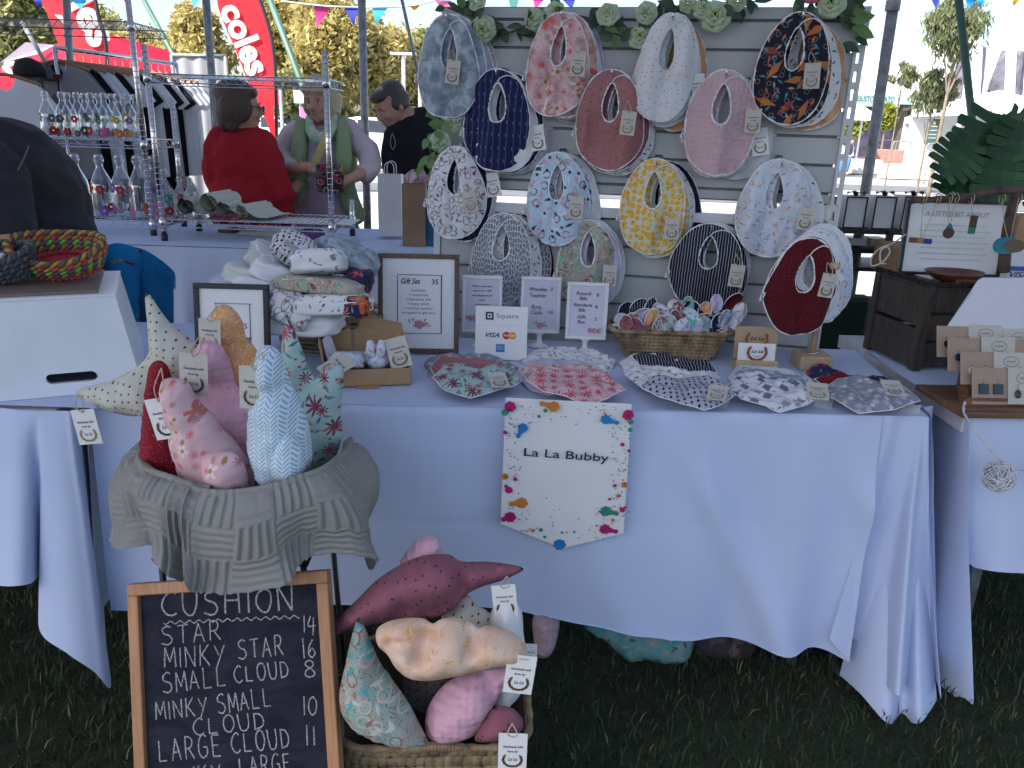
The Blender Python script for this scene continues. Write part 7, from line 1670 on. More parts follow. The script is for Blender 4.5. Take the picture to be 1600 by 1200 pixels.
for i, c_ in enumerate(cols):
    f = (i+.2)/len(cols); p = ra.lerp(rb_, f); words = '%s t-shirt on the upper rail, %s' % ({'grey': 'heather grey', 'black': 'black', 'white': 'white'}[c_], 'frontmost with a printed figure' if i == 0 else ['first', 'second', 'third', 'fourth', 'fifth', 'sixth', 'seventh', 'eighth', 'ninth', 'tenth', 'eleventh', 'twelfth', 'thirteenth', 'fourteenth', 'last'][i-1]+' behind the grey one')
    o = shirt(p-V((0, 0, .095)), c_, words, -.10+.02*sin(i*2), i, 't-shirts on the upper rail', 1.0)
    if i == 0:
        g = MB(); disc(g, 0, -.27, .05, -.045, 16, 1.0); disc(g, .0, -.33, .062, -.046, 16); disc(g, -.02, -.21, .03, -.044, 12); part('printed_figure', g, mat('grey_print', (.10, .10, .12), .8), o)
        g = MB(); g.box((0, -.026, -.075), (.06, .004, .025)); part('neck_label', g, mat('dark_red_label', (.15, .02, .03), .8), o)
for i, c_ in enumerate(['black', 'black', 'white', 'black', 'black', 'white', 'black', 'white']):
    f = (i+.5)/8; p = ra2.lerp(rb2, f); shirt(p-V((0, 0, .095)), c_, '%s t-shirt on the lower rail, %s from the left' % (c_, ['first', 'second', 'third', 'fourth', 'fifth', 'sixth', 'seventh', 'eighth'][i]), -.25, i, 't-shirts on the lower rail', .85)
o = shirt(P(6, 122, 4.9), 'white', 'white t-shirt hanging alone at the far left edge', .1, 1, None, 1.0)
# black cap shelf
st_ = thing('cap_shelf', 'black metal shelf stand with caps beside the t-shirt rail', 'shelf', (P(36, 200, 5.1).x, 5.1, 0))
for px in (31, 62): g = MB(); p = P(px, 122, 5.1); g.beam(V((p.x, 5.1, p.z)), V((p.x, 5.1, 0)), .025, .025, V((0, 1, 0))); part('upright', g, BLACKM, st_, world=True)
for py in (122, 186):
    a, b = P(31, py, 5.1), P(66, py, 5.1); g = MB(); g.box(((a.x+b.x)/2, 5.25, a.z), (b.x-a.x, .3, .012)); part('shelf_plate', g, BLACKM, st_, world=True)
g = MB(); g.beam(P(36, 188, 5.1), P(58, 212, 5.1), .015, .015); part('brace', g, BLACKM, st_, world=True)
for py, wd in ((121, 'upper'), (185, 'lower')):
    c = P(47, py, 5.2); t = thing('cap', 'dark cap resting on the %s plate of the black shelf stand' % wd, 'cap', c)
    g = MB(); g.lathe([(.09, 0), (.092, .04), (.07, .09), (.02, .115)], 18); part('crown', g, mat('dark_felt', (.012, .014, .016), .9), t, smooth=True); g = MB(); g.grid(lambda u, v: V((.085*cos(pi+pi*u)*(1+v*.15), -.07*sin(pi*u)*(1+v*.9), .004-.012*v)), 12, 3); part('peak', g, MATS['dark_felt'], t, smooth=True)
# tall pale fabric wall of the stall behind
pa, pb, pc3 = P(268, 86, 6.6), P(352, 88, 6.6), P(352, 345, 6.6)
g = MB(); g.grid(lambda u, v: (pa.x+(pb.x-pa.x)*u, 6.6+.02*sin(u*21)*(.3+v), pa.z*(1-v)+.02*v), 50, 10)
tw = thing('tent_side_wall', 'tall pale grey fabric side wall of a tent behind the woman in red', 'tent wall', ((pa.x+pb.x)/2, 6.6, 0))
part('fabric', g, mat('grey_fabric_wall', (.34, .35, .38), .8, var=.03, trans=.2), tw, smooth=True, world=True)
g = MB(); g.tube([pa, pb], .015, 8); part('top_bar', g, STEEL, tw, world=True, smooth=True)
for p in (pa, pb): g = MB(); g.tube([p, V((p.x, p.y, 0))], .015, 8); part('pole', g, STEEL, tw, world=True, smooth=True)
# ============================================================ beyond the marquee
# feather flags
REDF = mat('red_flag_cloth', (.62, .015, .03), .7, var=.03, trans=.35)
WHF = mat('white_flag_print', (.78, .78, .78), .7, var=.02, trans=.3)
def feather(label, out, Y, word, tx, ty_, ang, size, polepts, whites=()):
    c = P(out[-1][0], out[-1][1], Y); t = thing('feather_flag', label, 'flag', (c.x, Y, 0), 0)
    p2 = [P(x, y, Y) for x, y in out]; l = V(t.location)
    q = catmull([(p.x-l.x, p.z) for p in p2], 5, True)
    r = delaunay_2d_cdt([V(a) for a in q]+[V((x, z)) for x in np.arange(min(a[0] for a in q), max(a[0] for a in q), .12) for z in np.arange(min(a[1] for a in q), max(a[1] for a in q), .12)], [(i, (i+1) % len(q)) for i in range(len(q))], [], 1, 1e-5)
    wv = lambda x, z: .05*sin(x*3+z*2.3)+.03*sin(z*6+x*4)
    g = MB()
    g.add([(p.x, wv(p.x, p.y), p.y) for p in r[0]], [tuple(f) for f in r[2]]); part('flag_cloth', g, REDF, t, smooth=True)
    g = MB()
    vs, fs = text_geo(word, False, .035); o0 = P(tx, ty_, Y); s_ = size/ppm(o0)/.5; mn = min(v[0] for v in vs)
    ca, sa = cos(ang), sin(ang)
    g.add([((o0.x-l.x)+(v[0]-mn)*s_*ca-v[1]*s_*sa, -.03+wv((o0.x-l.x)+(v[0]-mn)*s_*ca-v[1]*s_*sa, o0.z+(v[0]-mn)*s_*sa+v[1]*s_*ca), o0.z+(v[0]-mn)*s_*sa+v[1]*s_*ca) for v in vs], fs); part('lettering', g, WHF, t)
    for wp in whites:
        g = MB(); qq = [P(x, y, Y)-l for x, y in wp]; g.add([(a.x, a.y-.015, a.z+l.z) for a in qq], [tuple(range(len(qq)))]); part('white_panel', g, WHF, t)
    g = MB(); g.tube(catmull([P(x, y, Y) for x, y in polepts], 6), .02, 8); o = part('flag_pole', g, BLACKM, t, world=True, smooth=True)
    b = P(*polepts[-1], Y); g = MB(); g.tube([b, V((b.x, Y, 0))], .02, 8); part('flag_pole', g, BLACKM, t, world=True, smooth=True)
    return t
feather('red feather flag with white lettering running down it, between the tent poles', [(340, 4), (345, -30), (372, -45), (395, -20), (412, 20), (424, 70), (429, 130), (431, 222), (418, 190), (400, 150), (375, 90), (352, 40)], 9.5, 'coles', 345, 14, -1.17, 26, [(372, -46), (397, -18), (414, 22), (426, 70), (431, 130), (432, 225)])
feather('red and white feather flag at the upper left, partly behind the clothes rail', [(56, -20), (70, -60), (110, -70), (140, -20), (152, 30), (163, 75), (165, 160), (150, 150), (120, 110), (92, 60), (75, 20)], 8.2, 'coles', 70, -62, -1.12, 34, [(110, -70), (142, -20), (155, 30), (166, 75), (168, 170)], whites=[[(76, 22), (98, 24), (122, 82), (98, 62)]])
# red marquee behind
rm = thing('red_marquee', 'red peaked marquee with a white letter and a white roof panel behind the flags', 'marquee', (P(150, 110, 11).x, 11, 0))
g = MB(); q = [P(-60, 150, 10), P(90, 145, 9.5), P(330, 150, 12.5), P(90, 62, 11.5)]; pk = P(240, 64, 12.5)
RM = mat('red_marquee_cloth', (.60, .02, .06), .7, var=.03, trans=.4)
a, b, c_, d = P(-40, 118, 9.5), P(88, 68, 11), P(290, 86, 13), P(166, 52, 12.5)
g.add([P(-40, 122, 9.5), P(90, 68, 11), P(166, 52, 12), P(292, 87, 13.5), P(300, 120, 13), P(120, 118, 9.6)], [(0, 1, 5), (1, 2, 5), (2, 3, 4), (2, 4, 5)])
g.add([P(-40, 122, 9.5), P(120, 118, 9.6), P(120, 152, 9.6), P(-40, 152, 9.5)], [(0, 1, 2, 3)]); g.add([P(120, 118, 9.6), P(300, 120, 13), P(440, 140, 13), P(440, 165, 13), P(300, 150, 13), P(120, 152, 9.6)], [(0, 1, 4, 5), (1, 2, 3, 4)])
part('canopy', g, RM, rm, world=True)
g = MB(); g.add([P(0, 98, 9.4), P(40, 66, 10.2), P(85, 70, 10.8), P(60, 84, 10.1)], [(0, 1, 2, 3)]); part('roof_panel', g, WHF, rm, world=True)
g = MB(); vs, fs = text_geo('c', False, .05); o0 = P(32, 116, 9.3); s_ = 24/ppm(o0)/.5; g.add([(o0.x+(v[0]*cos(.3)-v[1]*sin(.3))*s_*1.3, o0.y-.1, o0.z+(v[0]*sin(.3)+v[1]*cos(.3))*s_*.75) for v in vs], fs); part('lettering', g, WHF, rm, world=True)
for px, Y in ((-38, 9.5), (120, 9.6), (300, 13), (438, 13)): p = P(px, 140, Y); g = MB(); g.tube([p, V((p.x, p.y, 0))], .03, 8); part('pole', g, STEEL, rm, world=True, smooth=True)
# slanted green tent legs and guy lines
GRN = mat('green_painted_steel', (.06, .14, .10), .5)
def legpole(label, a, b, Y, r):
    pa, pb = P(*a, Y), P(*b, Y); d = pb-pa; e = pa+d*((0-pa.z)/d.z); tpp = pa-d*.25
    g = MB(); g.tube([tpp, e], r, 10); return solo('slanted_pole', g, GRN, label, 'pole', smooth=True)
legpole('slanted green pole left of the blonde woman, crossing in front of the trees', (422, 0), (482, 158), 7.0, .026)
legpole('slanted green pole between the left feather flag and the tent wall', (228, 6), (270, 84), 8.0, .022)
legpole('slanted green pole at the far right standing behind the large leaf', (1498, 0), (1520, 198), 5.0, .022)
g = MB(); g.tube([P(34, 34, 7.5), P(70, 96, 7.5)], .02, 8); solo('guy_rope', g, mat('grey_rope', (.2, .2, .22), .8), 'short grey guy line crossing the red marquee at the upper left', 'rope', smooth=True)
# bunting
def bunting(label, pts, Y, pens):
    P3 = catmull([P(x, y, Y) for x, y in pts], 8); t = thing('bunting', label, 'bunting', (P3[0][0], Y, P3[0][2]))
    g = MB(); g.tube(P3, .006, 5); part('string', g, mat('white_cord', (.7, .7, .7), .8), t, world=True)
    for (px, py, w_, h_, col, slant) in pens:
        c = P(px, py, Y); s_ = 1/ppm(c); m = mat('pennant_'+col, dict(pink=(.62, .04, .24), navy=(.02, .035, .30), sky=(.03, .32, .62), yellow=(.72, .42, .02), mint=(.25, .62, .50), rose=(.72, .20, .36))[col], .7, trans=.4)
        g = MB(); l_ = V(t.location)
        g.grid(lambda u, v: ((c.x-w_*s_/2+w_*s_*u)*(1-v)+(c.x+slant*s_)*v-l_.x, .02*sin(v*3+px), c.z-h_*s_*v+(.0 if v else 0)-l_.z), 4, 6); part('pennant', g, m, t, smooth=True)
    return t
bunting('string of small coloured pennants stretched in front of the trees', [(440, 2), (500, 9), (540, 11), (600, 11), (650, 8), (700, -6)], 6.2, [(503, 9, 27, 33, 'pink', -10), (549, 11, 24, 28, 'navy', 4), (593, 11, 25, 27, 'sky', -5), (647, 8, 18, 8, 'yellow', 0), (692, 0, 26, 24, 'rose', 8)])
bunting('string of pennants just above the slatwall, mostly cut off by the picture edge', [(780, -12), (850, -8), (900, -6), (1000, -20)], 6.0, [(803, -8, 22, 30, 'mint', 0), (843, -6, 22, 20, 'pink', -6), (888, -4, 24, 18, 'navy', 6)])
bunting('string of pennants at the upper right above the thin tree', [(1440, -14), (1500, -8), (1560, -10), (1620, -20)], 6.5, [(1465, -10, 20, 22, 'navy', 0), (1520, -8, 26, 20, 'sky', 0), (1530, -6, 22, 16, 'sky', 4), (1587, -8, 20, 16, 'yellow', 0)])
bunting('string of pennants over the left clothes rail', [(50, -8), (120, -4), (200, -6), (310, -12)], 6.2, [(60, -6, 22, 18, 'navy', 2), (120, -4, 30, 17, 'sky', 4), (199, -6, 20, 14, 'rose', 0), (303, -10, 18, 22, 'sky', 0)])
# trees
def leaf_cloud(c, rad, n, size, clumps, seed, flat=1.0, droop=0):
    rg = np.random.default_rng(seed); C = rg.normal(size=(clumps, 3)); C /= np.linalg.norm(C, axis=1)[:, None]; C *= (rg.uniform(.25, 1, clumps)**.5)[:, None]*.86
    C *= np.array(rad); k = rg.integers(0, clumps, n); cr = rg.uniform(.14, .30, clumps)*min(rad[0], rad[2]) * 1.3
    L = rg.normal(size=(n, 3))*.55*cr[k][:, None]; L[:, 2] -= droop*np.abs(L[:, 2])
    pos = C[k]+L+np.array(c); d1 = rg.normal(size=(n, 3)); d1 /= np.linalg.norm(d1, axis=1)[:, None]; d2 = np.cross(d1, rg.normal(size=(n, 3))); d2 /= np.linalg.norm(d2, axis=1)[:, None]
    if droop: d1[:, 2] = -abs(d1[:, 2])-.8; d1 /= np.linalg.norm(d1, axis=1)[:, None]; d2 = np.cross(d1, rg.normal(size=(n, 3))); d2 /= np.linalg.norm(d2, axis=1)[:, None]
    sz = rg.uniform(.5, 1.2, n)[:, None]*size
    return np.stack([pos-d1*sz, pos+d2*sz*.42*flat, pos+d1*sz, pos-d2*sz*.42*flat], 1)
def quads_mesh(name, Q_, m):
    n = len(Q_); me = bpy.data.meshes.new(name); me.vertices.add(n*4); me.vertices.foreach_set('co', Q_.reshape(-1).astype(np.float32))
    me.loops.add(n*4); me.loops.foreach_set('vertex_index', np.arange(n*4, dtype=np.int32)); me.polygons.add(n); me.polygons.foreach_set('loop_start', np.arange(0, n*4, 4, dtype=np.int32)); me.update(calc_edges=True); me.materials.append(m); return me
BARK = mat('grey_bark', (.20, .16, .12), .9, var=.3, vs=4, bump=.5)
def tree(label, px, py, Y, rpx, rpy, n, size, m, seed, trunk=.25, name='leafy_tree', cat='tree', group=None, droop=0, limbs=5, clumps=46, lean=0, flat=1.0, rdepth=1.0):
    c = P(px, py, Y); s_ = 1/ppm(c); rx, rz = rpx*s_, rpy*s_
    t = thing(name, label, cat, (c.x+lean, Y, 0), 0, group); l_ = np.array(t.location)
    Q_ = leaf_cloud(np.array(c)-l_, (rx, max(rx, rz)*.8*rdepth, rz), int(n*(2.0 if Y > 30 else 1.8)), size*.62, int(clumps*1.3), seed, flat, droop)
    Q_[:, :, 2] = np.maximum(Q_[:, :, 2], .15)
    link('crown', quads_mesh('crown', Q_, m), t)
    g = MB(); rn = random.Random(seed); cc = V(c)-V(t.location)
    g.tube(catmull([(0, 0, 0), (cc.x*.3, 0, cc.z*.4), (cc.x*.9, 0, cc.z)], 6), [trunk*(1-.6*k/12) for k in range(13)], 9)
    part('trunk', g, BARK, t, smooth=True)
    for k in range(limbs):
        a = rn.uniform(0, 6.28); e = cc+V((cos(a)*rx*.7, sin(a)*rx*.4, rz*rn.uniform(.0, .7))); s0 = V((cc.x*.5, 0, cc.z*rn.uniform(.45, .85))); g = MB(); g.tube(catmull([s0, s0.lerp(e, .5)+V((0, 0, rn.uniform(-.2, .3)*rz*.4)), e], 5), [trunk*.42*(1-.075*q) for q in range(11)], 6); part('limb', g, BARK, t, smooth=True)
    return t
LG = leafmat('golden_green_leaf', (.34, .29, .09), (.62, .52, .24), .5, .45)
LG2 = leafmat('olive_leaf', (.17, .19, .06), (.42, .40, .17), .5, .4)
LG3 = leafmat('dusty_green_leaf', (.10, .13, .06), (.27, .29, .15), 1, .4)
LY = leafmat('lime_leaf', (.20, .24, .03), (.34, .36, .06), 1, .35)
for i, a in enumerate((
 ('broad olive tree at the far left behind the white roof panel', 20, 45, 34, 75, 62, 9000, .34, LG2),
 ('olive green tree rising behind the left feather flag', 130, 65, 38, 62, 62, 8000, .34, LG2),
 ('low golden green tree above the red marquee ridge', 215, 92, 36, 62, 38, 7000, .30, LG),
 ('golden tree seen between the tent poles left of the flag', 300, 90, 36, 52, 74, 9000, .30, LG),
 ('tall golden leafed tree behind the top of the middle flag', 455, 40, 40, 75, 105, 15000, .32, LG),
 ('golden tree above the blonde woman', 520, 80, 36, 60, 88, 12000, .30, LG),
 ('broad golden tree behind the pole beside the grey haired man', 595, 100, 38, 66, 74, 12000, .30, LG),
 ('darker olive tree low behind the man and slatwall edge', 655, 110, 40, 48, 58, 8000, .30, LG2),
 ('small shaded olive tree behind the slanted green pole', 445, 150, 33, 45, 35, 6000, .28, LG2),
 ('dark olive tree low behind the clothes rail', 60, 130, 40, 90, 60, 8000, .34, LG2),
 ('green tree low behind the grey tent wall', 330, 165, 38, 60, 30, 5000, .30, LG2))):
    tree(*a, seed=i+1, trunk=.3, group='trees beyond the left stalls')
hd = MB(); hx = P(100, 190, 44).x; g = leaf_cloud(np.array([P(350, 188, 44).x, 44, 1.2]), (16, 1.5, 1.6), 16000, .28, 200, 77); o = link('hedge', quads_mesh('hedge', g, LG2)); tag(o, 'long dark hedge line under the far trees behind the parked cars', 'hedge')
tree('thin eucalyptus with drooping dusty leaves above the monstera, upper crown', 1500, 40, 19, 52, 44, 2600, .17, LG3, 31, .055, 'eucalyptus_tree', droop=.5, flat=.5, clumps=34, limbs=7)
t = tree('low spray of eucalyptus leaves left of the green pole', 1462, 138, 20, 36, 34, 1500, .16, LG3, 32, .035, 'eucalyptus_tree', droop=.5, flat=.5, clumps=22, limbs=5)
t = tree('small eucalyptus spray beside the steel pole', 1412, 118, 21, 22, 20, 800, .15, LG3, 33, .025, 'eucalyptus_tree', droop=.5, flat=.5, clumps=12, limbs=3)
tree('round lime green tree under the white umbrella', 1338, 192, 36, 19, 17, 1500, .2, LY, 34, .07, 'round_tree', clumps=26, limbs=3)
tree('lime green tree mostly hidden behind the steel pole', 1386, 182, 37, 16, 20, 1300, .2, LY, 35, .07, 'round_tree', clumps=22, limbs=3)
# ---- far right plaza: pavilion, fascia sign, rock, marquees
WR = mat('white_membrane', (.74, .76, .78), .6, var=.03)
PY_ = 46
pv = thing('pavilion', 'cafe pavilion with white sloping roof, teal fascia sign and stone column', 'building', (P(1400, 240, PY_).x, PY_, 0))
def pw(px, py, dy=0): return P(px, py, PY_+dy)
g = MB(); g.add([pw(1290, 154), pw(1490, 150), pw(1476, 60, 9), pw(1380, 82, 6)], [(0, 1, 2, 3)]); part('roof', g, WR, pv, world=True)
for k in range(5):
    a, b = pw(1310+k*36, 153, -.05), pw(1392+k*17, 80-3*k, 6); g = MB(); g.tube([a, b], .035, 5); part('roof_seam', g, mat('grey_seam', (.4, .42, .44), .7), pv, world=True)
g = MB(); a, b = pw(1306, 154, -.3), pw(1470, 148, -.3); zt2, zb2 = pw(1380, 147, -.3).z, pw(1380, 162, -.3).z; g.box(((a.x+b.x)/2, PY_-.3, (zt2+zb2)/2), (b.x-a.x, .3, zt2-zb2)); part('fascia', g, mat('teal_fascia', (.33, .55, .56), .6, var=.05), pv, world=True)
g = MB(); o0 = pw(1368, 159, -.5); s_ = 1/ppm(o0); put_text(g, 'GUSTO GELATO', 0, 0, 8.5*s_, 0, 58*s_, False, .0, .02); g.v = [(x+o0.x, o0.y, z+o0.z) for x, y, z in g.v]; part('lettering', g, mat('dark_sign_letter', (.05, .07, .08), .6), pv, world=True)
g = MB(); a, b = pw(1306, 165, 1.5), pw(1472, 240, 1.5); g.box(((a.x+b.x)/2, PY_+1.5, a.z/2), (b.x-a.x, .2, a.z)); 
t = NT('mural'); n = t.noise(t.obj(), .8, 5, .7, 1); t.set(t.b.inputs['Base Color'], t.mix(t.ramp(n, .35, .65), (.035, .025, .05), (.20, .16, .24))); part('mural_wall', g, t.m, pv, world=True)
for px, w_, c_ in ((1425, 30, (.20, .17, .12)), (1311, 9, (.05, .04, .035)), (1458, 22, (.16, .14, .10)), (1400, 8, (.10, .085, .07))):
    g = MB(); a = pw(px, 240, .6); g.box((a.x, PY_+.6, pw(px, 162).z/2), (w_/ppm(a), .5, pw(px, 162).z)); part('column', g, mat('stone_%d' % px, c_, .9, var=.25, vs=2, bump=.4), pv, world=True)
# rock-like building
RKM = mat('rock_cladding', (.12, .115, .15), .9, var=.5, vs=.5, bump=.9, bs=2)
def rock(label, px0, px1, ptop, pbot, Y, seed, name='rock_building'):
    a, b = P(px0, pbot, Y), P(px1, pbot, Y); h = P((px0+px1)/2, ptop, Y).z; w_ = b.x-a.x; cx = (a.x+b.x)/2
    g = MB()
    def f(u, v):
        an = 2*pi*u; r_ = (1-.42*v**1.6)*(1+.18*noise.noise(V((cos(an)*1.6+seed, sin(an)*1.6, v*2.4)))+.07*noise.noise(V((cos(an)*6, sin(an)*6+seed, v*9))))
        return (cx+w_/2*r_*cos(an)*1.05, Y+w_*.4*r_*sin(an), h*(v**.9)*(1+.05*noise.noise(V((an*2, seed, v*3))))) if v < 1 else (cx, Y, h*1.0)
    g.grid(f, 60, 26); return solo(name, g, RKM, label, 'building', smooth=False)
rock('tall grey brown rock clad building left of the white mast', 1462, 1516, 66, 240, 62, 2.1)
rock('bluish rock clad building with flat top between the white masts', 1522, 1578, 76, 240, 64, 5.2)
rock('sloping rock clad shoulder at the right picture edge', 1580, 1680, 112, 240, 66, 9.1)
for px0, px1, wd in ((1528, 1520, 'left'), (1581, 1574, 'right')):
    g = MB(); g.beam(P(px0, 60, 58), P(px1, 230, 58), .45, .45, V((0, 1, 0))); solo('white_mast', g, WR, '%s white mast standing before the rock clad buildings' % wd, 'mast')
g = MB(); g.beam(P(1512, 60, 30), P(1508, 160, 30), .25, .05, V((0, 1, 0))); 
t = thing('streamer_flag', 'narrow blue and white streamer flag hanging beside the green pole', 'flag', (P(1515, 100, 30).x, 30, P(1515, 160, 30).z))
BLS = mat('blue_streamer', (.05, .30, .62), .6, trans=.3)
for k in range(5):
    g = MB(); g.grid(lambda u, v: tuple(P(1509+k*3.2+u*3+2*sin(v*5+k), 42+v*(112-k*9), 30)+V((0, .1*k, 0))), 2, 10); part('streamer', g, BLS if k % 2 else WR, t, world=True)
g = MB(); p = P(1520, 40, 30); g.tube([p, V((P(1505, 200, 30).x, 30, 0))], .05, 6); part('flag_pole', g, WR, t, world=True)
def gazebo(label, px0, px1, ptop, peave, Y, skirt=0, name='white_marquee'):
    a, b = P(px0, peave, Y), P(px1, peave, Y); cx = (a.x+b.x)/2; w_ = b.x-a.x; zt3 = P((px0+px1)/2, ptop, Y).z; ze = (a.z+b.z)/2
    t = thing(name, label, 'marquee', (cx, Y+w_*.4, 0)); g = MB(); d = w_*.8; x = w_/2; y = d/2
    g.add([(-x, -y, ze), (x, -y, ze), (x, y, ze), (-x, y, ze), (0, 0, zt3)], [(0, 1, 4), (1, 2, 4), (2, 3, 4), (3, 0, 4)])
    for k in range(4): q = [(-x, -y), (x, -y), (x, y), (-x, y)]; g.add([(*q[k], ze), (*q[(k+1) % 4], ze), (*q[(k+1) % 4], ze-.25), (*q[k], ze-.25)], [(0, 1, 2, 3)])
    part('canopy', g, WR, t)
    if skirt: g = MB(); g.box((0, y, ze/2), (w_, .05, ze)); part('side_wall', g, WR, t)
    for sx, sy in ((-1, -1), (1, -1), (1, 1), (-1, 1)): g = MB(); g.tube([(sx*x*.98, sy*y*.98, 0), (sx*x*.98, sy*y*.98, ze)], .04, 6); part('pole', g, WR, t)
    return t
gazebo('broad white marquee with a pink sign behind the large leaf', 1500, 1700, 137, 172, 30, 1)
gazebo('smaller white marquee with low eaves left of the pink sign', 1440, 1510, 165, 184, 34, 1)
um = gazebo('white peaked umbrella over the round lime tree', 1311, 1368, 155, 177, 33, 0, 'white_umbrella')
um['category'] = 'umbrella'
g = MB(); a = P(1533, 177, 28.5); s_ = 1/ppm(a); g.box((0, 0, 0), (30*s_, .1, 9*s_)); t = solo('pink_sign', g, mat('pink_sign_panel', (.62, .03, .30), .6), 'pink rectangular sign with white print on the broad white marquee', 'sign', loc=a)
g = MB(); put_text(g, 'SWEET', -5*s_, -1.5*s_, 4*s_, -.07, 14*s_, True); disc(g, 10*s_, 0, 2.6*s_, -.07, 12); part('sign_print', g, PAPER, t)
g = MB(); a = P(1453, 226, 32); s_ = 1/ppm(a); g.box((0, 0, 19*s_), (19*s_, .12, 38*s_)); t = solo('menu_board', g, mat('dark_slate_board', (.06, .10, .11), .6), 'dark upright menu board beside the stone column', 'sign', loc=V((a.x, 32, a.z)))
g = MB(); disc(g, 0, 32*s_, 2.2*s_, -.07, 10); part('emblem', g, mat('orange_emblem', (.6, .25, .03), .6), t); g = MB(); [g.box((0, -.07, z*s_), (12*s_, .01, 1.2*s_)) for z in (27, 21, 15, 10)]; part('menu_lines', g, mat('pale_print', (.4, .45, .45), .6), t)
def barrier(label, px0, px1, py0, py1, Y):
    a, b = P(px0, py1, Y), P(px1, py1, Y); t_, w_ = P(px0, py0, Y).z, b.x-a.x; t = thing('crowd_barrier', label, 'barrier', (a.x, Y, 0)); z0 = max(.1, a.z)
    g = MB(); g.tube(catmull([(0, 0, 0), (0, 0, t_-.15), (.12, 0, t_), (w_-.12, 0, t_), (w_, 0, t_-.15), (w_, 0, 0)], 4), .025, 6); g.tube([(0, 0, .2), (w_, 0, .2)], .02, 6); part('frame', g, STEEL, t, smooth=True)
    n = max(6, int(w_/.14))
    for k in range(1, n): g = MB(); g.tube([(w_*k/n, 0, .2), (w_*k/n, 0, t_)], .012, 5); part('bar', g, STEEL, t)
barrier('steel crowd barrier in front of the mural beside the pole', 1393, 1422, 221, 240, 33); barrier('steel crowd barrier right of the stone column', 1446, 1482, 224, 246, 30); barrier('long white slatted barrier low behind the gift boxes', 1448, 1482, 246, 262, 26)
barrier('pale railing behind the point of the middle flag', 412, 438, 222, 262, 20)
g = MB(); a = P(1386, 245, 35); g.box((0, 0, .45), (1.3, .6, .9)); solo('planter_box', g, mat('pink_brown_planter', (.42, .20, .17), .7), 'dusty pink planter box behind the steel pole', 'planter', loc=V((a.x, 35, 0)), bevel=.03)
for px0, px1, Y, h_, wd in ((1330, 1375, 32, .55, 'left of the pole'), (1380, 1452, 29, .5, 'right of the pole'), (1292, 1312, 31, .5, 'at the slatwall edge')):
    a, b = P(px0, 250, Y), P(px1, 250, Y); g = MB(); g.box((0, 0, h_/2), (b.x-a.x, .6, h_)); solo('concrete_bench', g, mat('pale_concrete', (.58, .57, .54), .8), 'long pale concrete bench %s on the plaza' % wd, 'bench', loc=V(((a.x+b.x)/2, Y, 0)), bevel=.03)
# far seated person in blue jeans
Yq = 31.0; c = P(1322, 236, Yq); sp_ = thing('person', 'far off person in white top, dark vest and blue jeans sitting on the bench', 'person', (c.x, Yq, 0)); x = c.x
b_ = MB(); T = head_blobs(b_, (x+.12, Yq-.1, 1.22), rot3(.4, .4), 1.0); limb(b_, [(x+.1, Yq, 1.1), (x+.05, Yq+.1, .85), (x, Yq+.15, .55)], [.07, .15, .15])
for s_ in (-1, 1): limb(b_, [(x+s_*.1, Yq+.1, .52), (x+s_*.12-.1, Yq-.35, .52), (x+s_*.12-.15, Yq-.4, .08)], [.09, .07, .05]); b_.ell((x+s_*.12-.15, Yq-.48, .05), (.05, .13, .05)); limb(b_, [(x+s_*.19+.05, Yq+.05, 1.0), (x+s_*.22, Yq-.05, .75), (x+.1, Yq-.3, .68)], [.05, .045, .035])
organic('body', b_, SKIN, sp_, .02, 3)
b_ = MB(); b_.ell((x+.12, Yq-.08, 1.27), (.10, .11, .09)); organic('hair', b_, mat('dark_hair', (.03, .025, .02), .6), sp_, .02, 2)
b_ = MB(); limb(b_, [(x+.1, Yq, 1.08), (x+.05, Yq+.1, .85), (x, Yq+.15, .60)], [.09, .17, .17]); 
for s_ in (-1, 1): limb(b_, [(x+s_*.19+.05, Yq+.05, 1.0), (x+s_*.22, Yq-.05, .75), (x+s_*.14+.05, Yq-.2, .70)], [.07, .06, .055])
organic('shirt', b_, mat('white_shirt_far', (.62, .64, .68), .8), sp_, .025, 3)
b_ = MB()
for s_ in (-1, 1): limb(b_, [(x+s_*.09, Yq+.12, .54), (x+s_*.12-.1, Yq-.35, .54), (x+s_*.12-.15, Yq-.4, .14)], [.12, .09, .07])
organic('jeans', b_, mat('blue_denim', (.04, .14, .42), .8), sp_, .025, 3)
b_ = MB(); limb(b_, [(x+.10, Yq-.06, 1.02), (x+.08, Yq-.08, .75)], [.11, .12]); organic('vest', b_, mat('dark_vest', (.03, .03, .05), .8), sp_, .03, 3)
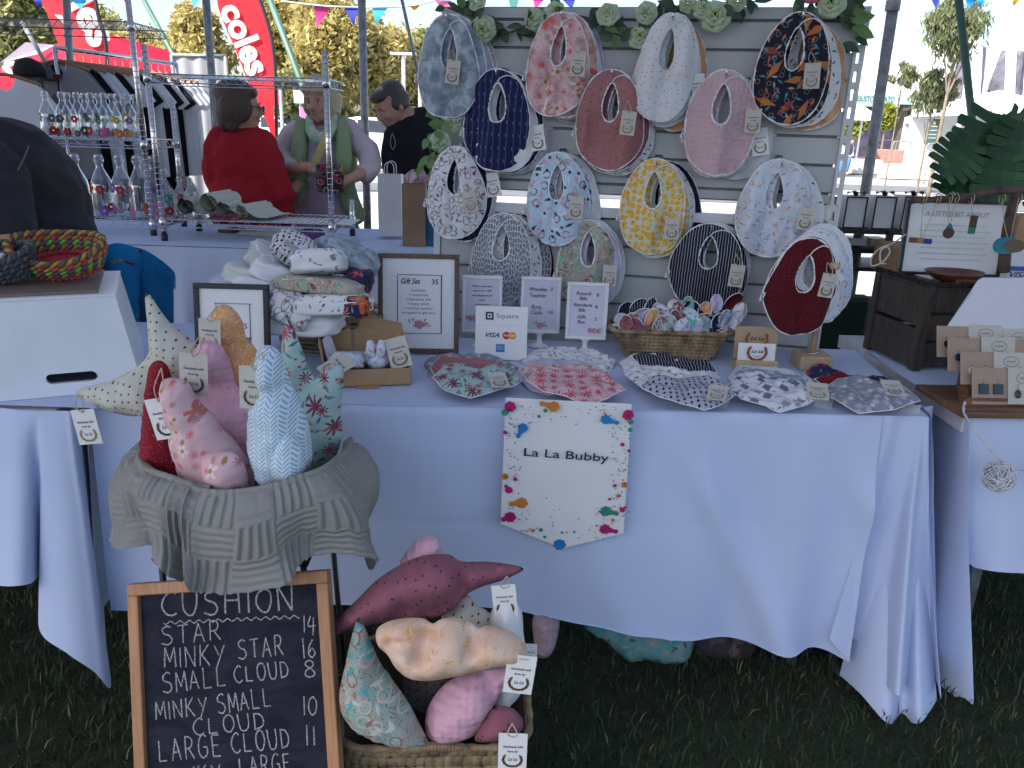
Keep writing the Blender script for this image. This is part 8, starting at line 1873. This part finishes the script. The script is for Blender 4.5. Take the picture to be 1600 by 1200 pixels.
# parked white cars and street furniture on the left
def car(label, cx, Y, rz, s=1.0, col=(.68, .69, .70)):
    t = thing('parked_car', label, 'car', (cx, Y, 0), rz, 'cars parked beyond the stalls'); L, W = 4.3*s, 1.75*s
    prof = [(-2.15, .35), (-2.15, .75), (-2.0, .95), (-1.55, 1.02), (-.85, 1.05), (-.25, 1.42), (.3, 1.50), (1.2, 1.48), (1.75, 1.15), (2.10, 1.02), (2.15, .6), (2.1, .32)]
    g = MB(); n = len(prof)
    rows = []
    for y, k, ins in ((-W/2, 1, 0), (-W/2+.08, 1.0, 0), (W/2-.08, 1.0, 0), (W/2, 1, 0)):
        rows.append([V((x*(1 if abs(y) < W/2 else .985), y*(1-.13*max(0, (z-1.0)/.5)) , z)) for x, z in prof])
    for r_ in rows: g.v += [tuple(p) for p in r_]; g.uv += [(p.x, p.z) for p in r_]
    for j in range(3):
        for i in range(n): g.f.append((j*n+i, j*n+(i+1) % n, (j+1)*n+(i+1) % n, (j+1)*n+i)); g.mi.append(0)
    g.f += [tuple(range(n-1, -1, -1)), tuple(range(3*n, 4*n))]; g.mi += [0, 0]
    part('body', g, mat('white_car_paint', col, .2, var=.02, coat=.5), t, bevel=.03)
    GL = mat('car_glass', (.02, .028, .035), .08)
    for sg in (-1, 1):
        for q in ([(-.78, 1.07), (-.28, 1.36), (.22, 1.42), (.22, 1.07)], [(.30, 1.07), (.30, 1.42), (1.1, 1.40), (1.5, 1.12), (1.3, 1.06)]):
            g = MB(); g.add([(x, sg*(W/2+.006)*(1-.13*max(0, (z-1.0)/.5))+sg*.006, z) for x, z in q], [tuple(range(len(q)))]); part('side_window', g, GL, t)
    for x0_, z0_, x1_, z1_ in ((-.84, 1.06, -.27, 1.41), (1.74, 1.17, 1.25, 1.46)): 
        g = MB(); o = -.012 if x0_ < 0 else .012; g.add([(x0_+o, -W*.42, z0_+.01), (x0_+o, W*.42, z0_+.01), (x1_+o, W*.38, z1_+.01), (x1_+o, -W*.38, z1_+.01)], [(0, 1, 2, 3)]); part('windscreen', g, GL, t)
    for x_ in (-1.35, 1.35):
        for sg in (-1, 1):
            w_ = MB(); M = Matrix.Rotation(pi/2, 3, 'X'); w_.lathe([(.22, -.10), (.32, -.09), (.32, .09), (.22, .10)], 20, M, (x_, sg*(W/2-.06), .32)); o = part('wheel', w_, mat('tyre_rubber', (.02, .02, .022), .85), t, smooth=False)
            r_ = MB(); r_.lathe([(.20, -.115), (.21, -.11), (.21, .11), (.20, .115)], 14, M, (x_, sg*(W/2-.06), .32)); part('rim', r_, mat('alloy', (.42, .43, .45), .35, .8), o)
            for k in range(5): a = k*1.257; s2 = MB(); s2.box((x_+.1*cos(a), sg*(W/2+.06), .32+.1*sin(a)), (.17, .01, .035), Matrix.Rotation(-a, 3, 'Y')); part('spoke', s2, BLACKM, o)
    for sg in (-1, 1): g = MB(); g.box((-2.1, sg*.6, .78), (.1, .28, .12)); part('headlight', g, mat('lamp_glass', (.6, .62, .65), .1), t); g = MB(); g.box((2.12, sg*.65, .9), (.06, .2, .16)); part('tail_light', g, mat('red_lamp', (.4, .02, .02), .3), t)
    return t
cY1 = 26.0
car('white hatchback parked behind the grey haired man', P(553, 230, cY1).x, cY1, 0); car('white car behind the middle flag, left of the blonde woman', P(430, 220, 30).x, 30, pi); car('white wagon parked further back behind the woman in red', P(350, 220, 34).x, 34, .1); car('white car glimpsed behind the slatwall edge and the man', P(670, 225, 31).x, 31, .0)
g = MB(); a = P(632, 225, 30); g.tube([V((a.x, 30, 0)), V((a.x, 30, P(632, 85, 30).z))], .07, 8); g.box((a.x-.0, 30, P(632, 84, 30).z), (.9, .3, .08)); solo('street_lamp', g, mat('pale_grey_post', (.50, .52, .54), .5), 'pale street lamp on a post right of the tent pole', 'street lamp')
g = MB(); a = P(657, 225, 34); g.tube([V((a.x, 34, 0)), V((a.x, 34, P(657, 130, 34).z))], .08, 8); solo('lamp_post', g, MATS['pale_grey_post'], 'short white post next to the street lamp', 'post')
g = MB(); a = P(500, 200, 36); g.tube([V((a.x, 36, 0)), V((a.x, 36, P(500, 98, 36).z))], .07, 8); g.box((a.x, 36, P(500, 98, 36).z), (.3, .2, .5)); solo('street_lamp', g, MATS['pale_grey_post'], 'slim white lamp post rising behind the blonde woman', 'street lamp')
for px, py, w_, h_, m, lb in ((468, 151, 17, 19, PAPER, 'small square white road sign left of the blonde woman'), (476, 176, 13, 16, mat('pink_board', (.55, .12, .30), .6), 'small pink poster board below the white road sign')):
    a = P(px, py, 16); s_ = 1/ppm(a); t = thing('road_sign', lb, 'sign', (a.x, 16+.02*px-9, 0) if False else (a.x, 16, 0)); g = MB(); g.box((0, 0, a.z), (w_*s_, .03, h_*s_)); part('plate', g, m, t); g = MB(); g.tube([(0, .04, 0), (0, .04, a.z+h_*s_/2)], .03, 6); part('post', g, STEEL, t)
# ============================================================ right stall: shelf, crate, jewellery, plant
# black wire shelf with white gift boxes
Yg = 3.1
bs = thing('black_shelf', 'black metal shelf frame behind the slatwall edge holding the white gift boxes', 'shelf', (P(1360, 400, Yg).x, Yg, 0))
zA, zB, zC = P(1360, 362, Yg).z, P(1360, 392, Yg).z, P(1360, 420, Yg).z
xL, xR = P(1200, 370, Yg).x, P(1480, 370, Yg).x
for z in (zA, zB, zC): g = MB(); g.box(((xL+xR)/2, Yg+.12, z), (xR-xL, .28, .016)); part('shelf_plate', g, BLACKM, bs, world=True)
for px in (1310, 1386, 1470):
    p = P(px, 370, Yg); g = MB(); g.beam(V((p.x, Yg-.02, 0)), V((p.x, Yg-.02, zA+.01)), .022, .022, V((0, 1, 0))); part('upright', g, BLACKM, bs, world=True)
for i, (px0, px1) in enumerate(((1290, 1302), (1317, 1350), (1362, 1395), (1407, 1440))):
    a, b = P(px0, 360, Yg), P(px1, 360, Yg); h = P((px0+px1)/2, 311, Yg).z-zA; w_ = b.x-a.x
    t = thing('gift_box', '%s white gift box with black edge and bow on the black shelf' % ['slim leftmost', 'left', 'middle', 'right'][i], 'gift box', ((a.x+b.x)/2, Yg+.06, zA+.009), 0, 'white gift boxes with bows')
    g = MB(); g.box((0, 0, h/2), (w_, .10, h)); part('box_body', g, PAPER, t, bevel=.002)
    for c, d in (((0, -.052, .003), (w_, .004, .005)), ((0, -.052, h-.003), (w_, .004, .005)), ((-w_/2+.002, -.052, h/2), (.005, .004, h-.01)), ((w_/2-.002, -.052, h/2), (.005, .004, h-.01))): g = MB(); g.box(c, d); part('edge_trim', g, BLACKM, t)
    g = MB()
    for sg in (-1, 1): g.grid(lambda u, v: V((sg*w_*.42*u*(1), -.03+.012*(v-.5)*6*sin(pi*u), h+.006+.016*sin(pi*u)*(1 if v < .5 else .6))), 8, 4)
    g.ell((0, -.03, h+.008), (.010, .010, .008)); part('bow', g, mat('black_ribbon', (.012, .012, .015), .4), t, smooth=True)
g = MB(); 
for px0, px1 in ((1335, 1368), (1368, 1395)): pass
for px, wd in ((1345, 'left'), (1380, 'right')):
    a = P(px, 385, Yg); g = MB(); g.box((0, 0, .02), (.07, .1, .03)); solo('clear_box', g, mat('white_gloss_box', (.6, .62, .64), .2), 'small glossy white box on the second tier of the black shelf, %s' % wd, 'box', loc=V((a.x, Yg+.08, zB+.009)), bevel=.003)
g = MB(); a = P(1402, 405, Yg-.1); g.box((0, 0, .05), (.12, .2, .11)); kb_ = solo('kraft_box', g, KB, 'plain brown cardboard box left of the black picture frame', 'box', loc=V((a.x, Yg-.12, zC+.010)), bevel=.003)
# dark cloth heap behind the red bibs
g = MB(); a, b = P(1270, 560, 2.62), P(1352, 560, 2.62); g.box(((a.x+b.x)/2, 2.66, .42), (b.x-a.x, .06, .84)); solo('dark_green_tub', g, mat('dark_green_plastic', (.006, .022, .014), .5), 'dark green tub standing behind the stand of red bibs', 'tub', bevel=.02)
# wooden crate
A = PZ(1425, 580, TZ+.006); B = PZ(1347, 543, TZ+.006); hC = P(1430, 447, A.y).z-A.z
dS = (A-B); dS.z = 0; Ls = dS.length; dS.normalize(); dF = V((dS.y*-1, dS.x, 0)); 
if dF.x < 0: dF = -dF
ang = atan2(dF.y, dF.x)
ct = thing('wooden_crate', 'dark weathered wooden crate turned on its side as a jewellery plinth', 'crate', A, ang)
LF = .46
def cbx_(name, c, d, m=DWOOD, bev=.0025): g = MB(); g.box(c, d); return part(name, g, m, ct, bevel=bev)
for y in (.012, Ls-.012): cbx_('corner_post', (.012, y, hC/2), (.024, .024, hC))
cbx_('corner_post', (LF-.012, .012, hC/2), (.024, .024, hC)); cbx_('corner_post', (LF-.012, Ls-.012, hC/2), (.024, .024, hC))
for k in range(2): hh = (hC-.012)/2; cbx_('plank', (.010, Ls/2, .004+hh*(k+.5)+.004*k), (.012, Ls-.05, hh-.006))
for k in range(3): hh = (hC-.012)/3; cbx_('plank', (LF/2, .016, .004+hh*(k+.5)+.003*k), (LF-.05, .012, hh-.005))
for k in range(3): hh = (hC-.012)/3; cbx_('plank', (LF/2, Ls-.016, .004+hh*(k+.5)+.003*k), (LF-.05, .012, hh-.005))
for k in range(4): cbx_('plank', (LF/2, .03+(Ls-.06)*(k+.5)/4, hC-.004), (LF, (Ls-.04)/4-.003, .010))
g = MB(); rn = random.Random(4)
for k in range(90): f = k/89; g.box((.004+rn.uniform(-.004, .004), Ls*f, hC+.004+rn.uniform(-.003, .005)), (.010, .008, .008), Matrix.Rotation(rn.uniform(0, 2), 3, 'Z')); g.box((LF*f, .002+rn.uniform(-.004, .004), hC+.003+rn.uniform(-.003, .004)), (.010, .008, .007), Matrix.Rotation(rn.uniform(0, 2), 3, 'Z'))
part('splintered_edge', g, mat('dark_splinter', (.02, .015, .012), .9), ct, kind='stuff')
zc = A.z+hC+.002
g = MB(); g.box((LF*.55, Ls*.62, hC+.003), (LF*.8, Ls*.5, .002)); part('paper_liner', g, PAPER, ct)
# black framed print on the crate
fb_ = P(1486, 418, A.y+.16); 
s_ = 1/ppm(fb_); Wf, Hf = 155*s_, 116*s_
pf = framed('picture_frame', 'thin black framed print leaning on the crate behind the branch', 'picture frame', V((fb_.x, A.y+.17, zc)), Wf, Hf, .009, BLACKM, -.05, .10)
lines(pf, [('A LITTLE BIT ABOUT', 0, Hf*.78, Hf*.07, Wf*.62, False, .0003)]+[('handmade from reclaimed wood and resin', 0, Hf*(.66-.075*k), Hf*.022, Wf*(.7 if k % 2 else .62)) for k in range(7)], mat('pale_grey_ink', (.40, .40, .40), .7))
# branch with pendants
br = thing('driftwood_branch', 'dark driftwood branch stand holding necklaces over the framed print', 'jewellery stand', V((P(1580, 400, A.y+.05).x, A.y+.05, zc)))
l_ = V(br.location)
Yb_ = A.y+.06
g = MB(); pts = catmull([P(1422, 314, Yb_), P(1450, 312, Yb_), P(1500, 310, Yb_), P(1540, 301, Yb_), P(1570, 296, Yb_), P(1610, 300, Yb_)], 6); n = len(pts); g.tube(pts, [.0075+.0065*k/n+.0012*sin(k*1.7) for k in range(n)], 10); part('branch', g, mat('driftwood', (.09, .06, .05), .85, var=.4, vs=30, bump=.7), br, world=True, smooth=True)
g = MB(); pts = catmull([P(1590, 296, Yb_), P(1578, 340, Yb_), P(1572, 380, Yb_), P(1568, 425, Yb_)], 6); g.tube(pts, [.012+.004*k/18 for k in range(len(pts))], 10); part('branch_upright', g, MATS['driftwood'], br, world=True, smooth=True)
g = MB(); g.box((P(1560, 426, Yb_).x-l_.x, 0, .008), (.26, .06, .016)); part('base', g, BWOOD, br, bevel=.003)
def pendant(label, px, py, wraps, build, Yp_=None):
    Y = Yp_ or (A.y+.045); c = P(px, py, Y); t = thing('pendant_necklace', label, 'necklace', c, 0, 'necklaces on the driftwood branch')
    g = MB()
    for wx in wraps: 
        q = P(wx, 309, Y)-c; g.tube(catmull([(0, 0, .004), (q.x*.6, 0, q.z*.5), tuple(q)], 5), .0011, 4)
        k = P(wx, 310, Yb_)-c; g.tube([tuple(k+V((.0, .014*cos(a), .014*sin(a)))) for a in [i*pi/5 for i in range(11)]], .0013, 4)
    part('cord', g, TWINE, t, smooth=True); build(t); return t
def bars(cols, w, h, rz=0):
    def f(t):
        n = len(cols); 
        for i, (m, f0, f1) in enumerate(cols):
            g = MB(); M = Matrix.Rotation(rz, 3, 'Y'); g.box(M @ V((w*((f0+f1)/2-.5), 0, 0)) if w > h else V((0, 0, h*((f0+f1)/2-.5)*-1)), (w*(f1-f0) if w > h else w, .006, h if w > h else h*(f1-f0)), M); part('block', g, m, t, bevel=.001)
    return f
WD1 = mat('red_brown_wood', (.17, .055, .03), .5); WD2 = mat('tan_wood_chip', (.34, .18, .08), .5); WD3 = mat('dark_wood_chip', (.065, .030, .022), .5); RB = mat('navy_resin', (.03, .05, .30), .2); RT = mat('teal_resin', (.02, .20, .26), .2); RG = mat('green_resin', (.02, .18, .12), .2)
pendant('wide bar pendant of red wood with a navy resin end', 1438, 376, (1444, 1466), bars([(WD1, 0, .35), (WD2, .35, .62), (RB, .62, 1)], .060, .014, .05))
def drop(m1, m2, s):
    def f(t):
        g = MB(); o = [(0, s*1.25)]+[(s*.72*cos(a), s*.72*sin(a)) for a in [radians(50-k*14) for k in range(21)]]; g.prism(o, Matrix.Identity(3), .006); part('wood_drop', g, m1, t, bevel=.001)
        g = MB(); g.prism([(0, s*1.28), (s*.36, s*.72), (0, s*.60), (-s*.36, s*.72)], Matrix.Translation((0, -.001, 0)).to_3x3(), .008); part('resin_tip', g, m2, t)
    return f
pendant('teardrop pendant of dark wood with a teal resin tip', 1482, 364, (1484, 1494), drop(WD3, RT, .020)); pendant('upright bar pendant of dark wood with a green resin foot', 1520, 351, (1518,), bars([(WD3, 0, .66), (RG, .66, 1)], .018, .048))
def lens_(t):
    g = MB(); o = [(.042*cos(a)*(1), .021*sin(a)*(1-.35*cos(a))) for a in [2*pi*k/24 for k in range(24)]]; g.prism(o, Matrix.Identity(3), .006); part('resin_leaf', g, RT, t); g = MB(); o = [(.012+.028*cos(a), .017*sin(a)) for a in [2*pi*k/24 for k in range(24)]]; g.prism(o, Matrix.Identity(3), .009); part('wood_leaf', g, mat('olive_wood', (.13, .09, .05), .5), t)
pendant('large teal resin and wood leaf pendant at the right', 1577, 384, (1566, 1592), lens_, A.y+.03)
# wooden bowl
c = P(1491, 433, A.y+.06); t = thing('wooden_bowl', 'shallow dark red wooden bowl on the crate in front of the framed print', 'bowl', V((c.x, A.y+.065, zc)))
g = MB(); rb = 45/ppm(c); g.lathe([(rb*.35, 0), (rb*.62, .008), (rb*.92, .022), (rb, .032), (rb*.96, .032), (rb*.6, .014), (.001, .009)], 36, sc=(1, .7)); part('bowl_body', g, mat('polished_red_wood', (.11, .035, .022), .3, var=.3, vs=12), t, smooth=True)
# payment sign at the edge
c = P(1610, 410, A.y+.12); s_ = 1/ppm(c); t = thing('payment_sign', 'white and blue card payment sign cut by the right picture edge', 'sign', V((c.x+.01, A.y+.13, zc)))
g = MB(); g.box((0, 0, 30*s_), (70*s_, .006, 58*s_)); part('panel', g, PAPER, t); g = MB(); g.box((0, -.004, 19*s_), (66*s_, .003, 7*s_)); g.box((0, -.004, 52*s_), (66*s_, .003, 5*s_)); part('blue_band', g, mat('card_blue', (.03, .12, .42), .5), t)
g = MB(); put_text(g, 'VISA', -17*s_, 5*s_, 9*s_, -.0045, 28*s_, True, .0006); part('lettering', g, MATS['card_blue_ink'], t)
# twine coil and cable over the crate corner
g = MB(); Yk = A.y+.17
g.tube(catmull([P(1415, 366, Yk), P(1395, 380, Yk-.05), P(1375, 388, Yk-.08), P(1362, 402, Yk-.1), P(1362, 415, Yk-.1), P(1378, 410, Yk-.1), P(1390, 395, Yk-.1), P(1386, 386, Yk-.1), P(1376, 392, Yk-.1), P(1376, 410, Yk-.1), P(1384, 412, Yk-.1)], 8), .0022, 5); solo('loose_cable', g, mat('white_cotton_cord', (.55, .55, .52), .8), 'white cord looped over the near corner of the wooden crate', 'cable', smooth=True)
# mirror leaning on the crate
m0, m1 = P(1466, 530, 1.93), P(1760, 526, 1.93); Ym = 2.03
q = [P(1466, 529, 1.90), P(1660, 526, 1.90), P(1680, 436, 2.02), P(1534, 436, 2.02), P(1526, 440, 2.015)]
mrm = bpy.data.materials.new('mirror_glass'); mrm.use_nodes = True; bs_ = mrm.node_tree.nodes['Principled BSDF']; bs_.inputs['Metallic'].default_value = 1; bs_.inputs['Roughness'].default_value = .01; bs_.inputs['Base Color'].default_value = (.95, .95, .95, 1)
mr = thing('mirror', 'frameless angled mirror leaning behind the earring cards reflecting the bright sky', 'mirror', (q[0]+q[1])/2)
quadpart('glass', [p-V(mr.location) for p in q], mrm, mr, .006)
qn = (q[1]-q[0]).cross(q[3]-q[0]).normalized(); print('MIRROR', qn)
# stepped earring display
DB = wood('display_wood', (.10, .045, .022), (.24, .115, .06), 6, (1, 12, 12), rough=.5)
a0 = PZ(1505, 652, TZ+.006); e = PZ(1466, 590, TZ+.006)
dd = thing('earring_display', 'stepped dark wooden display block slotted with earring cards', 'display stand', a0, .04)
dp = .27
for k in range(6):
    y = .012+k*.030; z = .016+k*.017; g = MB(); g.box((.32+.016*k, y+.015, z/2), (.62, .0295, z)); part('step', g, DB, dd, bevel=.002)
g = MB(); g.box((.33, .095, .008), (.68, .21, .014)); part('base', g, DB, dd, bevel=.003)
KR = mat('kraft_earring_card', (.36, .27, .20), .8, var=.05); WC_ = mat('pale_earring_card', (.50, .48, .42), .7, var=.03)
STUDS = dict(navy=mat('navy_stone', (.01, .02, .08), .15), black=mat('black_stone', (.01, .01, .012), .25), green=mat('dark_green_stone', (.01, .035, .03), .2), pale=mat('pale_stone', (.45, .45, .42), .3))
cards = [(1465, 522, 47, 36, 'k', 'black', 'kraft card with two dark studs in the back row at the left'), (1516, 520, 48, 36, 'w', 'pale', 'cream card with oval mark in the back row'), (1568, 526, 48, 36, 'w', 'pale', 'cream card with oval mark at the right of the back row'), (1482, 542, 50, 38, 'k', 'navy', 'kraft card with navy studs in the second row'), (1535, 540, 52, 38, 'w', 'black', 'cream card with oval mark in the second row'), (1588, 544, 40, 38, 'k', 'black', 'kraft card at the right end of the second row'),
 (1502, 563, 50, 38, 'k', 'pale', 'kraft card with pale hoops in the third row'), (1554, 564, 52, 38, 'w', 'black', 'cream card with oval mark in the third row'), (1520, 590, 54, 42, 'k', 'green', 'kraft card with dark square drops in the front row'), (1576, 590, 46, 42, 'w', 'green', 'cream card with oval mark in the front row')]
for px, py, w_, h_, kd, st_c, wd in cards:
    row = {522: 4, 520: 4, 526: 4, 542: 3, 540: 3, 544: 3, 563: 2, 564: 2, 590: 1}[py]; Y = a0.y+.014+row*.030; c = P(px+w_/2, py+h_, Y); s_ = 1/ppm(c); w2, h2 = w_*s_*1.08, h_*s_*1.35
    t = thing('earring_card', wd, 'earring card', c, .04, 'earring cards in the wooden display', rx=-.35)
    g = MB(); g.box((0, 0, h2/2), (w2, .0015, h2)); part('card', g, KR if kd == 'k' else WC_, t)
    if kd == 'w':
        g = MB(); n = 24; rr = [(w2*.22*cos(2*pi*k/n), -.0015, h2*.72+h2*.15*sin(2*pi*k/n)) for k in range(n+1)]; g.tube(rr, .0005, 4); put_text(g, 'KERRI', 0, h2*.69, h2*.06, -.0015, w2*.24); part('oval_print', g, GINK, t)
    for sg in (-1, 1):
        g = MB(); x = sg*w2*.2; zz = h2*(.28 if kd == 'w' else .42)
        if st_c in ('green',) and kd == 'k': g.box((x, -.004, zz), (w2*.25, .004, h2*.28))
        else: g.ell((x, -.004, zz), (w2*.11, .003, h2*.12), nu=10, nv=6)
        o = part('earring', g, STUDS[st_c], t, smooth=False)
        g = MB(); g.tube([(x, -.002, zz+h2*.1), (x-.001, -.006, zz+h2*.2), (x+.002, -.006, zz+h2*.28), (x, -.001, zz+h2*.24)], .0007, 4); part('hook', g, CHROME, o)
# monstera plant in a pot behind the crate
mp = thing('monstera_plant', 'big dark green split-leaf monstera behind the framed print', 'plant', (P(1560, 330, 2.75).x, 2.75, 0))
l_ = V(mp.location); MON = leafmat('monstera_leaf', (.016, .060, .020), (.050, .150, .045), 10, .2, .35)
def mleaf(bx, by, ex_, ey_, L, W_, Y, tiltf, seed):
    b = P(bx, by, Y); e_ = P(ex_, ey_, Y-.04); d = (e_-b).normalized(); side = d.cross(V((0, -1, tiltf))).normalized(); nz_ = side.cross(d); s_ = 1/ppm(b); L *= s_; W_ *= s_
    g = MB(); n = 6; rn = random.Random(seed)
    for sg in (-1, 1):
        for k in range(n):
            t0, t1 = k/n, (k+.88)/n; w0 = W_*(sin(pi*(.10+.86*((t0+t1)/2)))**.6); out = d*(L*.13*(1-2*(k/n-.35)))*-.6
            rt0, rt1 = b+d*L*(k/n), b+d*L*((k+1)/n)
            m0_, m1_ = b+d*L*(k/n)+side*sg*w0*.4, b+d*L*((k+1)/n)+side*sg*w0*.4
            o0, o1 = b+d*L*(t0+.01)+side*sg*w0*.97+out+nz_*(-.12*w0), b+d*L*(t1+.02)+side*sg*w0*rn.uniform(.93, 1.03)+out-nz_*.12*w0
            tip = (o0+o1)/2+side*sg*w0*.045+out*.15
            g.add([rt0, rt1, m1_+nz_*.06*W_, m0_+nz_*.06*W_, o1, tip, o0], [(0, 1, 2, 3) if sg > 0 else (3, 2, 1, 0), (3, 2, 4, 5, 6) if sg > 0 else (6, 5, 4, 2, 3)])
    o = part('leaf', g, MON, mp, world=True, smooth=False)
    g = MB(); st0 = V((l_.x+rn.uniform(-.04, .04), 2.78, .75)); g.tube(catmull([st0, st0.lerp(b, .6)+V((0, .05, .05)), b], 5), .005, 6); part('leaf_stem', g, mat('monstera_stem', (.03, .08, .025), .6), mp, world=True, smooth=True)
for a in ((1560, 178, 1535, 272, 105, 62, 2.70, .5, 1), (1600, 190, 1590, 262, 90, 50, 2.66, .3, 2), (1520, 222, 1482, 262, 78, 42, 2.62, .6, 3), (1515, 250, 1478, 292, 72, 34, 2.68, .9, 4), (1570, 240, 1560, 302, 80, 50, 2.60, .8, 5), (1540, 262, 1500, 300, 68, 34, 2.64, .9, 6), (1590, 255, 1612, 300, 70, 38, 2.62, .6, 7), (1545, 215, 1508, 240, 60, 34, 2.74, .4, 8), (1580, 280, 1540, 320, 66, 34, 2.7, .9, 9), (1570, 180, 1600, 215, 70, 40, 2.8, .2, 10)): mleaf(*a)
g = MB(); g.lathe([(.10, .45), (.13, .75), (.135, .78), (.11, .76)], 24, c=(l_.x, 2.8, 0)); part('pot', g, mat('brown_pot', (.20, .12, .07), .8), mp, world=True, smooth=True)
g = MB(); g.box((l_.x, 2.8, .22), (.34, .34, .44)); part('plant_stand', g, BLACKM, mp, world=True)
for px, py in ((1593, 352),): g = MB(); g.box((0, 0, .07), (.14, .12, .14)); solo('kraft_carton', g, KB, 'brown carton partly hidden behind the branch upright', 'box', loc=P(1596, 400, A.y+.28)+V((0, 0, -.02)), bevel=.003)
# white wire light ball on a cord
bp_ = P(1561, 745, 1.60); lt_ = thing('light_ball', 'white glittery wire ball light hanging from a cord over the right cloth', 'string light', bp_)
g = MB(); rn = random.Random(8); R_ = 24/ppm(bp_)
for k in range(30):
    ax = V((rn.gauss(0, 1), rn.gauss(0, 1), rn.gauss(0, 1))).normalized(); e1 = ax.orthogonal().normalized(); e2 = ax.cross(e1); g.tube([tuple((e1*cos(a)+e2*sin(a))*R_*(1+.04*sin(a*5+k))) for a in [i*2*pi/28 for i in range(29)]], .0009, 4, cap=False)
part('wire_shell', g, mat('white_glitter_thread', (.70, .72, .75), .4, var=.1), lt_, smooth=True); g = MB(); g.ell((0, 0, 0), (R_*.93,)*3); part('inner_shell', g, mat('frosted_core', (.40, .43, .50), .6, trans=.5), lt_, smooth=True)
g = MB(); 
cpts = catmull([P(1507, 628, 1.70), P(1506, 645, 1.68), P(1520, 668, 1.64), P(1548, 704, 1.61), P(1570, 722, 1.60), P(1600, 735, 1.60), P(1650, 730, 1.62)], 8); g.tube(cpts, .0022, 5); g.tube([p+np.array([.002*sin(i*1.3), -.002, .003*cos(i*1.3)]) for i, p in enumerate(cpts)], .0012, 4); g.tube([P(1562, 716, 1.60), bp_+V((0, 0, R_))], .0015, 5)
part('cord', g, mat('clear_white_cord', (.55, .56, .60), .4), lt_, world=True, smooth=True)
# large shirt wall etc outside the frame are left out
